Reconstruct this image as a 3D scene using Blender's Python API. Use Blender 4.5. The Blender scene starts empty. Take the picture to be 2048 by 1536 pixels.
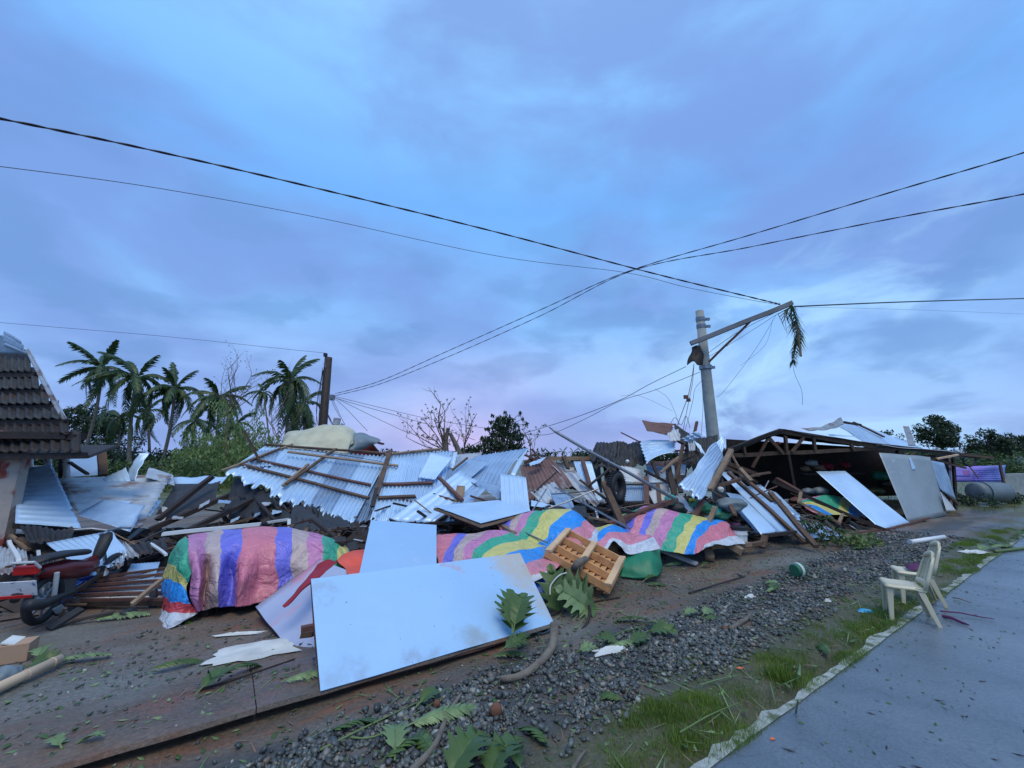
import bpy, math, random
import numpy as np
from mathutils import Vector, Matrix, noise as mnoise
random.seed(7)
rng = np.random.default_rng(7)
SC = bpy.context.scene
COL = SC.collection
R = math.radians
# ------------------------------------------------------------------ camera, sky, sun, exposure
FPX, PITCH, CAMH = 820.0, R(10.4), 1.7
CP, SP = math.cos(PITCH), math.sin(PITCH)
cam = bpy.data.cameras.new('camera')
cam.sensor_width = 36.0
cam.lens = 36.0 * FPX / 2048.0
cam.clip_start, cam.clip_end = 0.05, 3000
co = bpy.data.objects.new('camera', cam)
COL.objects.link(co)
co.location = (0, 0, CAMH)
co.rotation_euler = (math.pi / 2 + PITCH, 0, 0)
SC.camera = co

W = bpy.data.worlds.new('World')
SC.world = W
W.use_nodes = True
nt = W.node_tree
nt.nodes.clear()
def NN(tree, t, **k):
    n = tree.nodes.new(t)
    for a, b in k.items():
        setattr(n, a, b)
    return n
def math_n(tree, op, a, b=None, c=None, clamp=False):
    n = tree.nodes.new('ShaderNodeMath'); n.operation = op; n.use_clamp = clamp
    for i, v in enumerate((a, b, c)):
        if v is None: continue
        if isinstance(v, (int, float)): n.inputs[i].default_value = v
        else: tree.links.new(v, n.inputs[i])
    return n.outputs[0]
def mix_n(tree, f, a, b, mode='MIX'):
    n = tree.nodes.new('ShaderNodeMix'); n.data_type = 'RGBA'; n.blend_type = mode
    for i, v in ((0, f), (6, a), (7, b)):
        if isinstance(v, (int, float)): n.inputs[i].default_value = v
        elif isinstance(v, tuple): n.inputs[i].default_value = (*v, 1)
        else: tree.links.new(v, n.inputs[i])
    return n.outputs[2]
def noise_n(tree, vec, scale, detail=4, rough=.55, dist=0):
    n = tree.nodes.new('ShaderNodeTexNoise')
    n.inputs['Scale'].default_value = scale; n.inputs['Detail'].default_value = detail
    n.inputs['Roughness'].default_value = rough; n.inputs['Distortion'].default_value = dist
    if vec is not None: tree.links.new(vec, n.inputs['Vector'])
    return n.outputs['Fac']
def ramp_n(tree, f, stops, interp='LINEAR'):
    n = tree.nodes.new('ShaderNodeValToRGB'); cr = n.color_ramp; cr.interpolation = interp
    while len(cr.elements) > 1: cr.elements.remove(cr.elements[0])
    cr.elements[0].position = stops[0][0]
    c = stops[0][1]; cr.elements[0].color = (*c, 1) if isinstance(c, tuple) else (c, c, c, 1)
    for p, c in stops[1:]:
        e = cr.elements.new(p); e.color = (*c, 1) if isinstance(c, tuple) else (c, c, c, 1)
    if f is not None: tree.links.new(f, n.inputs[0])
    return n.outputs[0]
SUN_EL, SUN_AZ = R(62), R(165)
def build_sky():
    t = nt
    tc = NN(t, 'ShaderNodeTexCoord').outputs['Generated']
    sep = NN(t, 'ShaderNodeSeparateXYZ'); t.links.new(tc, sep.inputs[0])
    x, y, z = sep.outputs
    zc = math_n(t, 'MAXIMUM', z, 0.0)
    # clear evening sky behind the cloud: nishita plus a dusk gradient
    ns = NN(t, 'ShaderNodeTexSky', sky_type='NISHITA', sun_disc=False)
    ns.sun_elevation = SUN_EL; ns.sun_rotation = SUN_AZ
    nis = mix_n(t, 1.0, ns.outputs[0], (.075, .075, .09), 'MULTIPLY')
    grad = ramp_n(t, zc, [(0, (.36, .53, .92)), (.10, (.33, .58, 1.0)), (.3, (.265, .54, 1.0)), (.55, (.18, .47, 1.0)), (.75, (.30, .66, 1.15)), (1, (.62, 1.0, 1.40))])
    base = mix_n(t, .12, grad, nis)
    # cloud layer: direction projected on a flat deck overhead
    den = math_n(t, 'ADD', zc, .16)
    u = math_n(t, 'DIVIDE', x, den); v = math_n(t, 'DIVIDE', y, den)
    comb = NN(t, 'ShaderNodeCombineXYZ'); t.links.new(u, comb.inputs[0]); t.links.new(v, comb.inputs[1])
    mp = NN(t, 'ShaderNodeMapping'); t.links.new(comb.outputs[0], mp.inputs[0])
    mp.inputs['Rotation'].default_value = (0, 0, R(-32)); mp.inputs['Scale'].default_value = (.62, 1.15, 1); mp.inputs['Location'].default_value = (3.7, 1.2, 0)
    mp3 = NN(t, 'ShaderNodeMapping'); t.links.new(tc, mp3.inputs[0]); mp3.inputs['Scale'].default_value = (1.0, 1.0, 2.1); mp3.inputs['Rotation'].default_value = (0, R(9), 0); mp3.inputs['Location'].default_value = (2.3, .7, .4)
    n1 = noise_n(t, mp3.outputs[0], 2.0, 7, .5, .3)
    mpb = NN(t, 'ShaderNodeMapping'); t.links.new(comb.outputs[0], mpb.inputs[0]); mpb.inputs['Scale'].default_value = (1, 1, 2.3); mpb.inputs['Location'].default_value = (7.4, 5.3, 1.1); t.links.new(tc, mpb.inputs[0])
    n2 = noise_n(t, mpb.outputs[0], 4.6, 6, .48, .2)
    m1 = ramp_n(t, n1, [(.40, 0.0), (.62, 1.0)], 'EASE')
    m2 = ramp_n(t, n2, [(.50, 0.0), (.64, 1.0)], 'EASE')
    dark = mix_n(t, math_n(t, 'MULTIPLY', m1, .80), base, (.185, .315, .70))
    # small low broken clouds, mostly over the right hand horizon
    low = ramp_n(t, z, [(.02, .3), (.10, 1.0), (.30, .65), (.5, .35), (.7, .05)])
    dark = mix_n(t, math_n(t, 'MULTIPLY', math_n(t, 'MULTIPLY', m2, low), .72), dark, (.13, .29, .60))
    n3 = noise_n(t, mp3.outputs[0], 3.6, 6, .55, .5)
    m3 = ramp_n(t, n3, [(.46, 0.0), (.60, 1.0)], 'EASE')
    side = ramp_n(t, x, [(.10, 0.0), (.5, 1.0)])
    lowb = ramp_n(t, z, [(.02, .7), (.10, 1.0), (.28, .8), (.46, 0.0)])
    br = math_n(t, 'MULTIPLY', math_n(t, 'MULTIPLY', m3, side), lowb)
    dark = mix_n(t, math_n(t, 'MULTIPLY', br, .9), dark, (.42, .72, 1.05))
    # last pink light low on the horizon, a little left of the middle
    gx = math_n(t, 'ADD', x, .10)
    pink = math_n(t, 'MULTIPLY', ramp_n(t, math_n(t, 'ABSOLUTE', gx), [(0, 1.0), (.32, .45), (.75, .08)], 'EASE'), ramp_n(t, z, [(0, .7), (.05, 1.0), (.13, .5), (.30, 0.0)]))
    pink = math_n(t, 'MULTIPLY', pink, math_n(t, 'SUBTRACT', 1.15, math_n(t, 'MULTIPLY', m1, .6)))
    pink = math_n(t, 'MULTIPLY', pink, math_n(t, 'GREATER_THAN', y, 0.0))
    c = mix_n(t, math_n(t, 'MULTIPLY', pink, .88), dark, (.60, .52, .86))
    bg = NN(t, 'ShaderNodeBackground'); t.links.new(c, bg.inputs[0]); bg.inputs[1].default_value = 1.02
    out = NN(t, 'ShaderNodeOutputWorld'); t.links.new(bg.outputs[0], out.inputs[0])
build_sky()
sd = bpy.data.lights.new('sun', 'SUN'); sd.energy = 1.5; sd.angle = R(32); sd.color = (1.0, .88, .66)
so = bpy.data.objects.new('sun', sd); COL.objects.link(so)
d = Vector((math.sin(SUN_AZ) * math.cos(SUN_EL), math.cos(SUN_AZ) * math.cos(SUN_EL), math.sin(SUN_EL)))
so.rotation_euler = d.to_track_quat('Z', 'Y').to_euler()
SC.view_settings.view_transform = 'Standard'; SC.view_settings.look = 'None'
SC.view_settings.exposure = 0.12; SC.view_settings.gamma = 1
SC.cycles.max_bounces = 6; SC.cycles.diffuse_bounces = 3; SC.cycles.glossy_bounces = 3; SC.cycles.transparent_max_bounces = 6
SC.cycles.use_denoising = True

# ------------------------------------------------------------------ placing helpers (photo pixel + distance -> world)
def ray(px, py):
    xc = (px - 1024) / FPX; yc = (768 - py) / FPX
    return Vector((xc, CP - yc * SP, SP + yc * CP))
def P(px, py, Y):
    r = ray(px, py); t = Y / r.y
    return Vector((r.x * t, r.y * t, CAMH + r.z * t))
def G(px, py, z=0.0):
    r = ray(px, py); t = (z - CAMH) / r.z
    return Vector((r.x * t, r.y * t, z))
def plane(a, b, c):
    n = (b - a).cross(c - a).normalized()
    if n.y > 0: n = -n
    o = Vector((0, 0, CAMH))
    def f(px, py, off=0.0):
        r = ray(px, py); t = (a - o).dot(n) / r.dot(n)
        return o + r * t + n * off
    f.n = n
    return f
D2 = Vector((.828, .56, 0)); N2 = Vector((-.56, .828, 0)); E0 = Vector((1.195, 2.71, 0))   # road edge line
def SNw(s, n, z=0.0):
    q = E0 + D2 * s + N2 * n
    return Vector((q.x, q.y, z))
def toSN(x, y):
    dx, dy = x - E0.x, y - E0.y
    return dx * D2.x + dy * D2.y, dx * N2.x + dy * N2.y
def H(x, y):
    s, n = toSN(x, y)
    if n < .14: return -.05
    k = min(1, (n - .14) / .12)
    h = .012 * mnoise.noise(Vector((x * 1.3, y * 1.3, 0))) + .007 * mnoise.noise(Vector((x * 5, y * 5, 3)))
    if n > 2.6: h += .03 * mnoise.noise(Vector((x * .9, y * .9, 8)))
    return -.05 + k * (.05 + h)

# ------------------------------------------------------------------ mesh helpers
ORG = {}
def mk(name, verts, faces, mat, parent=None, label=None, cat=None, group=None, kind=None, smooth=False, org=None, uvs=None, mats=None, fmi=None):
    vs = np.array([tuple(v) for v in verts], dtype=np.float64) if not isinstance(verts, np.ndarray) else verts.astype(np.float64)
    if parent is not None: o = np.array(ORG[parent.name]); 
    elif org is not None: o = np.array(tuple(org))
    elif kind == 'structure': o = np.zeros(3)
    else: o = np.array([vs[:, 0].mean(), vs[:, 1].mean(), vs[:, 2].min()])
    vs = vs - o
    me = bpy.data.meshes.new(name)
    me.from_pydata(vs.tolist() if len(vs) < 400000 else vs, [], faces)
    if uvs is not None:
        ul = me.uv_layers.new(name='UVMap')
        li = np.empty(len(me.loops), dtype=np.int32); me.loops.foreach_get('vertex_index', li)
        ul.data.foreach_set('uv', np.asarray(uvs, dtype=np.float32)[li].ravel())
    if smooth: me.polygons.foreach_set('use_smooth', [True] * len(me.polygons))
    for m in (mats or [mat]): me.materials.append(m)
    if fmi is not None: me.polygons.foreach_set('material_index', fmi)
    me.update()
    ob = bpy.data.objects.new(name, me); COL.objects.link(ob)
    if parent is not None: ob.parent = parent
    else: ob.location = o
    ORG[ob.name] = tuple(o)
    tag(ob, label, cat, group, kind)
    return ob
def tag(o, label=None, cat=None, group=None, kind=None):
    if label: o['label'] = label
    if cat: o['category'] = cat
    if group: o['group'] = group
    if kind: o['kind'] = kind
    return o
def thing(name, loc, label, cat, group=None, kind=None):
    o = bpy.data.objects.new(name, None); COL.objects.link(o); o.location = loc; o.empty_display_size = .2
    ORG[o.name] = tuple(loc)
    return tag(o, label, cat, group, kind)
class MB:
    def __init__(s): s.v = []; s.f = []; s.m = []
    def add(s, vs, fs, m=0):
        k = len(s.v); s.v += [Vector(q) for q in vs]; s.f += [tuple(i + k for i in f) for f in fs]; s.m += [m] * len(fs)
        return s
    def box(s, c, size, rot=None, m=0):
        x, y, z = size[0] / 2, size[1] / 2, size[2] / 2
        vs = [Vector((a * x, b * y, e * z)) for a in (-1, 1) for b in (-1, 1) for e in (-1, 1)]
        if rot is not None: vs = [rot @ q for q in vs]
        c = Vector(c)
        return s.add([q + c for q in vs], [(0, 1, 3, 2), (4, 6, 7, 5), (0, 4, 5, 1), (2, 3, 7, 6), (0, 2, 6, 4), (1, 5, 7, 3)], m)
    def beam(s, a, b, w, h, up=None, m=0, jag=0.0, twist=0):
        a, b = Vector(a), Vector(b); d = (b - a).normalized()
        up = Vector(up) if up is not None else Vector((0, 0, 1))
        if abs(d.dot(up.normalized())) > .95: up = Vector((0, 1, .2))
        x = d.cross(up).normalized(); y = x.cross(d).normalized()
        if twist:
            q = Matrix.Rotation(twist, 3, d); x = q @ x; y = q @ y
        vs = []
        for e, p in ((0, a), (1, b)):
            for i, j in ((-1, -1), (1, -1), (1, 1), (-1, 1)):
                vs.append(p + x * (i * w / 2) + y * (j * h / 2) + d * (random.uniform(-jag, jag)))
        return s.add(vs, [(0, 1, 2, 3)[::-1], (4, 5, 6, 7), (0, 1, 5, 4), (1, 2, 6, 5), (2, 3, 7, 6), (3, 0, 4, 7)], m)
    def tube(s, pts, r, n=8, m=0, caps=True):
        pts = [Vector(p) for p in pts]; rs = r if isinstance(r, (list, tuple)) else [r] * len(pts)
        k = len(s.v); ref = None
        for i, p in enumerate(pts):
            t = (pts[min(i + 1, len(pts) - 1)] - pts[max(i - 1, 0)])
            t = t.normalized() if t.length > 1e-9 else Vector((0, 0, 1))
            if ref is None: ref = t.cross(Vector((0, 0, 1)) if abs(t.z) < .9 else Vector((1, 0, 0))).normalized()
            ref = (ref - t * ref.dot(t)).normalized(); bi = t.cross(ref)
            for j in range(n):
                a = 2 * math.pi * j / n
                s.v.append(p + (ref * math.cos(a) + bi * math.sin(a)) * rs[i])
        for i in range(len(pts) - 1):
            for j in range(n):
                a = k + i * n + j; b = k + i * n + (j + 1) % n
                s.f.append((a, b, b + n, a + n)); s.m.append(m)
        if caps:
            s.f.append(tuple(k + j for j in range(n))[::-1]); s.m.append(m)
            s.f.append(tuple(k + (len(pts) - 1) * n + j for j in range(n))); s.m.append(m)
        return s
    def build(s, name, mat, parent=None, **k):
        if isinstance(mat, (list, tuple)): return mk(name, s.v, s.f, None, parent, mats=list(mat), fmi=s.m, **k)
        return mk(name, s.v, s.f, mat, parent, **k)
def bevel(o, w=.006, seg=2):
    m = o.modifiers.new('bevel', 'BEVEL'); m.width = w; m.segments = seg; m.limit_method = 'ANGLE'
    return o
def solid(o, t=.004):
    m = o.modifiers.new('solid', 'SOLIDIFY'); m.thickness = t; m.offset = -1
    return o
def cat_rom(pts, k):
    """list of tuples -> k-subdivided catmull-rom"""
    out = []; n = len(pts); A = [np.array(p, dtype=float) for p in pts]
    for i in range(n - 1):
        p0 = A[max(i - 1, 0)]; p1 = A[i]; p2 = A[i + 1]; p3 = A[min(i + 2, n - 1)]
        for j in range(k):
            t = j / k
            out.append(.5 * ((2 * p1) + (-p0 + p2) * t + (2 * p0 - 5 * p1 + 4 * p2 - p3) * t * t + (-p0 + 3 * p1 - 3 * p2 + p3) * t ** 3))
    out.append(A[-1]); return out

# ------------------------------------------------------------------ materials
def M(name, c1, c2=None, scale=4, rough=.7, metal=0.0, bump=.15, bscale=30, c3=None, s3=2.0, t3=.58, w3=.1, rough2=None, stretch=None, spec=.5, detail=5, trans=0, bdist=.02):
    m = bpy.data.materials.new(name); m.use_nodes = True; t = m.node_tree
    b = t.nodes['Principled BSDF']
    tc = NN(t, 'ShaderNodeTexCoord').outputs['Object']
    if stretch:
        mp = NN(t, 'ShaderNodeMapping'); mp.inputs['Scale'].default_value = stretch; t.links.new(tc, mp.inputs[0]); tc = mp.outputs[0]
    c2 = c2 or tuple(min(1, v * .72) for v in c1)
    f = ramp_n(t, noise_n(t, tc, scale, detail), [(.33, 0.0), (.68, 1.0)])
    col = mix_n(t, f, c1, c2)
    r = None
    if c3:
        f3 = ramp_n(t, noise_n(t, tc, s3, 6, .62), [(t3, 0.0), (t3 + w3, 1.0)])
        col = mix_n(t, f3, col, c3)
    oi = NN(t, 'ShaderNodeObjectInfo').outputs['Random']
    col = mix_n(t, 1.0, col, ramp_n(t, oi, [(0, (.84, .84, .84)), (1, (1.06, 1.06, 1.06))]), 'MULTIPLY')
    t.links.new(col, b.inputs['Base Color'])
    b.inputs['Metallic'].default_value = metal; b.inputs['Specular IOR Level'].default_value = spec
    if rough2 is not None: t.links.new(math_n(t, 'ADD', math_n(t, 'MULTIPLY', f, rough2 - rough), rough), b.inputs['Roughness'])
    else: b.inputs['Roughness'].default_value = rough
    if bump:
        bn = NN(t, 'ShaderNodeBump'); bn.inputs['Strength'].default_value = bump; bn.inputs['Distance'].default_value = bdist
        t.links.new(noise_n(t, tc, bscale, 4), bn.inputs['Height']); t.links.new(bn.outputs[0], b.inputs['Normal'])
    if trans:
        b.inputs['Transmission Weight'].default_value = trans
    return m
MT = {}
MT['tin'] = M('galvanised_tin', (.40, .55, .74), (.29, .41, .57), 2.2, .42, .45, .25, 9, c3=(.34, .36, .40), s3=3.5, t3=.60, w3=.12, bdist=.03)
MT['tin_white'] = M('bright_tin', (.54, .73, .93), (.43, .61, .83), 1.7, .42, .30, .2, 7, c3=(.45, .47, .50), s3=2.6, t3=.66, w3=.1, bdist=.03)
MT['tin_old'] = M('weathered_tin', (.50, .55, .60), (.36, .38, .42), 2.5, .5, .3, .3, 9, c3=(.20, .12, .09), s3=1.7, t3=.52, w3=.12, stretch=(1, 1, 3))
MT['tin_rust'] = M('rusty_tin', (.22, .13, .12), (.13, .075, .07), 3, .75, .1, .3, 14, c3=(.36, .34, .36), s3=2.2, t3=.55, w3=.14)
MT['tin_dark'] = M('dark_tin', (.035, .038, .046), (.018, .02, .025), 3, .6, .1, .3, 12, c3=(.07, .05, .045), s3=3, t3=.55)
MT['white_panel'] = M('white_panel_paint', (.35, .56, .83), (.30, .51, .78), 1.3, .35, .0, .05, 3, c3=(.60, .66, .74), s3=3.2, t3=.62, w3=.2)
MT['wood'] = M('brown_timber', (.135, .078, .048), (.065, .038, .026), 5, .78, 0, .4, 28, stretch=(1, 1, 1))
MT['wood_dark'] = M('shade_darkened_timber', (.038, .024, .019), (.018, .012, .011), 6, .7, 0, .4, 25)  # dark timber; shade of the voids is put into its colour
MT['wood_pale'] = M('pale_timber', (.30, .21, .14), (.19, .125, .08), 6, .75, 0, .3, 30)
MT['wood_pallet'] = M('pallet_timber', (.66, .36, .155), (.50, .24, .10), 8, .7, 0, .3, 30)
MT['rust_red'] = M('reddish_timber', (.15, .065, .05), (.085, .038, .032), 5, .7, 0, .3, 25)
MT['plastic_white'] = M('white_plastic', (.74, .78, .80), (.68, .72, .76), 3, .35, 0, .02, 10)
MT['cream'] = M('cream_plastic', (.62, .57, .40), (.54, .49, .34), 4, .32, 0, .02, 10, c3=(.42, .38, .26), s3=8, t3=.66)
MT['concrete'] = M('concrete', (.36, .40, .39), (.24, .275, .28), 4, .85, 0, .3, 30, c3=(.15, .16, .15), s3=2.3, t3=.6)
MT['black'] = M('black_rubber', (.018, .02, .026), (.012, .013, .018), 6, .6, 0, .1, 20)
MT['cable'] = M('black_cable', (.02, .018, .035), (.012, .012, .02), 6, .5, 0, 0)
MT['steel'] = M('grey_steel', (.30, .33, .37), (.2, .22, .25), 6, .4, .7, .1, 20)
MT['bark'] = M('grey_bark', (.20, .175, .145), (.10, .085, .07), 9, .9, 0, .5, 30)
MT['palm_bark'] = M('palm_bark', (.17, .155, .14), (.10, .09, .08), 6, .9, 0, .4, 20)
MT['twig'] = M('bare_twig', (.23, .15, .11), (.15, .10, .08), 9, .85, 0, .2, 30)
def leafmat(name, c1, c2, tr=.25, rough=.5):
    m = bpy.data.materials.new(name); m.use_nodes = True; t = m.node_tree; b = t.nodes['Principled BSDF']
    g = NN(t, 'ShaderNodeNewGeometry')
    f = g.outputs['Random Per Island']
    tc = NN(t, 'ShaderNodeTexCoord').outputs['Object']
    f2 = ramp_n(t, noise_n(t, tc, 1.6, 3), [(.35, 0.0), (.65, 1.0)])
    col = mix_n(t, f, c1, c2); col = mix_n(t, 1.0, col, mix_n(t, f2, (.7, .75, .7), (1.2, 1.2, 1.1)), 'MULTIPLY')
    t.links.new(col, b.inputs['Base Color']); b.inputs['Roughness'].default_value = rough
    tl = NN(t, 'ShaderNodeBsdfTranslucent'); t.links.new(col, tl.inputs[0])
    mx = NN(t, 'ShaderNodeMixShader'); mx.inputs[0].default_value = tr
    t.links.new(b.outputs[0], mx.inputs[1]); t.links.new(tl.outputs[0], mx.inputs[2])
    t.links.new(mx.outputs[0], t.nodes['Material Output'].inputs[0])
    return m
MT['palm'] = leafmat('palm_leaf', (.075, .125, .045), (.035, .07, .03))
MT['leaf'] = leafmat('broad_leaf', (.075, .125, .035), (.045, .085, .028))
MT['leaf_dark'] = leafmat('dark_leaf', (.035, .065, .028), (.02, .042, .02))
MT['leaf_pale'] = leafmat('pale_leaf', (.24, .32, .12), (.13, .20, .07))
MT['leaf_bread'] = leafmat('breadfruit_leaf', (.085, .15, .035), (.055, .105, .03), .2, .4)
MT['leaf_back'] = leafmat('pale_leaf_underside', (.22, .32, .15), (.14, .22, .10), .2, .5)
MT['grass'] = leafmat('grass_blade', (.21, .30, .045), (.10, .17, .035), .35)
def plain(name, c, rough=.5, metal=0, bump=.1, bs=12, c2=None): MT[name] = M(name, c, c2, 3, rough, metal, bump, bs)
plain('red_paint', (.16, .012, .018), .3); plain('red_cloth', (.33, .012, .03), .7, 0, .4); plain('orange_tarp', (.88, .11, .055), .5, 0, .4, 6)
plain('green_tarp', (.005, .20, .10), .5, 0, .5, 5); plain('blue_tarp', (.02, .12, .52), .45, 0, .4, 6); plain('beige_tarp', (.62, .60, .43), .55, 0, .3, 5)
plain('grey_tarp', (.17, .22, .25), .5, 0, .4, 6); plain('cardboard', (.50, .32, .21), .8); plain('bamboo', (.74, .55, .37), .5)
plain('cyan_plastic', (.02, .40, .75), .35); plain('teal_plastic', (.03, .38, .33), .4); plain('green_plastic', (.03, .19, .10), .4)
plain('purple_cloth', (.12, .02, .10), .7); plain('light_grey', (.55, .58, .60), .5); plain('lamp_red', (.55, .01, .01), .25)
plain('coconut', (.17, .075, .045), .85, 0, .5, 30); plain('yellow_plastic', (.65, .55, .05), .5); plain('paper', (.75, .78, .76), .6, 0, .3, 8)
plain('orange_plastic', (.8, .16, .04), .4); plain('red_wall', (.20, .03, .035), .8)
# ================================================================== THE SETTING
def ground_material():
    m = bpy.data.materials.new('wet_ground'); m.use_nodes = True; t = m.node_tree; b = t.nodes['Principled BSDF']
    pos = NN(t, 'ShaderNodeNewGeometry').outputs['Position']
    sub = NN(t, 'ShaderNodeVectorMath', operation='SUBTRACT'); t.links.new(pos, sub.inputs[0]); sub.inputs[1].default_value = E0
    def dot(v):
        q = NN(t, 'ShaderNodeVectorMath', operation='DOT_PRODUCT'); t.links.new(sub.outputs[0], q.inputs[0]); q.inputs[1].default_value = v; return q.outputs['Value']
    s, n = dot(D2), dot(N2)
    cx = NN(t, 'ShaderNodeCombineXYZ'); t.links.new(math_n(t, 'MULTIPLY', s, .45), cx.inputs[0]); t.links.new(n, cx.inputs[1])
    sn = cx.outputs[0]
    n1 = noise_n(t, sn, 1.5, 6, .6); n2 = noise_n(t, sn, 3.6, 6, .62, .4); n3 = noise_n(t, pos, 38, 4); n4 = noise_n(t, sn, .8, 5)
    mud = mix_n(t, ramp_n(t, n1, [(.36, 0.0), (.64, 1.0)]), (.165, .118, .086), (.098, .080, .064))  # wet mud tones, darkened further in place of contact shade
    red = (.17, .078, .045)
    far = ramp_n(t, n, [(1.5, 0.0), (1.9, 1.0)]) if False else 1.0
    mud = mix_n(t, math_n(t, 'MULTIPLY', ramp_n(t, n2, [(.50, 0.0), (.62, 1.0)]), .8), mud, red)
    grey = mix_n(t, ramp_n(t, n4, [(.48, 0.0), (.60, 1.0)]), mud, (.155, .15, .135))
    # dark stone dust under the gravel strip
    gm = math_n(t, 'MULTIPLY', ramp_n(t, math_n(t, 'MULTIPLY', n, .2), [(.10, 0.0), (.14, 1.0)]), ramp_n(t, math_n(t, 'ADD', math_n(t, 'MULTIPLY', n, .2), math_n(t, 'MULTIPLY', n2, .1)), [(.36, 1.0), (.42, 0.0)]))
    gm = math_n(t, 'MULTIPLY', gm, ramp_n(t, noise_n(t, sn, 1.9, 4), [(.47, .9), (.56, .12)]))
    col = mix_n(t, gm, grey, (.05, .054, .056))
    gr = ramp_n(t, math_n(t, 'MULTIPLY', n, .2), [(.11, 1.0), (.17, 0.0)])
    col = mix_n(t, math_n(t, 'MULTIPLY', gr, .7), col, (.06, .07, .035))
    # green field far away
    ln = NN(t, 'ShaderNodeVectorMath', operation='LENGTH'); t.links.new(pos, ln.inputs[0])
    fm = ramp_n(t, math_n(t, 'MULTIPLY', ln.outputs['Value'], .02), [(.34, 0.0), (.5, 1.0)])
    col = mix_n(t, fm, col, mix_n(t, ramp_n(t, noise_n(t, pos, .25, 5), [(.4, 0.0), (.6, 1.0)]), (.10, .13, .05), (.13, .12, .055)))
    col = mix_n(t, 1.0, col, ramp_n(t, n3, [(.3, (.72, .72, .72)), (.7, (1.25, 1.25, 1.25))]), 'MULTIPLY')
    t.links.new(col, b.inputs['Base Color'])
    wet = ramp_n(t, noise_n(t, sn, 1.1, 4, .5), [(.47, .62), (.58, .20)])
    t.links.new(wet, b.inputs['Roughness'])
    bn = NN(t, 'ShaderNodeBump'); bn.inputs['Strength'].default_value = .6; bn.inputs['Distance'].default_value = .02
    t.links.new(math_n(t, 'ADD', noise_n(t, pos, 22, 6, .65), math_n(t, 'MULTIPLY', n2, 1.5)), bn.inputs['Height']); t.links.new(bn.outputs[0], b.inputs['Normal'])
    return m
def axis(lo, hi, step, far, f=1.35):
    a = list(np.arange(lo, hi, step)); s = step; x = a[-1]
    while x < far: s *= f; x += s; a.append(x)
    s = step; x = lo; pre = []
    while x > -far: s *= f; x -= s; pre.append(x)
    return pre[::-1] + a
xs = axis(-8, 14, .09, 1200); ys = axis(1.2, 14, .09, 1600)
V = [(x, y, H(x, y) if abs(x) < 30 and -5 < y < 40 else (0 if toSN(x, y)[1] > .2 else -.05)) for y in ys for x in xs]
nx = len(xs)
F = [(j * nx + i, j * nx + i + 1, (j + 1) * nx + i + 1, (j + 1) * nx + i) for j in range(len(ys) - 1) for i in range(nx - 1)]
GM = ground_material()
mk('ground', V, F, GM, kind='structure', smooth=True)
# road: wet concrete carriageway
def road_material():
    m = bpy.data.materials.new('wet_road'); m.use_nodes = True; t = m.node_tree; b = t.nodes['Principled BSDF']
    pos = NN(t, 'ShaderNodeNewGeometry').outputs['Position']
    mp = NN(t, 'ShaderNodeMapping'); mp.inputs['Rotation'].default_value = (0, 0, -R(34.1)); t.links.new(pos, mp.inputs[0])
    mp2 = NN(t, 'ShaderNodeMapping'); mp2.inputs['Scale'].default_value = (1, .35, 1); t.links.new(mp.outputs[0], mp2.inputs[0])
    f = ramp_n(t, noise_n(t, mp2.outputs[0], .9, 6, .6, .5), [(.36, 0.0), (.66, 1.0)])
    f2 = ramp_n(t, noise_n(t, pos, 60, 3), [(.3, (.82, .82, .82)), (.7, (1.15, 1.15, 1.15))])
    col = mix_n(t, 1.0, mix_n(t, f, (.085, .115, .145), (.155, .195, .235)), f2, 'MULTIPLY')
    cr = ramp_n(t, noise_n(t, mp.outputs[0], 1.2, 3, .5, 1.2), [(.488, 0.0), (.4935, 1.0), (.499, 0.0)])
    col = mix_n(t, math_n(t, 'MULTIPLY', cr, .40), col, (.05, .055, .06))
    t.links.new(col, b.inputs['Base Color'])
    t.links.new(ramp_n(t, noise_n(t, mp2.outputs[0], 1.4, 6, .65, .4), [(.38, .16), (.64, .36)]), b.inputs['Roughness'])
    bn = NN(t, 'ShaderNodeBump'); bn.inputs['Strength'].default_value = .35; bn.inputs['Distance'].default_value = .01
    t.links.new(noise_n(t, pos, 45, 5, .7), bn.inputs['Height']); t.links.new(bn.outputs[0], b.inputs['Normal'])
    return m
ss = [-40 + i * .5 for i in range(60)] + [-10 + i * .12 for i in range(250)] + [20 + i * 4 for i in range(60)]
def jag(s, a=.03): return a * (mnoise.noise(Vector((s * 1.7, 0, 0))) + .7 * mnoise.noise(Vector((s * 6, 2, 0))))
V = []; F = []
slabs = [(-40, 20)]
for s in ss:
    V += [SNw(s, .0 + .3 * jag(s), -.1), SNw(s, .0 + .3 * jag(s), .0), SNw(s, -.35, .004), SNw(s, -6.2, .03), SNw(s, -6.2, -.1)]
for i in range(len(ss) - 1):
    for j in range(4): a = i * 5 + j; F.append((a, a + 1, a + 6, a + 5))
mk('road', V, F, road_material(), kind='structure', smooth=False)
V = []; F = []   # pale worn concrete lip along the carriageway
for i, s in enumerate(ss):
    w = .05 + .5 * abs(jag(s * 1.3 + 9, .16)); w += .035 * mnoise.noise(Vector((s * 14, 5, 0)))
    if mnoise.noise(Vector((s * .9, 7, 0))) > .14: w *= .1
    V += [SNw(s, .012 + .3 * jag(s) - .022, .0075), SNw(s, .012 + .3 * jag(s) + max(-.018, w - .02), .0055), SNw(s, .012 + .3 * jag(s) + max(-.018, w - .02) + .01, -.06)]
for i in range(len(ss) - 1):
    for j in range(2): a = i * 3 + j; F.append((a, a + 1, a + 4, a + 3))
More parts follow.
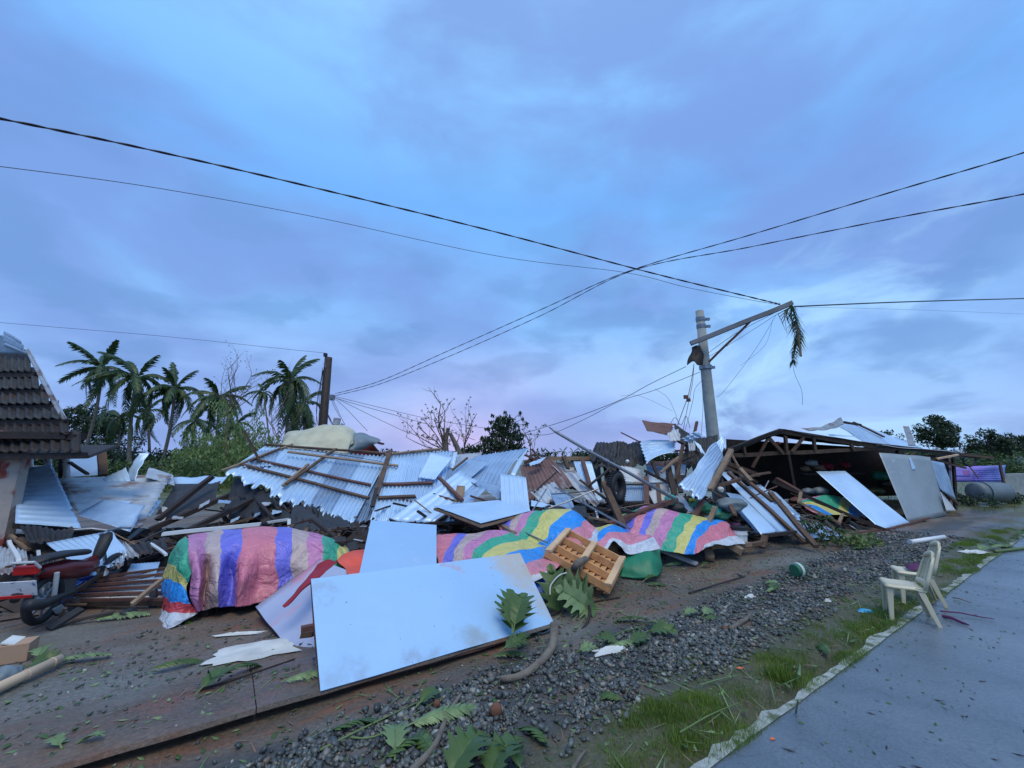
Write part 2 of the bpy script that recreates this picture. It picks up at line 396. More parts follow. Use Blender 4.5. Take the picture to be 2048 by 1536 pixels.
mk('road_edge', V, F, M('pale_concrete_lip', (.46, .50, .48), (.28, .32, .29), 9, .8, 0, .5, 40, c3=(.11, .14, .08), s3=7, t3=.50), kind='structure')
# thin raised drain slab in front of the stalls
slabm = M('drain_slab_concrete', (.165, .165, .145), (.11, .115, .10), 1.6, .62, 0, .35, 25, c3=(.13, .085, .055), s3=1.3, t3=.50, w3=.15, rough2=.35)
lens = [-9.5, -5.4, -2.2, .42]
for k in range(3):
    s0, s1 = lens[k] + .003, lens[k + 1] - .003
    mb = MB(); m_ = 24
    for i in range(m_ + 1):
        s = s0 + (s1 - s0) * i / m_; e = .02 * mnoise.noise(Vector((s * 2.5, 3, 1))); g = .03 * mnoise.noise(Vector((s * 1.7, 9, 1)))
        for n_, z in ((2.02 + e, -.05), (1.94 + e, .055), (1.87 + e, .060), (1.88 + e, .088), (2.40, .072), (3.15 + g, -.06)): mb.v.append(SNw(s, n_, z + .002 * k))
    for i in range(m_):
        for j in range(5): a = i * 6 + j; mb.f.append((a, a + 1, a + 7, a + 6)); mb.m.append(0)
    mb.f.append((0, 1, 2, 3, 4, 5)); mb.m.append(0); q = m_ * 6; mb.f.append((q + 5, q + 4, q + 3, q + 2, q + 1, q)); mb.m.append(0)
    mb.build('drain_slab', GM, kind='structure')
# gravel strip: thousands of stones in one mesh
phi = (1 + 5 ** .5) / 2
ICO = np.array([(-1, phi, 0), (1, phi, 0), (-1, -phi, 0), (1, -phi, 0), (0, -1, phi), (0, 1, phi), (0, -1, -phi), (0, 1, -phi), (phi, 0, -1), (phi, 0, 1), (-phi, 0, -1), (-phi, 0, 1)]) / 1.902
ICF = np.array([(0, 11, 5), (0, 5, 1), (0, 1, 7), (0, 7, 10), (0, 10, 11), (1, 5, 9), (5, 11, 4), (11, 10, 2), (10, 7, 6), (7, 1, 8), (3, 9, 4), (3, 4, 2), (3, 2, 6), (3, 6, 8), (3, 8, 9), (4, 9, 5), (2, 4, 11), (6, 2, 10), (8, 6, 7), (9, 8, 1)])
def np_mesh(name, V, Fc, mat, smooth=False, **kw):
    me = bpy.data.meshes.new(name); me.vertices.add(len(V)); me.vertices.foreach_set('co', V.astype(np.float32).ravel())
    k = Fc.shape[1]; me.loops.add(Fc.size); me.loops.foreach_set('vertex_index', Fc.astype(np.int32).ravel())
    me.polygons.add(len(Fc)); me.polygons.foreach_set('loop_start', np.arange(0, Fc.size, k, dtype=np.int32))
    try: me.polygons.foreach_set('loop_total', np.full(len(Fc), k, dtype=np.int32))
    except Exception: pass
    if smooth: me.polygons.foreach_set('use_smooth', np.ones(len(Fc), dtype=bool))
    me.materials.append(mat); me.update(calc_edges=True); me.validate()
    o = bpy.data.objects.new(name, me); COL.objects.link(o); ORG[o.name] = (0, 0, 0)
    return tag(o, **kw)
def stones(pts, rad, flat=.7):
    n = len(pts)
    v = ICO[None] * (1 + rng.uniform(-.38, .36, (n, 12, 1)))
    v = v * np.stack([rng.uniform(.7, 1.25, n), rng.uniform(.7, 1.25, n), rng.uniform(.5, .9, n)], 1)[:, None]
    a = rng.uniform(0, 6.28, n); c, s = np.cos(a), np.sin(a)
    x = v[..., 0] * c[:, None] - v[..., 1] * s[:, None]; y = v[..., 0] * s[:, None] + v[..., 1] * c[:, None]
    tl = rng.uniform(-.5, .5, n)[:, None]; z = v[..., 2] + x * tl
    v = np.stack([x, y, z], -1) * rad[:, None, None] + pts[:, None]
    f = ICF[None] + (np.arange(n) * 12)[:, None, None]
    return v.reshape(-1, 3), f.reshape(-1, 3)
def stone_mat():
    m = bpy.data.materials.new('gravel_stone'); m.use_nodes = True; t = m.node_tree; b = t.nodes['Principled BSDF']
    f = NN(t, 'ShaderNodeNewGeometry').outputs['Random Per Island']
    t.links.new(ramp_n(t, f, [(0, (.03, .037, .038)), (.5, (.072, .082, .082)), (.82, (.13, .145, .138)), (.9, (.15, .11, .08)), (1, (.30, .33, .30))]), b.inputs['Base Color'])
    b.inputs['Roughness'].default_value = .42; return m
pts = []; rad = []
def edge_hi(s): return 1.46 + .16 * mnoise.noise(Vector((s * .7, 4, 0))) + (.15 * max(0, s - 3)) * .35
for _ in range(60000):
    s = random.uniform(-2.6, 3.4) if random.random() < .72 else random.uniform(3.4, 11)
    n_ = random.uniform(.5, 2.7)
    hi = edge_hi(s); lo = .82 + .22 * mnoise.noise(Vector((s * 1.3, 1, 0)))
    pr = 1.0 if lo < n_ < hi else math.exp(-((n_ - hi) / .06)) if n_ >= hi else math.exp(-((lo - n_) / .12))
    if n_ > 1.82 and s < .5: pr *= .05
    mud = mnoise.noise(Vector((s * 1.1, n_ * 2.2, 20)))
    if mud > .08: pr *= .22
    if random.random() > pr: continue
    q = SNw(s, n_); r = random.uniform(.008, .019) if random.random() < .85 else random.uniform(.019, .030)
    if s > 3.4: r *= 1.1
    pts.append((q.x, q.y, H(q.x, q.y) + r * random.uniform(.1, .9))); rad.append(r)
for _ in range(2600):      # strays over mud and slab
    s = random.uniform(-4, 9); n_ = random.uniform(1.8, 4.2); q = SNw(s, n_); r = random.uniform(.006, .016)
    z = .075 if 1.9 < n_ < 2.5 and s < .42 else H(q.x, q.y); pts.append((q.x, q.y, z + r * .3)); rad.append(r)
V, F = stones(np.array(pts), np.array(rad)); np_mesh('gravel', V, F, stone_mat(), kind='stuff', label='dark wet crushed stone in a strip beside the grass verge', cat='gravel')
# grass verge
def blades(pts, hts, wid, lean=.5):
    n = len(pts); a = rng.uniform(0, 6.28, n); l = rng.uniform(.1, 1, n) * lean
    dx, dy = np.cos(a), np.sin(a); px_, py_ = -dy, dx
    b0 = pts - np.stack([px_, py_, 0 * px_], 1) * wid[:, None]; b1 = pts + np.stack([px_, py_, 0 * px_], 1) * wid[:, None]
    off = lambda k, up: pts + np.stack([dx * l * k, dy * l * k, np.full(n, up)], 1) * hts[:, None]
    m0 = off(.35, .6) - np.stack([px_, py_, 0 * px_], 1) * wid[:, None] * .8; m1 = off(.35, .6) + np.stack([px_, py_, 0 * px_], 1) * wid[:, None] * .8
    tp = off(1.0, .95)
    v = np.stack([b0, b1, m1, m0, tp], 1).reshape(-1, 3); k = (np.arange(n) * 5)[:, None]
    return v, np.concatenate([k + np.array([[0, 1, 2]]), k + np.array([[0, 2, 3]]), k + np.array([[3, 2, 4]])])
pts = []; ht = []
tries = 0
while len(pts) < 60000 and tries < 700000:
    tries += 1
    s = random.uniform(-1.0, 14) if random.random() < .8 else random.uniform(-1, 4); n_ = random.uniform(-.03, 1.25)
    c = mnoise.noise(Vector((s * 1.6, n_ * 2.8, 0))) + .5 * mnoise.noise(Vector((s * 5, n_ * 7, 5)))
    band = math.exp(-((n_ - .34 - .1 * math.sin(s * 2.1)) / .22) ** 2)
    if random.random() > (band + .55 * math.exp(-(n_ / .09) ** 2)) * (.12 + 1.7 * max(0, c + .12)): continue
    q = SNw(s, n_); pts.append((q.x, q.y, max(H(q.x, q.y) - .004, -.004 if n_ < .14 else -1))); ht.append(random.uniform(.014, .034) * (1 + 1.2 * max(0, c)))
for (px, py, k, r, h) in ((1740, 1262, 400, .12, .07), (1560, 1352, 500, .07, .09), (1375, 1478, 500, .08, .07), (1700, 1275, 500, .14, .06), (1950, 1145, 300, .2, .06), (1850, 1185, 300, .12, .07), (1620, 1330, 300, .12, .05), (1490, 1390, 900, .14, .04), (1440, 1440, 700, .10, .045), (1340, 1500, 500, .1, .045)):
    g = G(px, py)
    for _ in range(k):
        q = Vector((random.gauss(g.x, r), random.gauss(g.y, r * .6), 0)); n_ = toSN(q.x, q.y)[1]
        if n_ < .03: continue
        pts.append((q.x, q.y, H(q.x, q.y) - .004)); ht.append(h * random.uniform(.5, 1.2))
for _ in range(4000):     # grass back of the rubble and along its left flank
    x, y = random.uniform(14, 40), random.uniform(14, 30); pts.append((x, y, 0)); ht.append(random.uniform(.1, .3))
pts = np.array(pts); ht = np.array(ht)
V, F = blades(pts, ht, np.clip(ht * .03, .0012, .02)); np_mesh('grass', V, F, MT['grass'], kind='stuff', label='short trampled grass growing along the road edge', cat='grass')
# leaf litter and straw
def litter(n, mat, name, label, s_rng, n_rng, size, elong=2.2, region=None):
    v = []; f = []
    for _ in range(n):
        s = random.uniform(*s_rng); n_ = random.uniform(*n_rng); q = SNw(s, n_); z = .086 if 1.9 < n_ < 2.5 and s < .42 else max(.0, H(q.x, q.y)) + .006
        if n_ < 0: z = .008 - n_ * .003
        L = random.uniform(*size); a = random.uniform(0, 6.28); w = L / elong
        u = Vector((math.cos(a), math.sin(a), random.uniform(-.15, .3))) * L; p = Vector((-math.sin(a), math.cos(a), random.uniform(-.3, .3))) * w * .5
        c = Vector((q.x, q.y, z)); k = len(v)
        v += [c - u * .5, c - u * .1 + p, c + u * .5, c - u * .1 - p, c + Vector((0, 0, .15 * w))]; f += [(k, k + 1, k + 4), (k + 1, k + 2, k + 4), (k + 2, k + 3, k + 4), (k + 3, k, k + 4)]
    return mk(name, v, f, mat, kind='stuff', label=label, cat='leaf litter', org=(0, 0, 0))
litter(1300, MT['leaf_back'], 'leaf_litter', 'small pale torn leaves scattered over mud and gravel', (-4, 9), (.1, 3.6), (.02, .07))
litter(1900, MT['leaf_bread'], 'leaf_litter', 'small green torn leaves scattered over mud and gravel', (-4.5, 9), (.1, 4.0), (.02, .08))
litter(1400, MT['twig'], 'twig_litter', 'thin brown twigs and bits strewn over the ground', (-4.5, 9), (.05, 4.2), (.03, .16), 14)
litter(420, MT['leaf_back'], 'straw_litter', 'long pale grass straws fallen on the verge', (-2.5, 6), (.1, 2.3), (.12, .45), 34)
litter(170, MT['wood_dark'], 'road_litter', 'dark bits of bark and twig on the wet road', (-1, 7), (-2.9, -.02), (.015, .09), 5)
litter(220, MT['leaf_bread'], 'road_litter', 'small green leaf bits near the edge of the wet road', (-1, 9), (-.7, -.0), (.012, .04), 2)

# ------------------------------------------------------------------ vegetation builders
def clumps(centers, leaf, n_each, mat_names, name, parent=None, spread=1.0, droop=.0, **kw):
    """one mesh of leaf faces gathered in clumps"""
    C_ = []; 
    tot = sum(int(n_each * c[3] ** 2) + 8 for c in centers)
    P0 = []
    for (x, y, z, r) in centers:
        k = int(n_each * r ** 2) + 8
        q = rng.normal(0, 1, (k, 3)); q /= np.linalg.norm(q, axis=1)[:, None]; q *= (rng.uniform(.25, 1.0, (k, 1)) ** .5) * r * spread
        q[:, 2] *= .8; P0.append(q + np.array((x, y, z)))
    P0 = np.concatenate(P0); n = len(P0)
    a = rng.normal(0, 1, (n, 3)); a[:, 2] -= droop; a /= np.linalg.norm(a, axis=1)[:, None]; b = np.cross(a, rng.normal(0, 1, (n, 3))); b /= np.linalg.norm(b, axis=1)[:, None]
    L = leaf * rng.uniform(.6, 1.4, (n, 1)); w = L * .38
    v = np.stack([P0 - a * L * .5, P0 + b * w * .5, P0 + a * L * .5, P0 - b * w * .5], 1).reshape(-1, 3)
    f = np.arange(n * 4).reshape(-1, 4)
    o = np_mesh(name, v - (np.array(ORG[parent.name]) if parent else 0), f, MT[mat_names], **kw)
    if parent: o.parent = parent; ORG[o.name] = ORG[parent.name]
    return o
def tree(base, h, rad, label, mat='leaf_dark', leaf=.35, dens=55, group=None, nclump=16, trunk=.22, name='tree', squash=.75):
    t = thing(name, base, label, 'tree', group)
    rr = random.Random(int(base[0] * 13 + base[1] * 7)); b = Vector(base); mb = MB()
    top = b + Vector((rr.uniform(-.3, .3), 0, h * .55)); mb.tube([b, b.lerp(top, .5) + Vector((rr.uniform(-.2, .2), 0, 0)), top], [trunk, trunk * .8, trunk * .6], 7)
    cs = []
    for i in range(nclump):
        a = rr.uniform(0, 6.28); e = rr.uniform(.1, 1) ** .6; z = rr.uniform(-1, 1)
        k = math.sqrt(max(0, 1 - z * z)) * e * rad
        c = b + Vector((math.cos(a) * k, math.sin(a) * k, h - rad * squash + z * rad * squash * .9))
        cs.append((c.x, c.y, c.z, rad * rr.uniform(.28, .5)))
        if i % 2 == 0: mb.tube([top.lerp(b, .15), top.lerp(c, .5) + Vector((0, 0, -.1 * rad)), c], [trunk * .5, trunk * .3, trunk * .08], 5)
    mb.build('trunk', MT['bark'], t)
    clumps(cs, leaf, dens, mat, 'crown', t)
    return t
# palms -------------------------------------------------------------
def frond_mesh(L, droop, seed, wind=0.0, dens=26):
    rr = random.Random(seed); v = []; f = []; pts = []
    for i in range(13):
        t = i / 12; pts.append(Vector((L * (t - .16 * droop * t * t), wind * L * .25 * t * t, L * (.30 * t - droop * .62 * t * t - .12 * droop * t ** 3))))
    mb = MB(); mb.tube(pts, [.045 * (1 - .85 * i / 12) * L / 3.2 for i in range(13)], 4)
    for side in (-1, 1):
        for i in range(dens):
            t = .10 + .89 * i / dens; k = t * 12; j = min(11, int(k)); p = pts[j].lerp(pts[j + 1], k - j)
            d = (pts[j + 1] - pts[j]).normalized(); s = Vector((0, 1, 0)).cross(d); sd = Vector((0, side, 0))
            ll = L * .20 * math.sin(math.pi * (.12 + .8 * t)) * rr.uniform(.75, 1.1) + .05
            tip = p + d * ll * .55 + sd * ll * .62 + Vector((0, wind * ll * .3, -ll * rr.uniform(.35, .85)))
            mid = p.lerp(tip, .5) + Vector((0, 0, ll * .10)); w = d * (.050 * L / 3.2 * 1.4)
            m_ = len(mb.v); mb.v += [p - w, p + w, mid + w * 1.3, mid - w * 1.3, tip]; mb.f += [(m_, m_ + 1, m_ + 2, m_ + 3), (m_ + 3, m_ + 2, m_ + 4)]; mb.m += [0, 0]
    return mb
FRONDS = []
def frond_protos():
    for k, (dr, wd) in enumerate(((.7, .2), (1.05, .3), (1.4, .1), (1.9, -.1), (2.5, .2), (.45, -.2))):
        mb = frond_mesh(3.2, dr, k, wd); me = bpy.data.meshes.new('frond'); me.from_pydata([tuple(q) for q in mb.v], [], mb.f); me.materials.append(MT['palm']); me.update(); FRONDS.append(me)
frond_protos()
def palm(cpx, cpy, bpx, bpy_, Y, label, size=1.0, n=20, hang=.3, wind=1.0, bend=0.0, seed=0, coconuts=True, lift=0):
    rr = random.Random(seed * 31 + 5); top = P(cpx, cpy, Y); base = P(bpx, bpy_, Y * 1.0)
    dirb = (base - top); base = top + dirb * (top.z / max(.5, top.z - base.z)); base.z = -.05
    t = thing('palm_tree', base, label, 'palm tree', 'coconut palms beyond the wreckage')
    pts = []
    for i in range(11):
        q = i / 10; p = base.lerp(top, q); p.x += math.sin(q * math.pi) * bend; pts.append(p)
    MB().tube(pts, [.24 * size * (1.25 - .75 * min(1, i / 3)) if i < 2 else .15 * size * (1 - .03 * i) for i in range(11)], 8).build('trunk', MT['palm_bark'], t, smooth=True)
    for i in range(n):
        a = i * 2.39996 + rr.uniform(-.25, .25); el = rr.random()
        if i < n * .14: k = rr.choice((0, 5)); pitch = rr.uniform(.4, 1.2)
        elif i < n * (1 - hang): k = rr.choice((1, 1, 2, 2)); pitch = rr.uniform(-.1, .5)
        else: k = rr.choice((2, 3, 4)); pitch = rr.uniform(-.9, -.1)
        o = bpy.data.objects.new('frond', FRONDS[k]); COL.objects.link(o); o.parent = t
        # wind pushes the fronds to the left
        ax = math.cos(a) - .35 * wind; ay = math.sin(a); a = math.atan2(ay, ax)
        o.location = top - base; o.rotation_euler = (rr.uniform(-.4, .4), -pitch, a); s = size * rr.uniform(.8, 1.12); o.scale = (s, s, s)
    if coconuts:
        mb = MB()
        for i in range(7):
            a = rr.uniform(0, 6.28); c = top + Vector((math.cos(a) * .28, math.sin(a) * .28, -.3 - rr.uniform(0, .3))) * 1.0
            k = len(mb.v); mb.v += [c + Vector(q) * .16 * size for q in ICO]; mb.f += [tuple(int(z) + k for z in q) for q in ICF]; mb.m += [0] * 20
        mb.build('coconut_cluster', MT['leaf_pale'], t)
    return t
palm(205, 735, 165, 892, 42, 'coconut palm standing apart at the far left with a slender leaning trunk', 1.1, 16, .35, 1.2, .5, 1)
palm(274, 757, 262, 920, 40, 'tall coconut palm second from the left with one frond pointing straight up', 1.25, 18, .35, .8, -.3, 2)
palm(350, 778, 322, 920, 42, 'coconut palm in the middle of the left grove with fronds blown sideways', 1.15, 18, .4, 1, .3, 3)
palm(438, 795, 424, 925, 42, 'coconut palm beside bare storm-stripped branches above the thicket', 1.1, 18, .4, .6, .2, 4)
palm(527, 785, 536, 870, 60, 'small distant coconut palm left of the tallest shaggy palm', .85, 12, .5, 1, .1, 5)
palm(580, 762, 567, 890, 38, 'tall shaggy coconut palm left of the dark wooden pole', 1.1, 22, .55, -.2, .15, 6)
palm(240, 835, 236, 925, 46, 'low coconut palm under the leftmost tall palms', 1.0, 14, .5, 1, 0, 7)
palm(296, 822, 300, 925, 50, 'low coconut palm between two tall trunks in the left grove', 1.1, 16, .6, .4, 0, 8)
palm(388, 845, 380, 925, 52, 'half hidden coconut palm behind the light green thicket', 1.1, 14, .5, 0, 0, 9)
palm(606, 805, 612, 900, 44, 'drooping dark palm close behind the tallest shaggy palm', 1.2, 20, .75, .2, 0, 10)
palm(470, 850, 474, 925, 55, 'coconut palm mostly sunk in the thicket left of the roof', 1.1, 14, .5, .5, 0, 11)
for i, (px, py, r) in enumerate(((1098, 908, 8), (1112, 905, 8), (1126, 904, 10), (1147, 905, 9), (1162, 904, 8), (1171, 907, 7))):
    palm(px, py, px + 1, 918, 190, ('tiny far palm, one of a row on the horizon over the rafters'), .95, 10, .4, .2, 0, 20 + i, False)
    o = [q for q in COL.objects if q.name.startswith('palm_tree')][-1]; o['group'] = 'tiny far palms on the horizon'
# thickets (uncountable) ----------------------------------------------
def thicket(label, boxes, mat, leaf, dens, seed=1, Y0=30, name='thicket', droop=0):
    rr = random.Random(seed); cs = []
    for (px0, px1, ytop, Y, k) in boxes:
        for _ in range(k):
            px = rr.uniform(px0, px1); b = P(px, 918, Y + rr.uniform(-2, 2)); ht = P(px, ytop, Y).z * rr.uniform(.55, 1.0); r = rr.uniform(.5, 1.0) * Y / 30
            z = rr.uniform(r * .3, max(r * .5, ht - r * .7)); cs.append((b.x, b.y, z, r))
    clumps(cs, leaf, dens, mat, name, kind='stuff', label=label, cat='thicket', droop=droop)
thicket('dark undergrowth below the palm grove', [(140, 640, 880, 44, 90), (100, 260, 868, 50, 40), (560, 700, 885, 40, 20)], 'leaf_dark', .42, 90, 2)
thicket('light green feathery thicket left of the tin roof', [(340, 560, 880, 27, 70), (370, 560, 838, 29, 110), (430, 510, 795, 30, 36)], 'leaf_pale', .21, 170, 3, droop=3)
thicket('mixed green bushes between palms and collapsed roofs', [(180, 420, 905, 24, 60), (300, 600, 900, 24, 40)], 'leaf', .24, 120, 4)
thicket('far dark tree line along the horizon', [(700, 1500, 914, 170, 60), (-200, 200, 895, 120, 60), (1500, 2400, 908, 150, 90)], 'leaf_dark', 1.6, 9, 5)
thicket('olive bushes beyond the right hand building', [(1880, 2060, 893, 42, 45), (1760, 1880, 890, 46, 14)], 'leaf', .35, 70, 6)
tree(P(165, 918, 75) * 1, 9.0, 5.0, 'round dark tree on the skyline left of the first palm trunk', dens=40, leaf=.7, nclump=26)
for o_ in [q for q in COL.objects if q.name.startswith('tree')]: pass
def gtree(px, top, Y, radpx, label, **k):
    b = P(px, 918, Y); b.z = 0; h = P(px, top, Y).z; r = radpx / FPX * Y
    return tree(tuple(b), h, r, label, **k)
gtree(1888, 838, 48, 36, 'round dense dark green tree beyond the right end of the building', dens=150, leaf=.36, nclump=34)
gtree(1985, 864, 50, 36, 'wide dark green tree at the right beyond the banner', dens=150, leaf=.36, nclump=34)
gtree(1782, 862, 60, 22, 'small dark tree just above the right roof slope', dens=110, leaf=.4, nclump=20)
gtree(2052, 874, 65, 22, 'dark tree cut by the right edge of the view', dens=110, leaf=.45, nclump=20)
gtree(1810, 868, 66, 16, 'thin leafless-looking tree beside the bent upright sheet', dens=14, leaf=.3, nclump=14)
gtree(668, 842, 30, 14, 'small green treetop right of the dark wooden pole', dens=60, leaf=.2, nclump=8, mat='leaf')
# torn leafy tree in the centre
def bushy():
    b = P(1000, 918, 17); b.z = 0; t = thing('torn_tree', b, 'dark storm-torn tree with drooping foliage behind the centre roofs', 'tree'); rr = random.Random(4)
    cs = []; mb = MB(); top = P(1005, 860, 17); mb.tube([b, top], [.12, .07], 6)
    for (px, py, r) in ((1005, 850, .34), (990, 862, .3), (1022, 858, .34), (1008, 880, .42), (985, 888, .34), (1030, 885, .36), (975, 898, .3), (1040, 903, .3), (1000, 905, .4), (950, 902, .2), (940, 893, .15), (1015, 836, .17), (1000, 838, .18), (963, 895, .2), (1025, 900, .35), (945, 905, .24), (970, 880, .2), (1012, 842, .2), (995, 848, .22), (1034, 872, .25)):
        c = P(px, py, 17 + rr.uniform(-.3, .3)); cs.append((c.x, c.y, c.z, r)); mb.tube([top, c], [.035, .01], 4)
    for (px, py) in ((985, 832), (1010, 826), (1028, 840), (1045, 838), (1052, 848), (980, 845), (1040, 826), (972, 858)):
        c = P(px, py, 17); mb.tube([top, top.lerp(c, .6) + Vector((.05, 0, .05)), c], [.025, .014, .006], 4); cs.append((c.x, c.y, c.z, .07))
    mb.build('trunk', MT['bark'], t); clumps([(a_, b_, c_, r_ * 1.15) for a_, b_, c_, r_ in cs], .15, 1300, 'leaf_dark', 'crown', t, droop=2)
bushy()
# bare twiggy trees
def bare_tree(px, Y, tips, label, seed, root=(0, 918)):
    b = P(px, 918, Y); b.z = 0; t = thing('bare_tree', b, label, 'tree'); rr = random.Random(seed); mb = MB(); lv = []
    start = P(px, root[1], Y)
    mb.tube([b, start], [.07, .05], 6)
    def twig(p, d, L, r, dep):
        pts = [p]; q = p.copy()
        for i in range(4):
            d2 = (d + Vector((rr.uniform(-.3, .3), rr.uniform(-.3, .3), rr.uniform(-.15, .3)))).normalized(); q = q + d2 * L / 4; pts.append(q.copy()); d = d2
        mb.tube(pts, [r, r * .85, r * .7, r * .55, r * .35], 4)
        if dep:
            for k in (1, 2, 3, 4):
                if rr.random() < .92: twig(pts[k], (d + Vector((rr.uniform(-1, 1), rr.uniform(-1, 1), rr.uniform(-.3, .8)))).normalized(), L * .42, r * .45, dep - 1)
        elif rr.random() < .6: lv.append((q.x, q.y, q.z, .045))
    for (x, y, r) in tips:
        c = P(x, y, Y + rr.uniform(-.5, .5)); d = c - start; twig(start, d.normalized(), d.length * .95, r * 1.7, 2)
    mb.build('branches', MT['twig'], t); clumps(lv, .07, 500, 'leaf', 'leaf_tufts', t, kind='stuff')
bare_tree(893, 16, [(858, 800, .022), (868, 822, .02), (832, 838, .02), (812, 868, .016), (842, 855, .018), (800, 898, .014), (872, 845, .02), (880, 870, .014), (852, 885, .014)], 'leafless tree with fine twigs spreading left behind the tin roof', 3, (0, 905))
bare_tree(928, 17, [(930, 808, .018), (936, 825, .012), (908, 836, .010), (924, 850, .014)], 'thin leafless sapling right of the broken stumps', 5, (0, 900))
bare_tree(455, 28, [(478, 735, .03), (500, 745, .025), (515, 760, .022), (462, 728, .02), (530, 775, .02), (440, 742, .02), (490, 765, .02)], 'bare blown branches rising over the left thicket', 8, (0, 830))
bare_tree(1062, 14, [(1066, 850, .01), (1070, 862, .008), (1060, 870, .008)], 'single spindly twig rising right of the torn tree', 9, (0, 915))
bare_tree(556, 34, [(520, 800, .03), (545, 770, .02), (600, 770, .02), (500, 830, .02)], 'thin bare tree in front of the shaggy palm', 12, (0, 880))
for (pts, lab) in ((((892, 912), (891, 880), (897, 856), 16), 'upright broken stump of a pruned tree, the left of two'), (((921, 912), (912, 890), (900, 866), 16), 'leaning broken stump of a pruned tree, the right of two')):
    Y = pts[3]; a, b, c = [P(*q, Y) for q in pts[:3]]; g = a.copy(); g.z = 0
    t = thing('tree_stump', g, lab, 'stump'); mb = MB().tube([g, a, b, c], [.14, .12, .095, .07], 8)
    mb.tube([b, b + Vector((.12, 0, .35))], [.03, .01], 5); mb.build('trunk', MT['bark'], t); clumps([(b.x, b.y, b.z, .16), (a.x, a.y, a.z, .14)], .07, 700, 'leaf', 'leaf_tufts', t, kind='stuff')
# far low houses on the horizon at the right
for i, (x0, x1, yt, Y, lab) in enumerate(((1915, 1965, 899, 120, 'low pale house far off left of the wide tree'), (2015, 2052, 893, 110, 'low grey house far off at the right edge'))):
    a, b = P(x0, 916, Y), P(x1, 916, Y); h = P(x0, yt, Y).z; t = thing('far_house', (a.x, a.y, 0), lab, 'house')
    MB().box(((a.x + b.x) / 2, Y, h * .3), (b.x - a.x, 6, h * .6)).build('wall', MT['concrete'], t)
    mb = MB(); z0 = h * .6; x0_, x1_ = a.x - .5, b.x + .5
    mb.add([(x0_, Y - 3.5, z0), (x1_, Y - 3.5, z0), (x1_, Y + 3.5, z0), (x0_, Y + 3.5, z0), (x0_, Y, h), (x1_, Y, h)], [(0, 1, 5, 4), (2, 3, 4, 5), (0, 4, 3), (1, 2, 5), (0, 3, 2, 1)]).build('roof', MT['tin_old'], t)
    for k in range(2): MB().box((a.x + (b.x - a.x) * (.3 + .4 * k), Y - 3.02, h * .33), (1.2, .08, 1.2)).build('window', MT['black'], t)
# ================================================================== THE WRECKAGE
def corr(name, q, waves, mat, amp=.011, parent=None, bend=0.0, crump=.015, jag=0.0, nv=12, seed=0, per=6, sag=0.0, pl=None, off=0.0, **kw):
    """corrugated sheet over four corners a,b,c,d (ribs run a->d and b->c); corners are points, or pixels on plane pl"""
    if pl is not None: q = [pl(x, y, off) for x, y in q]
    else: q = [Vector(p) if len(p) == 3 and isinstance(p, Vector) else P(*p) for p in q]
    a, b, c, d = q; n = (b - a).cross(d - a).normalized() + (c - b).cross(c - d).normalized()
    n = n.normalized() if n.length > .1 else (c - a).cross(d - b).normalized()
    if n.y > 0: n = -n
    rr = random.Random(seed + hash(name) % 7 + len(COL.objects)); o1 = rr.uniform(0, 99); nu = waves * per; V_ = []; F_ = []
    size = ((b - a).length + (d - a).length) / 2
    ends = [(jag * (mnoise.noise(Vector((i / per * .9, o1, 0))) * 1.6 - rr.random() * .35 * (i % per == 0))) for i in range(nu + 1)]
    for j in range(nv + 1):
        for i in range(nu + 1):
            u, v = i / nu, j / nv; v2 = v * (1 + ends[i]) if jag else v
            p = a.lerp(b, u).lerp(d.lerp(c, u), v2)
            w = amp * math.sin(2 * math.pi * waves * u) + crump * size * mnoise.noise(Vector((u * 2.3 + o1, v * 2.3, o1))) + crump * size * .5 * mnoise.noise(Vector((u * 7 + o1, v * 5, 7)))
            w += bend * math.sin(math.pi * u) + sag * math.sin(math.pi * v)
            V_.append(p + n * w)
    for j in range(nv):
        for i in range(nu): k = j * (nu + 1) + i; F_.append((k, k + 1, k + nu + 2, k + nu + 1))
    return solid(mk(name, V_, F_, MT[mat] if isinstance(mat, str) else mat, parent, smooth=True, **kw), .003)
def board(name, q, t, mat, parent=None, bendz=0.0, n=6, pl=None, off=0, **kw):
    """flat stiff panel with real thickness"""
    if pl is not None: q = [pl(x, y, off) for x, y in q]
    else: q = [p if isinstance(p, Vector) else P(*p) for p in q]
    a, b, c, d = q; nn = (b - a).cross(d - a).normalized()
    if nn.y > 0: nn = -nn
    V_ = []; F_ = []; o1 = random.uniform(0, 50)
    for s in (0, 1):
        for j in range(n + 1):
            for i in range(n + 1):
                u, v = i / n, j / n; p = a.lerp(b, u).lerp(d.lerp(c, u), v); w = bendz * math.sin(math.pi * u) * math.sin(math.pi * v) + bendz * .4 * mnoise.noise(Vector((u * 3, v * 3, o1)))
                V_.append(p + nn * (w - s * t))
    m_ = n + 1
    for j in range(n):
        for i in range(n):
            k = j * m_ + i; F_.append((k, k + m_, k + m_ + 1, k + 1)); k += m_ * m_; F_.append((k, k + 1, k + m_ + 1, k + m_))
    z = m_ * m_
    for i in range(n):
        for k, l in ((i, i + 1), ((i + 1) + n * m_, i + n * m_), ((i + 1) * m_, i * m_), (i * m_ + n, (i + 1) * m_ + n)): F_.append((k, l, l + z, k + z))
    o = mk(name, V_, F_, MT[mat] if isinstance(mat, str) else mat, parent, smooth=False, **kw)
    return o
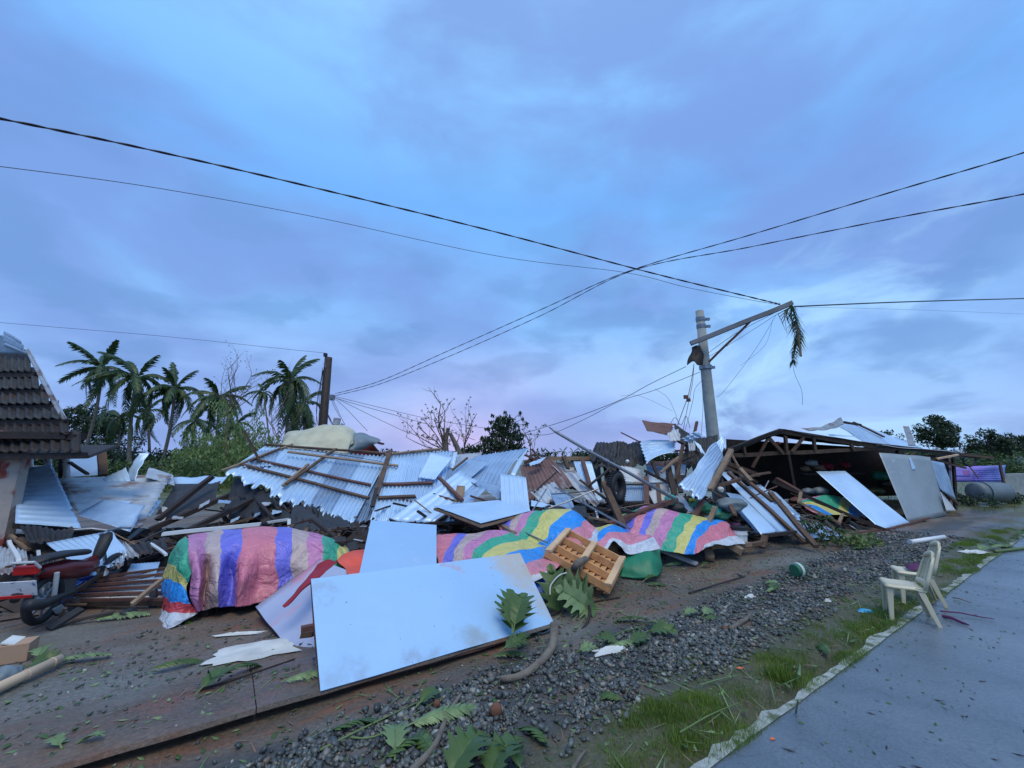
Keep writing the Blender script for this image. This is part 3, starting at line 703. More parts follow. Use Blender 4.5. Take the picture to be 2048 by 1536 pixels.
def beam(p1, p2, w, h, mat='wood', name='plank', parent=None, pl=None, off=.02, jag=.02, **kw):
    a, b = [(p if isinstance(p, Vector) else (pl(p[0], p[1], off) if pl else P(*p))) for p in (p1, p2)]
    n = 5; mb = MB(); o1 = random.uniform(0, 50); d = (b - a).normalized(); up = pl.n if pl else Vector((0, 0, 1))
    if abs(d.dot(up)) > .95: up = Vector((0, 1, .1))
    x = d.cross(up).normalized(); y = x.cross(d); L = (b - a).length
    for i in range(n + 1):
        t = i / n; c = a.lerp(b, t) + (x * mnoise.noise(Vector((t * 2, o1, 0))) + y * mnoise.noise(Vector((t * 2, o1, 5)))) * .010 * L
        for k, (e, f) in enumerate(((-1, -1), (1, -1), (1, 1), (-1, 1))):
            jj = random.uniform(-jag, jag) if i in (0, n) else 0
            mb.v.append(c + x * (e * w / 2) + y * (f * h / 2) + d * jj)
    mb.f.append((3, 2, 1, 0)); mb.f.append(tuple(n * 4 + k for k in range(4)))
    for i in range(n):
        for k in range(4): q = i * 4; mb.f.append((q + k, q + (k + 1) % 4, q + 4 + (k + 1) % 4, q + 4 + k))
    mb.m = [0] * len(mb.f)
    return mb.build(name, MT[mat], parent, **kw)

# --- main collapsed roof, left slope ---------------------------------
pl1 = plane(P(530, 893, 10.0), P(775, 912, 10.3), P(640, 1020, 8.0))
roof = thing('collapsed_roof', P(600, 1000, 8.5), 'big fallen roof of bright corrugated sheets with brown purlins on top, left slope', 'roof', 'slopes of the big fallen roof')
top = [(530, 893), (580, 897), (630, 901), (680, 905), (730, 909), (777, 912)]
bot = [(452, 944), (505, 970), (560, 998), (616, 1012), (660, 1030), (702, 1052)]
for i in range(5):
    q = [top[i], top[i + 1], bot[i + 1], bot[i]]
    corr('sheet', q, 6, 'tin_white' if i != 3 else 'tin', parent=roof, jag=.09, crump=.010, seed=i, pl=pl1, off=-.004 * i, amp=.021)
corr('sheet', [(515, 905), (560, 900), (545, 935), (486, 938)], 7, 'tin', parent=roof, pl=pl1, off=.035, amp=.013)
corr('sheet', [(600, 985), (650, 1000), (668, 1035), (612, 1015)], 8, 'tin', parent=roof, pl=pl1, off=-.06, amp=.014, jag=.15, crump=.05)
for a, b, w, m, n in (((516, 924), (742, 974), .07, 'rust_red', 'purlin'), ((478, 931), (738, 1001), .075, 'wood', 'purlin'), ((528, 892), (776, 911), .06, 'wood', 'purlin'),
                      ((443, 946), (585, 892), .06, 'wood_pale', 'edge_board'), ((672, 905), (572, 977), .075, 'wood', 'rafter'), ((616, 936), (566, 980), .065, 'wood_pale', 'rafter'),
                      ((560, 905), (500, 931), .05, 'wood', 'rafter')):
    beam(a, b, w * .78, .045, m, n, roof, pl1, .045 if n != 'rafter' else .095)
beam((578, 914), (795, 941), .07, .03, 'wood_pale', 'plank', None, pl1, .13, label='long pale plank lying loose across the top of the big roof', cat='plank')
MB().tube([pl1(558, 903, .09), pl1(620, 908, .09), pl1(690, 918, .09), pl1(763, 930, .09), pl1(764, 920, .09)], .008, 6).build('metal_rod', MT['cable'], label='thin black bent rod lying above the pale plank on the big roof', cat='rod')
beam((488, 861, 9.0), (520, 924, 9.2), .11, .05, 'wood', label='brown post sticking up at the left corner of the big roof', cat='post', name='broken_post')
# --- right slope ----------------------------------------------------
pl2 = plane(P(777, 912, 10.1), P(905, 902, 10.6), P(800, 1048, 8.0))
roof2 = thing('collapsed_roof', P(800, 1045, 8.2), 'steeper right slope of the big fallen roof, split open along a wide rafter', 'roof', 'slopes of the big fallen roof')
top = [(779, 911), (822, 907), (865, 903), (905, 902)]; bot = [(738, 1046), (790, 1052), (838, 1050), (880, 1046)]
for i in range(3): corr('sheet', [top[i], top[i + 1], bot[i + 1], bot[i]], 6, 'tin_white', parent=roof2, jag=.06, seed=20 + i, pl=pl2, off=-.004 * i, amp=.022, crump=.012)
corr('sheet', [(903, 902), (935, 925), (905, 985), (872, 1040)], 8, 'tin', parent=roof2, pl=pl2, off=-.03, amp=.014, crump=.05)
for a, b, w, m, n in (((781, 908), (752, 1000), .095, 'wood', 'rafter'), ((754, 985), (745, 1022), .08, 'wood_dark', 'rafter'), ((766, 973), (865, 970), .075, 'rust_red', 'purlin'), ((756, 1000), (832, 997), .07, 'wood', 'purlin'), ((770, 913), (880, 902), .05, 'wood_pale', 'purlin')):
    beam(a, b, w, .05, m, n, roof2, pl2, .05 if n == 'purlin' else .10)
for i, (q, lab) in enumerate((([(756, 940), (763, 950), (722, 1058), (700, 1032)], 'narrow dark folded sheet filling the split between the two roof slopes'),
                              ([(741, 975), (748, 985), (733, 1062), (716, 1050)], 'second folded sheet in the split of the big roof, nearer the tarp'))):
    corr('tin_sheet', q, 5, 'tin', pl=pl1, off=-.12 - .05 * i, amp=.03, crump=.03, label=lab, cat='metal sheet')
# --- middle sheets --------------------------------------------------
def S(q, waves, mat, label, amp=.011, **kw):
    corr('tin_sheet', q, waves, mat, amp, label=label, cat='metal sheet', **kw)
S([(955, 912, 10.4), (1052, 897, 10.2), (1000, 985, 8.6), (912, 955, 9.2)], 11, 'tin', 'wide corrugated sheet with rising right edge under the torn tree', .028, sag=-.12, jag=.05, crump=.03)
S([(1046, 897, 10.25), (1057, 897, 10.2), (1030, 952, 9.3), (1021, 950, 9.3)], 2, 'tin_white', 'thin bright turned-up strip at the edge of the wide middle sheet', .006)
S([(907, 905, 10.2), (915, 903, 10.2), (908, 938, 9.8), (898, 935, 9.8)], 2, 'tin_white', 'small upright sliver of tin on the ridge left of the stump')
S([(900, 910, 10.3), (965, 905, 10.8), (955, 935, 10), (905, 940, 9.8)], 8, 'tin_old', 'grey sagging sheet in the dip between the big roof and the middle sheet', .012, crump=.05)
S([(920, 941, 8.9), (955, 962, 8.6), (862, 1046, 7.5), (773, 1042, 7.6)], 4, 'tin_white', 'long smooth sheet sliding down diagonally in front of the right slope', .008, crump=.02)
S([(950, 965, 8.6), (975, 975, 8.4), (900, 1048, 7.3), (860, 1046, 7.4)], 3, 'tin', 'second smooth sheet beside the long diagonal one', .008, crump=.03)
S([(925, 955, 8.9), (1000, 972, 8.6), (1000, 1000, 8.2), (945, 965, 8.5)], 7, 'tin', 'crumpled sheet fanned out above the broken crate frame', .02, crump=.06, jag=.1)
S([(1000, 948, 8.4), (1052, 955, 8.3), (1060, 1024, 7.6), (1003, 1020, 7.6)], 6, 'tin_white', 'pale upright sheet with fine ribs standing beside the rusty one', .007, crump=.02)
S([(1040, 932, 9.6), (1102, 911, 9.8), (1147, 972, 8.7), (1056, 1003, 8.4)], 11, 'tin_rust', 'rust brown corrugated sheet lying slanted in the middle of the wreck', .015, jag=.05, crump=.03)
S([(1058, 926, 9.2), (1092, 914, 9.3), (1080, 926, 9.1), (1060, 932, 9.1)], 3, 'tin_white', 'small white torn strip over the rusty sheet')
S([(1100, 985, 8.2), (1135, 982, 8.2), (1156, 1030, 7.6), (1118, 1024, 7.6)], 4, 'tin', 'bent grey sheet curling down right of the rusty one', .016, bend=.07)
S([(1062, 1000, 8.0), (1110, 1012, 7.9), (1115, 1018, 7.7), (1062, 1012, 7.7)], 3, 'tin_white', 'flat white strip along the foot of the rusty sheet', .006)
S([(1103, 930, 9.4), (1150, 940, 9.2), (1200, 1005, 8.3), (1183, 1008, 8.3)], 3, 'tin_old', 'dark grey gutter-like sheet slanting below the pale beam', .015, bend=-.08)
S([(1114, 930, 9.8), (1148, 935, 9.8), (1152, 960, 9.5), (1125, 952, 9.5)], 5, 'tin_old', 'grey sheet half hidden behind the slanting gutter')
S([(1147, 923, 9.6), (1163, 923, 9.6), (1190, 1010, 8.8), (1173, 1000, 8.9)], 5, 'tin_white', 'left strip of the ribbed upright sheet below the pale beam', .012)
S([(1169, 923, 9.6), (1183, 923, 9.6), (1205, 1003, 8.8), (1191, 1008, 8.8)], 5, 'tin_white', 'right strip of the ribbed upright sheet below the pale beam', .012)
beam((1165, 921, 9.5), (1192, 1012, 8.7), .08, .05, 'rust_red', label='reddish post between the two ribbed upright strips', cat='post', name='broken_post')
beam((1094, 917, 9.7), (1218, 917, 9.9), .14, .09, 'wood_pale', label='long pale horizontal beam left of the dark mound', cat='beam', name='loose_timber')
S([(1194, 882, 10.2), (1284, 882, 10.2), (1290, 926, 9.6), (1180, 920, 9.6)], 14, 'tin_dark', 'dark rust-black corrugated sheet heaped like a mound above the tyre', .012, bend=-.12, sag=.10, crump=.13, jag=.2)
S([(1182, 912, 9.8), (1236, 900, 9.9), (1250, 935, 9.5), (1190, 940, 9.5)], 7, 'tin_dark', 'dark crumpled sheet at the foot of the dark mound', .012, crump=.2, jag=.25)
S([(1280, 883, 9.7), (1294, 928, 9.0), (1348, 904, 9.2), (1352, 881, 9.7)], 7, 'tin_white', 'bright curved corrugated sheet in front of the dark mound', .02, sag=-.10, crump=.03, nv=16)
S([(1284, 841, 9.8), (1294, 862, 9.6), (1342, 873, 9.6), (1352, 848, 9.8)], 5, 'tin_rust', 'dark ragged sheet flung highest left of the concrete pole', .014, crump=.08, jag=.12)
S([(1348, 847, 9.8), (1336, 872, 9.5), (1368, 888, 9.4), (1380, 868, 9.7)], 5, 'tin_dark', 'bent dark sheet joined to the right of the highest ragged one', .016, crump=.08, bend=.12)
S([(1335, 865, 9.5), (1356, 858, 9.6), (1362, 880, 9.3), (1340, 884, 9.3)], 4, 'tin_old', 'crumpled grey tin knot under the highest ragged sheet', .02, crump=.18)
S([(1362, 878, 9.3), (1392, 862, 9.4), (1412, 872, 9.4), (1372, 884, 9.3)], 4, 'tin', 'crumpled bright tin draped against the foot of the concrete pole', .02, crump=.15)
S([(1374, 872, 9.5), (1392, 872, 9.5), (1390, 902, 9.2), (1378, 903, 9.2)], 3, 'tin_old', 'short hanging grey tin tongue left of the concrete pole', .015, crump=.08)
S([(1388, 880, 9.4), (1402, 892, 9.3), (1412, 912, 9.2), (1404, 906, 9.2)], 3, 'tin_white', 'twisted white sliver left of the concrete pole', .01, crump=.1)
S([(1432, 884, 9.1), (1447, 915, 9.0), (1404, 1000, 8.0), (1354, 974, 8.2)], 8, 'tin', 'long twisted corrugated sheet leaning against the concrete pole', .022, crump=.05, jag=.06, nv=20)
S([(1445, 870, 9.3), (1449, 882, 9.2), (1440, 925, 9.0), (1425, 895, 9.1)], 3, 'tin_white', 'pointed upper end of tin curling round the concrete pole', .02, crump=.06)
S([(1238, 930, 9.6), (1282, 938, 9.5), (1288, 968, 9.2), (1240, 962, 9.2)], 10, 'tin_old', 'upper grey ribbed wall sheet right of the tyre', .009)
S([(1250, 972, 9.1), (1288, 970, 9.1), (1292, 1003, 8.8), (1250, 1003, 8.8)], 10, 'tin', 'lower pale ribbed wall sheet right of the tyre', .009)
S([(1292, 930, 9.6), (1332, 935, 9.6), (1332, 966, 9.3), (1298, 967, 9.3)], 9, 'tin', 'ribbed sheet seen under the bright curved one', .009)
S([(1302, 968, 9.2), (1336, 967, 9.2), (1342, 1000, 8.9), (1305, 1008, 8.9)], 6, 'tin_old', 'lower ribbed sheet behind the long thin pipe', .009)
S([(1296, 985, 8.8), (1312, 978, 8.8), (1330, 1008, 8.5), (1308, 1008, 8.5)], 1, 'light_grey', 'small flat pale board behind the foot of the long pipe', .001)
S([(1334, 930, 9.6), (1350, 928, 9.6), (1352, 958, 9.3), (1340, 958, 9.3)], 3, 'tin_white', 'small bright sheet between dark posts')
S([(1352, 925, 9.7), (1372, 930, 9.7), (1370, 950, 9.4), (1354, 950, 9.4)], 3, 'tin', 'small grey sheet right of the dark posts')
# rising strip sheets far left -------------------------------------------------
S([(36, 938, 8.2), (30, 1046, 6.9), (163, 1056, 7.2), (103, 928, 8.6)], 13, 'tin_white', 'bright steep sheet at the far left beside the peeling wall', .010, crump=.008)
S([(104, 957, 8.4), (150, 1022, 7.5), (282, 1052, 7.9), (346, 948, 9.6)], 12, 'tin_old', 'long weathered sheet with a rust stripe across it at the left', .014, crump=.015, seed=4)
S([(150, 1030, 7.45), (205, 1000, 7.9), (290, 1010, 8.1), (262, 1064, 7.6)], 4, 'tin', 'smooth grey sheet sagging along the foot of the weathered one', .006, bend=.0, crump=.03)
S([(206, 1003, 7.95), (228, 1035, 7.9), (300, 1032, 8.3), (325, 1000, 8.9)], 5, 'tin_white', 'clean bright sheet laid over the weathered one', .007, crump=.01)
S([(128, 915, 9.4), (130, 955, 9.0), (200, 950, 9.2), (202, 908, 9.8)], 7, 'tin', 'small square sheet standing behind the white pipes', .010)
S([(252, 962, 8.4), (280, 906, 8.6), (300, 905, 8.7), (272, 962, 8.3)], 3, 'tin_white', 'bright folded sheet standing up above the weathered roof', .008, bend=.05, crump=.06)
S([(205, 958, 8.3), (252, 935, 8.5), (262, 963, 8.3), (212, 963, 8.2)], 4, 'tin_white', 'lower flap of the bright folded sheet', .010, crump=.06)
S([(298, 935, 9.6), (346, 950, 9.8), (350, 972, 9.4), (290, 955, 9.0)], 5, 'tin_old', 'rust stained curved sheet end above the weathered roof', .008, bend=.05)
S([(346, 955, 10.2), (455, 953, 10.2), (442, 968, 9.8), (352, 970, 9.8)], 2, 'tin_white', 'long bright ridge strip in front of the pale thicket', .02)
S([(352, 968, 9.8), (442, 967, 9.8), (372, 1010, 8.8), (312, 1030, 8.6)], 8, 'tin_dark', 'roof sheet coloured shade-dark below the bright ridge strip', .010)  # dark tin puts the hollow's shade into the sheet's colour
S([(96, 1086, 5.9), (220, 1062, 6.2), (262, 1112, 5.8), (178, 1148, 5.3)], 10, 'tin_white', 'bright corrugated sheet tipped over the motorcycle', .022, jag=.10, crump=.02)
S([(222, 1092, 6.0), (254, 1086, 6.1), (278, 1112, 5.8), (208, 1146, 5.4)], 7, 'tin_old', 'frayed ribbed end beside the tipped bright sheet', .022, jag=.2, crump=.05)
S([(262, 1128, 5.9), (320, 1124, 6.0), (308, 1160, 5.6), (246, 1160, 5.6)], 8, 'tin', 'small ribbed sheet left of the big striped tarp', .009)
S([(315, 1010, 9.0), (352, 1020, 8.6), (330, 1060, 8), (318, 1055, 8.2)], 3, 'light_grey', 'pale scrap in the dark hollow left of the roof')
for i, (x, y) in enumerate(((345, 1032), (400, 1010), (438, 1000), (462, 1040), (510, 1028), (545, 1020), (520, 1005), (480, 1050), (505, 1056), (440, 1062))):
    rr = random.Random(i); a = rr.uniform(-.6, .1); L = rr.uniform(14, 26); w = rr.uniform(5, 9)
    dx, dy = L * math.cos(a), L * math.sin(a)
    S([(x, y, 8.0), (x + dx, y + dy, 8.2), (x + dx * .8, y + dy + w, 7.9), (x - 3, y + w * 1.1, 7.8)], 2, rr.choice(['tin', 'tin_old', 'tin_white']), 'small pale tin scrap caught in the dark hollow under the big roof', .01, crump=.1, group='tin scraps in the dark hollow')
# right hand slide of sheets ---------------------------------------------------
S([(1440, 945, 10.4), (1460, 942, 10.5), (1602, 1070, 8.9), (1560, 1070, 8.6)], 4, 'tin_white', 'long bright sheet sliding to the ground right of the pole, upper one', .012, crump=.02)
S([(1452, 985, 9.3), (1482, 990, 9.4), (1555, 1063, 8.4), (1524, 1072, 8.2)], 3, 'tin_white', 'long bright sheet with a perforated edge nearest the white bucket', .012, crump=.015)
S([(1478, 975, 10.0), (1500, 972, 10.1), (1640, 1075, 8.9), (1600, 1080, 8.6)], 4, 'tin', 'third long bright sheet of the slide, crossed by brown beams', .014, crump=.03)
S([(1538, 980, 10.8), (1552, 985, 10.9), (1610, 1040, 10.0), (1588, 1040, 9.8)], 3, 'tin_white', 'narrow bright sheet under the branching beams of the slide', .012, crump=.04)
S([(1500, 968, 10.6), (1520, 970, 10.7), (1600, 1030, 9.9), (1570, 1035, 9.7)], 3, 'tin', 'short bright sheet high on the slide', .012, crump=.04)
S([(1600, 1040, 9.8), (1640, 1045, 9.9), (1690, 1076, 9.2), (1640, 1080, 9.0)], 4, 'tin', 'sheet end showing behind the leafy branch', .012, crump=.05)
S([(1632, 943, 12.0), (1690, 942, 12.3), (1820, 1046, 11.3), (1765, 1062, 10.6)], 5, 'tin_white', 'smooth pale sheet leaning out of the open front of the building', .008, crump=.02)
S([(1738, 1040, 11.3), (1752, 1044, 11.2), (1775, 1062, 10.7), (1750, 1060, 10.8)], 2, 'tin', 'short bright strip under the leaning pale sheet')
# ------------------------------------------------------------------ loose timber, each its own thing
def B(a, b, w, mat, label, h=None, name='loose_timber', cat='beam'): beam(a, b, w, h or w * .6, mat, label=label, cat=cat, name=name)
B((1215, 1050, 7.6), (1352, 998, 8.2), .13, 'rust_red', 'thick dark red-brown beam lying over the striped tarps')
B((1388, 986, 8.3), (1500, 953, 9.2), .09, 'wood', 'long brown beam running right from the twisted sheet')
B((1208, 966, 8.4), (1246, 1052, 7.5), .12, 'wood', 'brown post leaning in front of the tyre', cat='post')
B((1292, 955, 9.0), (1294, 1012, 8.6), .10, 'rust_red', 'upright dark post right of the ribbed wall sheets', cat='post')
B((1315, 968, 8.9), (1321, 1014, 8.4), .08, 'wood', 'upright brown post behind the long pipe', cat='post')
B((1288, 941, 9.1), (1338, 966, 8.9), .09, 'wood_dark', 'dark beam under the bright curved sheet')
B((1305, 925, 9.2), (1318, 958, 9.0), .07, 'wood_dark', 'short dark stud under the bright curved sheet')
B((1322, 945, 8.9), (1356, 915, 9.1), .06, 'wood_pale', 'thin pale stick crossing under the bright curved sheet')
B((1334, 925, 9.2), (1350, 990, 8.8), .11, 'wood_dark', 'dark upright post in the middle of the pole wreckage', cat='post')
B((1352, 925, 9.3), (1362, 985, 8.8), .10, 'wood_dark', 'second dark upright post in the middle of the pole wreckage', cat='post')
B((1285, 1008, 8.8), (1225, 1006, 8.8), .08, 'wood_dark', 'dark sill under the pale ribbed wall sheet')
B((1228, 968, 9.0), (1292, 970, 9.0), .05, 'wood_dark', 'dark batten across the ribbed wall sheets')
B((1389, 866, 9.6), (1394, 843, 9.7), .06, 'rust_red', 'short reddish stub standing left of the concrete pole', cat='post')
B((1242, 865, 10.2), (1280, 884, 10.0), .05, 'rust_red', 'thin reddish stick jutting left over the dark mound')
B((1462, 900, 9.0), (1420, 980, 8.2), .10, 'wood_pale', 'pale broken beam leaning right of the twisted sheet')
B((1461, 905, 9.0), (1478, 935, 8.9), .05, 'wood_pale', 'short pale stick leaning from the top of the pale broken beam')
B((1480, 938, 9.1), (1502, 962, 8.8), .09, 'wood_pale', 'short pale board under the truss of the building')
B((1450, 925, 10.6), (1518, 950, 10.4), .16, 'wood', 'bundle-thick brown board slanting below the truss')
B((1455, 935, 10.4), (1515, 965, 10.2), .10, 'wood', 'brown board just below the thick slanting one')
B((1457, 945, 9.7), (1610, 1085, 8.2), .09, 'wood', 'long brown beam lying down the slide of bright sheets')
B((1480, 950, 10.0), (1545, 1003, 9.2), .09, 'wood', 'upper half of a broken brown beam on the slide')
B((1540, 985, 9.4), (1632, 1092, 8.0), .10, 'wood', 'lower brown beam on the slide ending in the mud')
B((1545, 962, 11.2), (1768, 1060, 10.4), .13, 'wood_dark', 'long dark beam slanting across the open front of the building')
B((1598, 1004, 10.4), (1680, 1047, 10.0), .08, 'wood_pale', 'pale lower rail of the slanting frame by the leafy branch')
B((1602, 985, 10.7), (1598, 1006, 10.4), .07, 'wood_pale', 'short pale end stud of the slanting frame')
B((1685, 1028, 10.3), (1678, 1046, 10.0), .06, 'wood_pale', 'short pale stud at the low end of the slanting frame')
B((1552, 958, 11.5), (1600, 985, 11.0), .16, 'rust_red', 'wide reddish board at the top of the slanting frame')
B((1527, 1071, 8.1), (1590, 1064, 8.3), .09, 'wood_dark', 'dark top rail of the low broken bench at the foot of the slide')
B((1530, 1072, 8.1), (1524, 1095, 7.9), .10, 'wood', 'short brown leg of the low broken bench at the foot of the slide')
B((1415, 1092, 7.6), (1420, 1118, 7.35), .14, 'wood_pale', 'short light timber leg under the right striped tarp', cat='post')
B((1418, 1094, 7.55), (1500, 1088, 7.85), .11, 'wood_pale', 'light timber rail along the hem of the right striped tarp')
B((1462, 1090, 7.55), (1485, 1104, 7.45), .17, 'wood_pale', 'square light timber block under the right striped tarp')
B((1485, 1092, 7.8), (1530, 1084, 8.0), .10, 'wood', 'brown timber end right of the white bucket')
B((1320, 1100, 7.35), (1395, 1128, 7.0), .14, 'light_grey', 'pale flat board sliding out from under the right striped tarp', .03)
B((1430, 1015, 8.2), (1410, 1062, 7.7), .08, 'wood_pale', 'pale broken stick standing behind the right striped tarp')
B((1455, 1000, 8.4), (1470, 1030, 8.0), .07, 'wood', 'brown stick behind the white ball')
B((1405, 1000, 8.3), (1368, 1080, 7.6), .09, 'rust_red', 'reddish stick leaning over the right striped tarp')
B((1276, 1040, 7.7), (1268, 1066, 7.5), .03, 'wood_dark', 'thin dark stick standing on the right striped tarp')
B((878, 955, 8.7), (925, 1000, 7.9), .07, 'rust_red', 'upper reddish rail of the broken crate frame'); B((868, 988, 8.3), (932, 1010, 7.9), .07, 'rust_red', 'lower reddish rail of the broken crate frame')
B((922, 975, 8.4), (918, 1008, 8.0), .16, 'wood_pale', 'pale square post end inside the broken crate frame', cat='post')
B((870, 1046, 7.3), (920, 1012, 7.7), .07, 'wood_dark', 'dark stick under the white framed table top')
B((905, 940, 9.1), (935, 915, 9.6), .05, 'wood', 'brown broken twig-like stick stuck on the middle sheets')
B((850, 1048, 7.3), (925, 1045, 7.1), .08, 'wood_dark', 'dark beam below the white framed table top')
B((995, 1045, 6.9), (1030, 1068, 6.5), .08, 'wood_pale', 'light timber leg kicked out under the white framed table top', cat='post')
B((560, 1070, 7.0), (745, 1062, 7.2), .10, 'wood', 'brown beam lying behind the big striped tarp')
B((640, 1074, 7.1), (735, 1090, 6.7), .14, 'wood_dark', 'dark red beam behind the orange tarp')
B((425, 953, 8.8), (315, 1040, 8.0), .12, 'wood_dark', 'brown rafter slanting down left of the big roof')  # brown rafter in the dark timber, standing in for the hollow's shade
B((300, 1060, 7.8), (470, 985, 8.8), .14, 'wood_dark', 'black rafter in the dark hollow left of the big roof')
B((345, 1075, 7.3), (505, 1000, 8.4), .12, 'wood_dark', 'second black rafter in the dark hollow left of the big roof')
B((560, 1050, 7.5), (500, 1068, 7.2), .09, 'wood', 'brown stick above the left shoulder of the big striped tarp')
B((325, 1068, 6.4), (520, 1048, 6.9), .06, 'plastic_white', 'long white pipe-like batten lying above the big striped tarp', .05, name='white_batten', cat='batten')
B((535, 1045, 7.3), (580, 1038, 7.5), .06, 'light_grey', 'short pale stick right of the long white batten')
B((578, 1040, 7.4), (578, 1056, 7.2), .05, 'light_grey', 'tiny pale upright stick right of the long white batten')
B((18, 1082, 6.3), (38, 1120, 5.6), .04, 'plastic_white', 'thin white stick above the motorcycle tail light', .03)
B((38, 1078, 6.8), (170, 1150, 5.9), .08, 'wood', 'brown stick slanting above the motorcycle seat')
B((60, 1055, 7.2), (100, 1110, 6.4), .09, 'wood', 'brown stick slanting under the far left bright sheet')
B((20, 1070, 7), (58, 1100, 6.4), .05, 'wood_pale', 'pale thin stick behind the motorcycle')
B((30, 1050, 7.3), (220, 1068, 7.8), .15, 'wood_dark', 'dark beam under the lower edge of the left sheets')
B((180, 1085, 7.2), (305, 1110, 6.9), .07, 'wood_dark', 'dark thin beam left of the big striped tarp')
B((300, 1085, 6.8), (333, 1110, 6.2), .04, 'plastic_white', 'thin white stick leaning on the left end of the big striped tarp')
for i, (x, y0, y1, lab) in enumerate(((60, 908, 945, 'white capped vertical pipe nearest the peeling wall'), (97, 915, 935, 'short white vertical pipe in the middle of the three'), (134, 898, 958, 'tall white vertical pipe at the right of the three'))):
    p = thing('white_pipe', P(x, y1, 8.6), lab, 'pipe'); MB().tube([P(x, y1, 8.6), P(x - 2, y0, 8.6)], .055, 10).build('shaft', MT['plastic_white'], p, smooth=True)
    MB().tube([P(x - 2, y0 + 3, 8.6), P(x - 2, y0 - 1, 8.6)], .07, 10).build('cap', MT['plastic_white'], p)
B((88, 904, 8.5), (122, 898, 8.6), .07, 'plastic_white', 'short white horizontal bar above the white pipes', .05)
B((122, 915, 8.7), (120, 960, 8.5), .06, 'wood_dark', 'dark post left of the tall white pipe', cat='post'); B((140, 925, 8.6), (175, 948, 8.4), .06, 'wood', 'brown brace right of the tall white pipe')
B((203, 895, 9.2), (206, 950, 9.0), .14, 'wood', 'brown post at the right edge of the small square sheet', cat='post')
B((1068, 985, 8.3), (1112, 945, 8.7), .03, 'wood_dark', 'thin dark stick across the rusty sheet')
B((1050, 910, 9.6), (1085, 925, 9.4), .07, 'rust_red', 'reddish broken batten at the top of the rusty sheet'); B((1064, 898, 9.6), (1080, 918, 9.5), .06, 'rust_red', 'short reddish batten rising above the rusty sheet')
B((1050, 925, 9.5), (1066, 918, 9.6), .10, 'wood', 'brown splintered end beside the white sliver'); B((1128, 914, 9.65), (1136, 938, 9.5), .08, 'wood', 'brown strut hanging from the pale beam')
B((1222, 935, 9.2), (1180, 970, 8.6), .05, 'wood_dark', 'thin dark stick between the ribbed strips and the tyre')
B((1110, 975, 8.0), (1260, 1058, 7.0), .025, 'steel', 'thin grey rod slanting over the yellow fold of tarp', .025, name='metal_rod', cat='rod')
B((1188, 1008, 8.5), (1196, 1038, 7.9), .035, 'plastic_white', 'thin white stick below the ribbed upright strips', .03)
B((1165, 1032, 7.6), (1215, 1042, 7.5), .05, 'wood_pale', 'pale stick along the top of the middle striped tarp')
B((1300, 1000, 8.7), (1340, 1040, 8.0), .05, 'wood_dark', 'dark stick beside the teal plastic lump')
MB().tube([P(1098, 854, 7.9), P(1112, 864, 7.9), P(1170, 898, 7.9), P(1262, 948, 7.9), P(1352, 1000, 7.9)], [.012, .028, .03, .03, .03], 8).build('long_pipe', MT['steel'], label='long thin metal pipe rising left to a sharp tip over the rusty sheet', cat='pipe', smooth=True)
# thin bent rod over the striped tarp
MB().tube([P(1093, 1003 - 25, 7.6), P(1066, 1020, 7.3), P(1046, 1063, 6.6), P(1095, 1086, 6.2)], .012, 6).build('bent_wire', MT['steel'], label='thin grey wire bent like an elbow over the middle striped tarp', cat='wire')
# loose broken planks: nothing tells them apart
def heap_z(x, y):
    m_ = y - 6.3 - .45 * x - min(2.3, max(0, (-3.6 - x) * 1.3))
    k = max(0, min(1, (m_ - .25) / 1.0)) * max(0, min(1, (6.0 - m_) / 2.0))
    px = 1024 + x / max(y, .1) * FPX * 1.03
    hmax = .62 if px < 1450 else .34
    if px > 1560: hmax = .16
    if px < 420: hmax = .34
    return k * hmax * (.75 + .5 * mnoise.noise(Vector((x * .7, y * .7, 0))))
rr = random.Random(11)
for i in range(120):
    x = rr.uniform(-6.0, 7.0); m_ = rr.uniform(.6, 3.4) + min(2.3, max(0, (-3.6 - x) * 1.3)); y = 6.3 + .45 * x + m_
    z = heap_z(x, y) + rr.uniform(-.02, .22); L = rr.uniform(.4, 1.5); a = rr.uniform(0, 6.28); e = rr.gauss(0, .32)
    d = Vector((math.cos(a) * math.cos(e), math.sin(a) * math.cos(e), math.sin(e))) * L / 2; c = Vector((x, y, z))
    lo = min((c - d).z, (c + d).z)
    if lo < .03: c.z += .05 - lo
    beam(c - d, c + d, rr.uniform(.03, .075), rr.uniform(.02, .04), rr.choice(['wood_dark', 'wood_dark', 'wood_dark', 'wood', 'wood', 'rust_red']), 'broken_plank', label='broken brown plank lying loose among the rubble under the fallen roofs', cat='plank', group='loose broken planks in the rubble')
# bulk of small rubble: heap surface plus shards
V_ = []; F_ = []; gx, gy = 150, 60
for j in range(gy + 1):
    for i in range(gx + 1):
        x = -9.5 + 21 * i / gx; y = 6.3 + .45 * x + .1 + 6.2 * j / gy; z = heap_z(x, y)
        z += (.05 * mnoise.noise(Vector((x * 4, y * 4, 1))) + .04 * mnoise.noise(Vector((x * 11, y * 11, 1)))) if z > .01 else -.06; V_.append((x, y, z))
for j in range(gy):
    for i in range(gx): k = j * (gx + 1) + i; F_.append((k, k + 1, k + gx + 2, k + gx + 1))
rub = M('rubble_mass', (.030, .022, .018), (.014, .011, .010), 3, .9, 0, .8, 16, c3=(.07, .045, .033), s3=5, t3=.6)  # near-black base paints the shade of the hollows into the rubble
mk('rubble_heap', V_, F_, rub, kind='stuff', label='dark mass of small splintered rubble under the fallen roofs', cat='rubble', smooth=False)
mats = ['wood_dark', 'wood', 'tin_old', 'tin_dark', 'light_grey', 'wood_pale']; mb = MB()
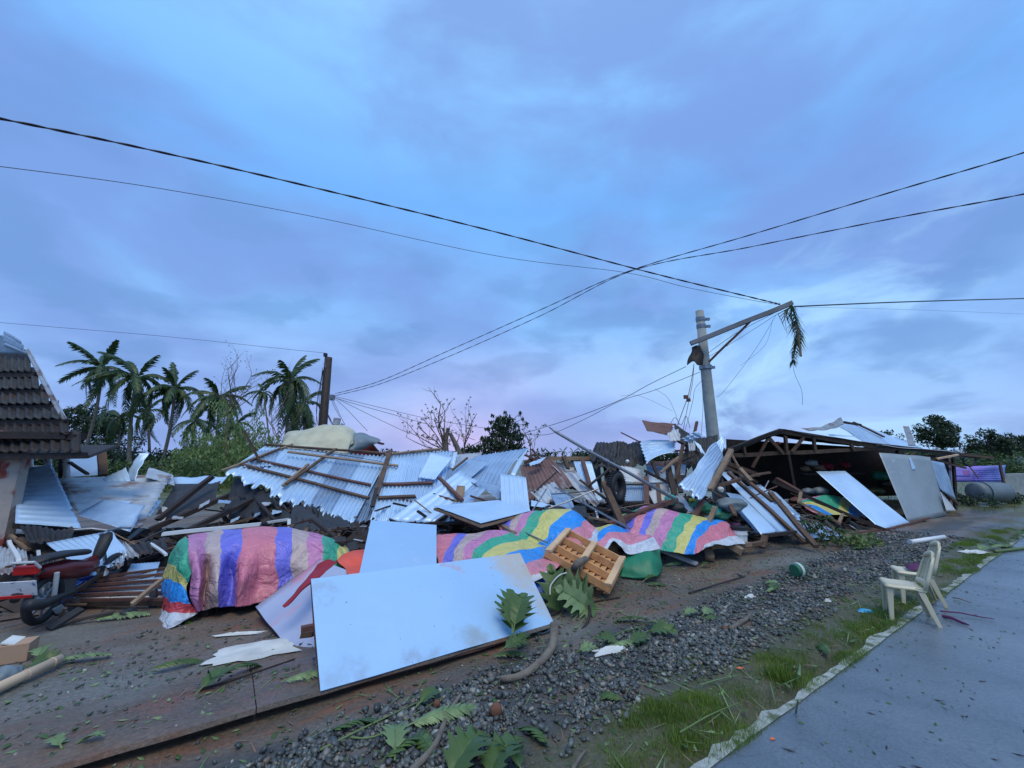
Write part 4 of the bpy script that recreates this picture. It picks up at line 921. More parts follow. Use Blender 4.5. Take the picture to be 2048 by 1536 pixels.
for i in range(2600):
    x = rr.uniform(-8, 9.5); m_ = rr.uniform(.35, 5); y = 6.3 + .45 * x + m_; z = heap_z(x, y) + rr.uniform(0, .07)
    if z < .05: continue
    q = Matrix.Rotation(rr.uniform(0, 6.28), 3, 'Z') @ Matrix.Rotation(rr.gauss(0, .5), 3, 'Y') @ Matrix.Rotation(rr.gauss(0, .5), 3, 'X')
    L = rr.uniform(.06, .38); mb.box((x, y, z), (L, L * rr.uniform(.08, .5), rr.uniform(.006, .03)), q, rr.choice([0, 0, 0, 0, 0, 0, 1, 1, 2, 3, 3, 3, 5]))
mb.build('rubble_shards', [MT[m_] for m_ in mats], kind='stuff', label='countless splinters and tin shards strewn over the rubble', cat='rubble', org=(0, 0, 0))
# dark torn stuff under the eave of the big roof
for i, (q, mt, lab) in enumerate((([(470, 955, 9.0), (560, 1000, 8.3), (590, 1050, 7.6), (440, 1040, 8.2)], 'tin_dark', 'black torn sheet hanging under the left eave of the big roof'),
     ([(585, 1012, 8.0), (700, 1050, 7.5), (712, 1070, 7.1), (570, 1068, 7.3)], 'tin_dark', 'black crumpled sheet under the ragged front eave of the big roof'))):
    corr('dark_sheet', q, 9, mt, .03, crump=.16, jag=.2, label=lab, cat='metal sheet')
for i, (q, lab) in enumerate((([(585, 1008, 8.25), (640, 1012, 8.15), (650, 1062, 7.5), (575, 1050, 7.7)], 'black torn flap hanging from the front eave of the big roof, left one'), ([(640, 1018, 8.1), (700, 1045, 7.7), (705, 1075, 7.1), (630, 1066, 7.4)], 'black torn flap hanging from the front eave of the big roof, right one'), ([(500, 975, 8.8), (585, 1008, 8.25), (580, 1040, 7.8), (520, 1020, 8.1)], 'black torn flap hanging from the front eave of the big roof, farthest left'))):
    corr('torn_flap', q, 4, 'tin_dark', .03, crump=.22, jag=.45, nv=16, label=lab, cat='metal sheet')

# more big overlapping sheets closing the gaps
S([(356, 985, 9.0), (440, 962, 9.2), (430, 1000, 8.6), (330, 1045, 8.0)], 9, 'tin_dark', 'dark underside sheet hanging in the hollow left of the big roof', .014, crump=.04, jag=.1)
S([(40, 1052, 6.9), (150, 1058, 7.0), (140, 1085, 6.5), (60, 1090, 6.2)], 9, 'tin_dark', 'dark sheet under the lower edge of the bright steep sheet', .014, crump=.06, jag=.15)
S([(0, 1096, 6.1), (52, 1100, 6.0), (60, 1140, 5.5), (-20, 1150, 5.4)], 6, 'tin_old', 'grey sheet wedged behind the motorcycle at the left edge', .012, crump=.06)
S([(862, 905, 9.9), (905, 915, 9.8), (870, 960, 9.2), (835, 955, 9.3)], 5, 'tin_white', 'bright loose sheet lying on the top of the right slope', .012, crump=.03)
S([(930, 918, 9.8), (978, 922, 9.6), (930, 968, 8.9), (900, 955, 9.0)], 6, 'tin', 'loose sheet overlapping the middle dip of the roofs', .014, crump=.04)
S([(1060, 985, 8.3), (1108, 962, 8.6), (1122, 985, 8.2), (1085, 1010, 7.9)], 6, 'tin_old', 'grey lower end of the rusty sheet', .014, crump=.05, jag=.1)
S([(1205, 925, 9.9), (1240, 935, 9.8), (1245, 985, 9.3), (1212, 980, 9.3)], 7, 'tin_dark', 'dark sheet behind the tyre', .012, crump=.05)
S([(1085, 1015, 7.7), (1170, 1012, 7.9), (1178, 1034, 7.5), (1095, 1030, 7.4)], 3, 'tin_dark', 'dark flat scrap behind the hump of striped tarp', .01, crump=.06)
S([(1330, 985, 8.9), (1362, 990, 8.8), (1395, 1032, 8.1), (1350, 1030, 8.2)], 5, 'tin_old', 'small sheet fallen under the twisted one', .012, crump=.08, jag=.1)
S([(1400, 905, 9.4), (1425, 915, 9.4), (1415, 960, 9.0), (1392, 950, 9.0)], 4, 'tin_dark', 'dark sheet pressed behind the long twisted one', .014, crump=.1)
S([(1455, 1000, 9.6), (1475, 996, 9.7), (1530, 1058, 8.8), (1512, 1066, 8.6)], 3, 'tin', 'narrow grey sheet at the left border of the slide', .012, crump=.04)
S([(240, 1095, 6.6), (330, 1075, 6.9), (335, 1098, 6.6), (262, 1118, 6.3)], 7, 'tin_dark', 'dark ribbed sheet behind the left end of the big striped tarp', .014, crump=.06, jag=.1)
rr = random.Random(77)
for i in range(46):
    px = rr.choice([rr.uniform(20, 330), rr.uniform(880, 1200), rr.uniform(1200, 1440), rr.uniform(1440, 1640)]); yf = 6.3 / (1 - .45 * (px - 1024) / 820 / 1.05); Y = yf + rr.uniform(.7, 2.4) + (1.3 if px < 330 else 0)
    py = rr.uniform(975, 1060) if px > 330 else rr.uniform(1060, 1120)
    c = P(px, py, Y)
    if c.z < .15: c.z = .15 + rr.uniform(0, .2)
    a = rr.uniform(-.9, .9); L = rr.uniform(.5, 1.3); d = Vector((math.cos(a), rr.uniform(-.4, .4), math.sin(a))).normalized() * L / 2
    if (c - d).z < .02 or (c + d).z < .02: d.z *= .2
    mb = MB().tube([c - d, c + Vector((0, 0, rr.uniform(-.02, .02))), c + d], rr.uniform(.008, .018), 5)
    mb.build('thin_stick', MT[rr.choice(['wood', 'wood_dark', 'steel', 'wood_pale', 'rust_red'])], label='thin broken stick poking out of the rubble between the sheets', cat='stick', group='thin sticks poking out of the rubble')

S([(1372, 880, 10.2), (1436, 868, 10.3), (1442, 930, 9.9), (1365, 945, 9.8)], 9, 'tin_dark', 'black sheet standing behind the foot of the concrete pole', .016, crump=.12, jag=.15)
S([(1290, 925, 10.2), (1370, 915, 10.3), (1372, 975, 9.7), (1295, 985, 9.5)], 11, 'tin_rust', 'dark rusty sheet behind the studs under the curved one', .014, crump=.08, jag=.1)
S([(1440, 925, 10.6), (1462, 918, 10.8), (1470, 960, 10.3), (1445, 968, 10.2)], 4, 'tin_dark', 'dark sheet at the left corner of the building', .012, crump=.06)
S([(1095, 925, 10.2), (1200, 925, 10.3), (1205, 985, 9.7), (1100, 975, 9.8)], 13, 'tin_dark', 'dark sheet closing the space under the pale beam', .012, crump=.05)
B((1350, 880, 9.7), (1440, 930, 9.6), .06, 'wood_dark', 'dark lath crossing behind the concrete pole, upper one'); B((1345, 930, 9.6), (1430, 895, 9.7), .06, 'wood', 'brown lath crossing behind the concrete pole, lower one')
B((1366, 890, 9.3), (1352, 960, 9.0), .07, 'wood', 'brown stud left of the long twisted sheet', cat='post'); B((1300, 905, 9.5), (1385, 900, 9.5), .07, 'rust_red', 'reddish lath behind the bright curved sheet')
B((1020, 1040, 7.3), (1100, 1012, 7.8), .06, 'wood_dark', 'dark lath behind the hump of striped tarp'); B((1160, 960, 8.8), (1228, 1010, 8.3), .06, 'wood', 'brown lath leaning on the ribbed upright strips')
B((1180, 1015, 8.0), (1300, 1030, 7.8), .08, 'wood_dark', 'dark board lying above the small tarp lobe'); B((900, 1035, 7.4), (1010, 1052, 7.0), .07, 'wood', 'brown lath under the tilted table top')
B((1465, 960, 9.6), (1540, 945, 10.2), .07, 'wood', 'brown board end under the truss, crossing the slide'); B((1560, 1000, 10.2), (1500, 1010, 9.6), .05, 'wood_dark', 'dark lath across the middle of the slide')
# ================================================================== TARPS AND PANELS
TC = {'p': (.66, .20, .27), 'v': (.17, .17, .70), 't': (.52, .40, .38), 'm': (.56, .22, .42), 'g': (.05, .40, .25), 'y': (.62, .58, .18), 'b': (.02, .28, .80), 'r': (.55, .06, .08), 'w': (.60, .66, .74), 'k': (.68, .25, .33)}
def stripe_mat(name, stops, u0, u1):
    """woven plastic sheet printed in stripes: stops = [(coordinate, colour key)]"""
    m = bpy.data.materials.new(name); m.use_nodes = True; t = m.node_tree; b = t.nodes['Principled BSDF']
    uv = NN(t, 'ShaderNodeUVMap').outputs[0]; sp = NN(t, 'ShaderNodeSeparateXYZ'); t.links.new(uv, sp.inputs[0])
    f = math_n(t, 'DIVIDE', math_n(t, 'SUBTRACT', sp.outputs[0], u0), u1 - u0)
    col = ramp_n(t, f, [((s - u0) / (u1 - u0), TC[c]) for s, c in stops], 'CONSTANT')
    tc = NN(t, 'ShaderNodeTexCoord').outputs['Object']
    col = mix_n(t, 1.0, col, ramp_n(t, noise_n(t, tc, 5, 6, .7), [(.3, (.80, .80, .82)), (.7, (1.1, 1.1, 1.1))]), 'MULTIPLY')
    sp2 = ramp_n(t, noise_n(t, tc, 34, 2), [(.70, 0.0), (.72, 1.0)]); col = mix_n(t, math_n(t, 'MULTIPLY', sp2, .6), col, (.10, .06, .05)); col = mix_n(t, math_n(t, 'MULTIPLY', ramp_n(t, noise_n(t, tc, 2.3, 6, .7), [(.55, 0.0), (.7, 1.0)]), .45), col, (.22, .17, .15))
    t.links.new(col, b.inputs['Base Color']); b.inputs['Roughness'].default_value = .30
    bn = NN(t, 'ShaderNodeBump'); bn.inputs['Strength'].default_value = .8; bn.inputs['Distance'].default_value = .03
    t.links.new(math_n(t, 'ADD', noise_n(t, tc, 5, 7, .62, 1.4), math_n(t, 'ADD', math_n(t, 'MULTIPLY', math_n(t, 'ABSOLUTE', math_n(t, 'SUBTRACT', noise_n(t, tc, 3.2, 3, .5, 1.5), .5)), -4.0), math_n(t, 'MULTIPLY', noise_n(t, tc, 160, 1), .05))), bn.inputs['Height']); t.links.new(bn.outputs[0], b.inputs['Normal'])
    return m
def cloth(name, patches, mat, sub=9, wr=.02, wf=3.0, **kw):
    """patches: list of grids of control points (px,py,Y,c); smooth surface through them, wrinkled"""
    V_ = []; F_ = []; UV = []; o1 = random.uniform(0, 99)
    for g in patches:
        rows = [[(*P(p[0], p[1], p[2]), p[3] if len(p) > 3 else 0) for p in r] for r in g]
        fine = [cat_rom(r, sub) for r in rows]; nc = len(fine[0])
        cols = [cat_rom([f[i] for f in fine], sub) for i in range(nc)]; nr = len(cols[0]); k = len(V_)
        for j in range(nr):
            for i in range(nc):
                q = cols[i][j]; p = Vector(q[:3])
                w = Vector((mnoise.noise(p * wf + Vector((o1, 0, 0))), -mnoise.noise(p * wf * 1.3 + Vector((0, o1, 0))) - .8 * abs(mnoise.noise(Vector((p.x * wf * 2.2, p.y * wf * 2.2, p.z * wf * .6 + o1)))), .6 * mnoise.noise(p * wf * 1.1 + Vector((0, 0, o1))))) * wr
                V_.append(p + w); UV.append((q[3], j / nr))
        for j in range(nr - 1):
            for i in range(nc - 1): a = k + j * nc + i; F_.append((a, a + 1, a + nc + 1, a + nc))
    o = mk(name, V_, F_, mat, smooth=True, uvs=UV, **kw); solid(o, .003); return o
# big striped tarp over a stall table (left)
st1 = stripe_mat('striped_tarp_print', [(-200, 'w'), (-165, 'r'), (-140, 'b'), (-95, 'y'), (-62, 'g'), (0, 'm'), (40, 't'), (72, 'v'), (110, 'p'), (180, 'v'), (212, 't'), (242, 'm'), (273, 'g'), (305, 'y'), (320, 'b'), (330, 'r')], -200, 340)
X0 = 372
def c1(px): return px - X0
xsT = [378, 395, 416, 440, 466, 495, 520, 550, 585, 620, 650, 678, 697, 706]
back = [(x, y, Y) for x, y, Y in zip(xsT, (1082, 1082, 1080, 1076, 1074, 1071, 1070, 1070, 1071, 1074, 1080, 1092, 1108, 1130), (5.9, 6.0, 6.1, 6.15, 6.2, 6.25, 6.3, 6.35, 6.4, 6.45, 6.5, 6.5, 6.5, 6.5))]
top_ = [(x, y, Y) for x, y, Y in zip(xsT, (1070, 1067, 1064, 1061, 1059, 1055, 1053, 1054, 1056, 1062, 1070, 1084, 1102, 1122), (5.55, 5.6, 5.7, 5.75, 5.8, 5.85, 5.9, 5.95, 6, 6.05, 6.1, 6.15, 6.2, 6.2))]
crease = [(x, y, Y) for x, y, Y in zip(xsT, (1092, 1092, 1098, 1096, 1090, 1088, 1084, 1080, 1076, 1080, 1086, 1100, 1116, 1130), (4.98, 5.02, 5.1, 5.15, 5.2, 5.28, 5.32, 5.4, 5.5, 5.55, 5.62, 5.7, 5.78, 5.85))]
mid = [(x, y, Y) for x, y, Y in zip((380, 400, 412, 438, 464, 484, 515, 550, 585, 620, 650, 676, 694, 702), (1140, 1140, 1135, 1140, 1140, 1150, 1135, 1130, 1120, 1120, 1125, 1130, 1140, 1145), (4.90, 4.80, 5.10, 4.86, 5.18, 4.92, 5.16, 5.22, 5.3, 5.38, 5.45, 5.55, 5.6, 5.7))]
low = [(x, y, Y) for x, y, Y in zip((385, 402, 412, 436, 460, 480, 512, 548, 585, 620, 648, 672, 688, 698), (1185, 1188, 1182, 1182, 1180, 1180, 1175, 1170, 1160, 1155, 1155, 1155, 1160, 1160), (4.78, 4.70, 5.00, 4.76, 5.06, 4.86, 5.12, 5.18, 5.25, 5.3, 5.4, 5.5, 5.55, 5.6))]
hem = [(x, y, Y) for x, y, Y in zip((398, 404, 412, 436, 458, 478, 510, 545, 582, 616, 644, 668, 684, 694), (1224, 1224, 1218, 1216, 1214, 1212, 1206, 1200, 1192, 1186, 1180, 1176, 1176, 1174), (4.80, 4.72, 4.90, 4.80, 4.96, 4.88, 5.04, 5.12, 5.2, 5.28, 5.35, 5.45, 5.5, 5.55))]
cs_ = [c1(x) for x in (374, 395, 416, 441, 467, 495, 520, 551, 585, 620, 650, 678, 697, 712)]
body = [[(*p, c) for p, c in zip(r, cs_)] for r in (back, top_, crease, mid, low, hem)]
lend = [[(372, 1084, 5.9, -4), (373, 1071, 5.55, -2), (382, 1092, 5.0, 0), (386, 1140, 4.86, 0)],
        [(358, 1095, 5.9, -30), (358, 1084, 5.5, -28), (372, 1110, 4.9, -26), (384, 1150, 4.82, -26)],
        [(345, 1120, 5.8, -55), (343, 1118, 5.4, -54), (360, 1135, 4.85, -54), (378, 1163, 4.80, -50)],
        [(333, 1150, 5.7, -86), (330, 1152, 5.3, -88), (352, 1160, 4.82, -90), (372, 1176, 4.78, -82)],
        [(330, 1168, 5.6, -112), (326, 1170, 5.2, -114), (350, 1180, 4.76, -116), (382, 1192, 4.74, -110)],
        [(333, 1190, 5.5, -140), (330, 1195, 5.1, -142), (352, 1205, 4.72, -142), (388, 1206, 4.74, -140)],
        [(330, 1210, 5.4, -160), (324, 1215, 5.0, -162), (350, 1222, 4.68, -160), (398, 1224, 4.78, -160)],
        [(328, 1228, 5.2, -178), (318, 1238, 4.85, -180), (345, 1238, 4.62, -176), (392, 1232, 4.72, -172)],
        [(326, 1240, 5.0, -194), (316, 1256, 4.75, -196), (338, 1256, 4.58, -192), (372, 1240, 4.66, -186)]]
cloth('striped_tarp', [body, lend], st1, 9, .045, 3.6, label='large striped plastic tarp draped over a stall table at the left', cat='tarpaulin', group='striped plastic tarps')
t = thing('stall_table', G(470, 1215), 'dark low stall table hidden under the big striped tarp', 'table')
a, b, c, d = P(395, 1090, 5.15), P(690, 1100, 5.9), P(690, 1100, 6.3), P(395, 1090, 5.9)
for q in (a, b, c, d): q.z = .60
board('table_top', [a, b, c, d], .04, 'wood_dark', t)
for q in (a, b, c, d):
    q = q.lerp((a + b + c + d) / 4, .08); MB().beam((q.x, q.y, 0), (q.x, q.y, .56), .08, .08, (0, 1, 0)).build('leg', MT['wood_dark'], t)
a2, b2, c2, d2 = [q.lerp((a + b + c + d) / 4, .04) for q in (a, b, c, d)]
for q in (a2, b2, c2, d2): q.z = .17
board('lower_shelf', [a2, b2, c2, d2], .10, 'wood_dark', t)
e = (a + b + c + d) / 4
for k, (px, Y, w) in enumerate(((335, 4.78, .5), (375, 4.9, .3))):
    g = P(px, 1250, Y); g.z = 0; MB().box((g.x + .1, g.y + .25, .06), (w, .3, .12)).build('dark_block', MT['wood_dark'], label=('dark block under the left corner of the big striped tarp', 'dark block behind the left corner of the big striped tarp')[k], cat='block')
for i in range(5):
    g = G(420 + i * 45, 1222 - i * 5); MB().box((g.x, g.y + .28, .07), (.28, .22, .14), Matrix.Rotation(.35, 3, 'Z')).build('concrete_block', MT['wood_dark'], label='dark block in the row standing under the big striped tarp', cat='block', group='dark blocks under the big striped tarp')
# middle tarps: one fallen low, one over a hump, one small lobe
st2 = stripe_mat('striped_tarp_print', [(0, 'p'), (1, 'v'), (2, 't'), (3, 'm'), (4, 'g'), (5, 'y'), (6, 'b'), (7, 'k'), (8, 'w')], 0, 9)
cloth('striped_tarp', [[[(872, 1082, 6.6, .1), (905, 1080, 6.6, .7), (940, 1076, 6.6, 2.0), (985, 1072, 6.6, 3.2), (1040, 1085, 6.6, 4.6), (1085, 1098, 6.6, 5.8), (1130, 1122, 6.4, 7.4)],
    [(872, 1068, 6.3, .2), (905, 1067, 6.3, .8), (945, 1066, 6.3, 2.4), (1000, 1062, 6.3, 3.4), (1050, 1078, 6.3, 4.9), (1098, 1096, 6.2, 6.1), (1142, 1124, 6.0, 7.9)],
    [(872, 1095, 5.9, .5), (900, 1096, 5.9, 1.2), (930, 1090, 5.9, 2.7), (965, 1086, 5.9, 4.1), (1012, 1092, 5.9, 5.3), (1060, 1105, 5.8, 6.4), (1120, 1134, 5.6, 7.9)],
    [(872, 1125, 5.6, .7), (895, 1125, 5.6, 1.6), (920, 1122, 5.6, 3.0), (948, 1118, 5.6, 4.6), (990, 1115, 5.6, 5.7), (1045, 1122, 5.5, 6.8), (1100, 1144, 5.3, 8.2)],
    [(872, 1165, 5.4, .9), (895, 1165, 5.4, 2), (918, 1165, 5.4, 3.3), (945, 1160, 5.4, 4.9), (985, 1150, 5.4, 6), (1035, 1146, 5.3, 7.1), (1070, 1164, 5.1, 8.95)]]],
    st2, 9, .055, 3.6, label='crumpled striped tarp right behind the big white panel', cat='tarpaulin', group='striped plastic tarps')
cloth('striped_tarp', [[[(990, 1055, 7.3, .5), (1025, 1045, 7.4, 1.6), (1065, 1035, 7.4, 3.6), (1110, 1032, 7.5, 5.0), (1142, 1032, 7.5, 5.8), (1170, 1050, 7.5, 7.0), (1190, 1070, 7.5, 8.2)],
    [(992, 1048, 6.9, .6), (1028, 1032, 7.0, 2.0), (1068, 1022, 7.1, 4.0), (1110, 1019, 7.1, 5.3), (1142, 1018, 7.1, 6.0), (1170, 1040, 7.0, 6.9), (1195, 1062, 7.0, 8.3)],
    [(1000, 1062, 6.7, .9), (1035, 1050, 6.7, 3.0), (1068, 1042, 6.75, 4.7), (1102, 1040, 6.75, 5.7), (1135, 1042, 6.7, 6.5), (1165, 1060, 6.6, 7.3), (1192, 1085, 6.5, 8.6)],
    [(1000, 1075, 6.5, 1.2), (1038, 1068, 6.5, 3.8), (1066, 1068, 6.5, 5.2), (1098, 1068, 6.45, 6.1), (1130, 1068, 6.4, 6.9), (1162, 1080, 6.3, 7.8), (1188, 1108, 6.2, 8.95)],
    [(1002, 1090, 6.35, 2), (1040, 1088, 6.3, 4.4), (1068, 1092, 6.3, 5.9), (1095, 1095, 6.25, 6.5), (1122, 1095, 6.2, 7.2), (1150, 1105, 6.15, 8.2), (1180, 1125, 6.1, 8.98)]]],
    st2, 9, .055, 3.6, label='striped tarp rising in a hump behind the wooden pallet', cat='tarpaulin', group='striped plastic tarps')
cloth('striped_tarp', [[[(1165, 1040, 7.4, 3.8), (1190, 1058, 7.4, 4.5), (1218, 1052, 7.4, 5.2), (1240, 1058, 7.4, 6.2), (1268, 1072, 7.4, 7.0), (1305, 1074, 7.4, 7.6)],
    [(1167, 1038, 7.2, 4.2), (1190, 1055, 7.1, 5), (1218, 1048, 7.1, 5.7), (1238, 1053, 7.1, 6.4), (1264, 1068, 7.1, 7.2), (1300, 1070, 7.0, 7.6)],
    [(1175, 1058, 6.8, 5.6), (1195, 1072, 6.7, 6.4), (1216, 1062, 6.8, 6.8), (1236, 1068, 6.8, 7.3), (1262, 1082, 6.8, 7.7), (1308, 1075, 6.8, 8.1)],
    [(1185, 1080, 6.5, 7.2), (1203, 1092, 6.4, 7.7), (1220, 1075, 6.6, 7.8), (1240, 1082, 6.6, 8.1), (1262, 1098, 6.6, 8.3), (1314, 1086, 6.6, 8.5)],
    [(1192, 1102, 6.2, 8.9), (1208, 1108, 6.2, 8.9), (1226, 1082, 6.5, 8.8), (1242, 1094, 6.5, 8.9), (1260, 1108, 6.5, 8.95), (1321, 1097, 6.5, 8.98)]]],
    st2, 7, .02, 4, label='small striped tarp lobe with a pointed white hem over the green tarp', cat='tarpaulin', group='striped plastic tarps')
st3 = stripe_mat('striped_tarp_print', [(0, 'v'), (1, 'k'), (2, 'v'), (3, 't'), (4, 'm'), (5, 'g'), (6, 'y'), (7, 'b'), (8, 'p'), (9, 'w')], 0, 10)
cloth('striped_tarp', [[[(1245, 1058, 8.2, 0), (1282, 1040, 8.2, 1.2), (1318, 1028, 8.2, 3.1), (1355, 1036, 8.3, 4.8), (1385, 1044, 8.4, 5.9), (1420, 1052, 8.5, 6.9), (1455, 1062, 8.5, 7.9), (1485, 1092, 8.3, 9.5)],
    [(1248, 1050, 7.8, .1), (1284, 1029, 7.8, 1.4), (1322, 1018, 7.9, 3.5), (1357, 1025, 7.9, 5.0), (1386, 1031, 8.0, 6.0), (1420, 1038, 8.1, 7.0), (1453, 1047, 8.1, 8.2), (1490, 1087, 7.9, 9.4)],
    [(1250, 1060, 7.5, .3), (1280, 1052, 7.5, 1.8), (1316, 1046, 7.5, 3.9), (1350, 1044, 7.5, 5.1), (1379, 1046, 7.6, 6.2), (1404, 1048, 7.6, 7.3), (1437, 1062, 7.7, 8.6), (1488, 1088, 7.7, 9.5)],
    [(1253, 1068, 7.3, .5), (1276, 1066, 7.3, 2.0), (1308, 1068, 7.25, 4.0), (1338, 1068, 7.2, 5.2), (1365, 1070, 7.2, 6.3), (1390, 1072, 7.25, 7.4), (1418, 1078, 7.3, 8.7), (1480, 1088, 7.5, 9.6)],
    [(1256, 1074, 7.2, .7), (1282, 1076, 7.15, 2.4), (1310, 1086, 7.1, 4.2), (1332, 1092, 7.0, 5.3), (1358, 1094, 7.0, 6.4), (1382, 1094, 7.0, 7.6), (1405, 1090, 7.1, 8.9), (1470, 1090, 7.4, 9.8)],
    [(1262, 1076, 7.15, 1), (1290, 1082, 7.1, 2.8), (1312, 1096, 7.0, 4.3), (1330, 1102, 6.9, 5.3), (1352, 1106, 6.9, 6.4), (1378, 1108, 6.9, 7.6), (1400, 1102, 7.0, 8.9), (1424, 1088, 7.2, 9.9)]]],
    st3, 9, .050, 3.6, label='striped tarp with a broad green, yellow and blue band left of the white bucket', cat='tarpaulin', group='striped plastic tarps')
cloth('striped_tarp', [[[(1236, 1030, 8.3, 5.2), (1262, 1024, 8.3, 4.4), (1290, 1012, 8.3, 3.4), (1322, 1010, 8.4, 1.4)], [(1232, 1042, 8.1, 6.5), (1262, 1034, 8.1, 5.3), (1290, 1024, 8.1, 4.1), (1318, 1018, 8.2, 2)], [(1214, 1050, 7.8, 8), (1250, 1046, 7.8, 6.8), (1285, 1040, 7.8, 4.6), (1310, 1030, 7.9, 3)]]], st2, 6, .02, 4, label='thin strip of striped tarp showing behind the thick red-brown beam', cat='tarpaulin', group='striped plastic tarps')
cloth('striped_tarp', [[[(1600, 1000, 11.6, 3.2), (1650, 990, 11.8, 4.2), (1700, 1000, 12, 5.6), (1730, 1020, 12, 7)], [(1610, 1015, 11.3, 7.4), (1660, 1008, 11.5, 4.6), (1705, 1022, 11.5, 6.4), (1740, 1040, 11.5, 7.6)], [(1640, 1030, 11.0, 7.6), (1680, 1030, 11, 5.5), (1715, 1040, 11.1, 6.9), (1750, 1055, 11.1, 8.2)]]], st2, 6, .03, 3, label='rumpled striped tarp inside the building under the leaning pale sheet', cat='tarpaulin', group='striped plastic tarps')
# plain tarps
cloth('green_tarp', [[[(1246, 1110, 6.9), (1275, 1100, 6.9), (1303, 1094, 6.9), (1312, 1098, 7.2)], [(1246, 1118, 6.5), (1275, 1106, 6.55), (1303, 1094, 6.6), (1318, 1100, 6.9)], [(1243, 1136, 6.35), (1272, 1132, 6.3), (1308, 1124, 6.35), (1322, 1118, 6.7)], [(1240, 1153, 6.28), (1275, 1156, 6.2), (1316, 1150, 6.25), (1323, 1140, 6.6)]]], MT['green_tarp'], 6, .03, 4, label='dark green plastic sheet covering a box right of the pallet', cat='tarpaulin')
cloth('blue_tarp', [[[(1070, 1162, 5.35), (1090, 1152, 5.4), (1106, 1145, 5.5)], [(1072, 1180, 5.2), (1092, 1175, 5.25), (1108, 1165, 5.4)], [(1085, 1198, 5.15), (1098, 1198, 5.2), (1106, 1185, 5.35)]]], MT['blue_tarp'], 6, .03, 5, label='small blue plastic sheet at the right edge of the big white panel', cat='tarpaulin')
cloth('orange_tarp', [[[(672, 1122, 5.6), (690, 1108, 5.7), (715, 1100, 5.8), (740, 1098, 5.9)], [(676, 1125, 5.4), (692, 1120, 5.5), (712, 1112, 5.5), (736, 1106, 5.6)], [(690, 1138, 5.2), (700, 1138, 5.25), (716, 1136, 5.3), (736, 1130, 5.3)], [(700, 1150, 5.05), (710, 1150, 5.1), (722, 1150, 5.1), (738, 1148, 5.1)]]], MT['orange_tarp'], 6, .03, 4, label='bright orange plastic sheet behind the upright white panel', cat='tarpaulin')
cloth('beige_tarp', [[[(564, 892, 11.4), (575, 868, 11.6), (610, 860, 11.8), (650, 850, 12), (690, 853, 12), (708, 864, 12), (712, 880, 11.8)], [(566, 888, 10.8), (580, 872, 10.9), (612, 864, 11), (652, 852, 11.2), (688, 856, 11.2), (706, 868, 11.2), (708, 886, 11)], [(568, 892, 10.5), (582, 886, 10.5), (612, 882, 10.6), (650, 876, 10.7), (684, 878, 10.8), (700, 884, 10.8), (700, 894, 10.8)], [(570, 896, 10.3), (584, 898, 10.3), (612, 900, 10.3), (650, 903, 10.4), (680, 906, 10.4), (696, 908, 10.5), (698, 908, 10.5)]]], MT['beige_tarp'], 6, .06, 2.2, label='beige tarpaulin bundled on top of the big fallen roof', cat='tarpaulin')
cloth('grey_tarp', [[[(700, 870, 11.6), (715, 864, 11.7), (735, 868, 11.8), (758, 880, 11.9)], [(697, 880, 11.2), (715, 872, 11.2), (738, 878, 11.3), (760, 884, 11.5)], [(695, 892, 10.9), (712, 888, 10.9), (728, 890, 11.1), (740, 892, 11.3)], [(692, 905, 10.6), (702, 906, 10.7), (712, 904, 10.9), (722, 900, 11.2)]]], MT['grey_tarp'], 6, .08, 3, label='slate grey tarpaulin hanging beside the beige one', cat='tarpaulin')
rw = thing('red_shed', P(735, 918, 12.4), 'red boarded gable with a dark roof edge behind the big roof', 'shed')
board('wall', [(700, 905, 12.4), (738, 884, 12.4), (764, 915, 12.4), (705, 925, 12.4)], .08, 'red_wall', rw); beam((736, 878, 12.2), (768, 918, 12.3), .14, .05, 'wood_dark', 'roof_edge', rw); beam((738, 880, 12.1), (766, 888, 12.6), .10, .05, 'rust_red', 'ridge_board', rw)
# white panels --------------------------------------------------------
def white_panel(a, b, c, d, label, t=.035, frame=True, slats=(), mat='white_panel', bend=.01, fm='rust_red'):
    q = [P(*p) if not isinstance(p, Vector) else p for p in (a, b, c, d)]; n = (q[1] - q[0]).cross(q[3] - q[0]).normalized()
    if n.y > 0: n = -n
    th = thing('painted_board', (q[2] + q[3]) / 2, label, 'panel', 'white faced panels')
    board('face', q, .006, mat, th, bend, 10)
    if frame:
        for i in range(4):
            p1, p2 = q[i], q[(i + 1) % 4]; ctr = sum(q, Vector()) / 4; o = (ctr - (p1 + p2) / 2).normalized() * .028
            e = (p2 - p1).normalized() * (.0 if i % 2 else .045)
            beam(p1 + o - n * (.020 + t / 2) + e, p2 + o - n * (.020 + t / 2) - e, t, .04, fm, 'frame_rail', th, jag=0)
    for s in slats:
        p1, p2 = q[0].lerp(q[3], s[0]), q[1].lerp(q[2], s[0]); beam(p1.lerp(p2, s[1]) - n * .06, p1.lerp(p2, s[2]) - n * .06, .05, .04, fm, 'batten', th)
    return th
bl = G(641, 1382, .095); br = G(1108, 1246, .09)
tl, tr = P(622, 1158, 3.95), P(1040, 1106, 5.1)
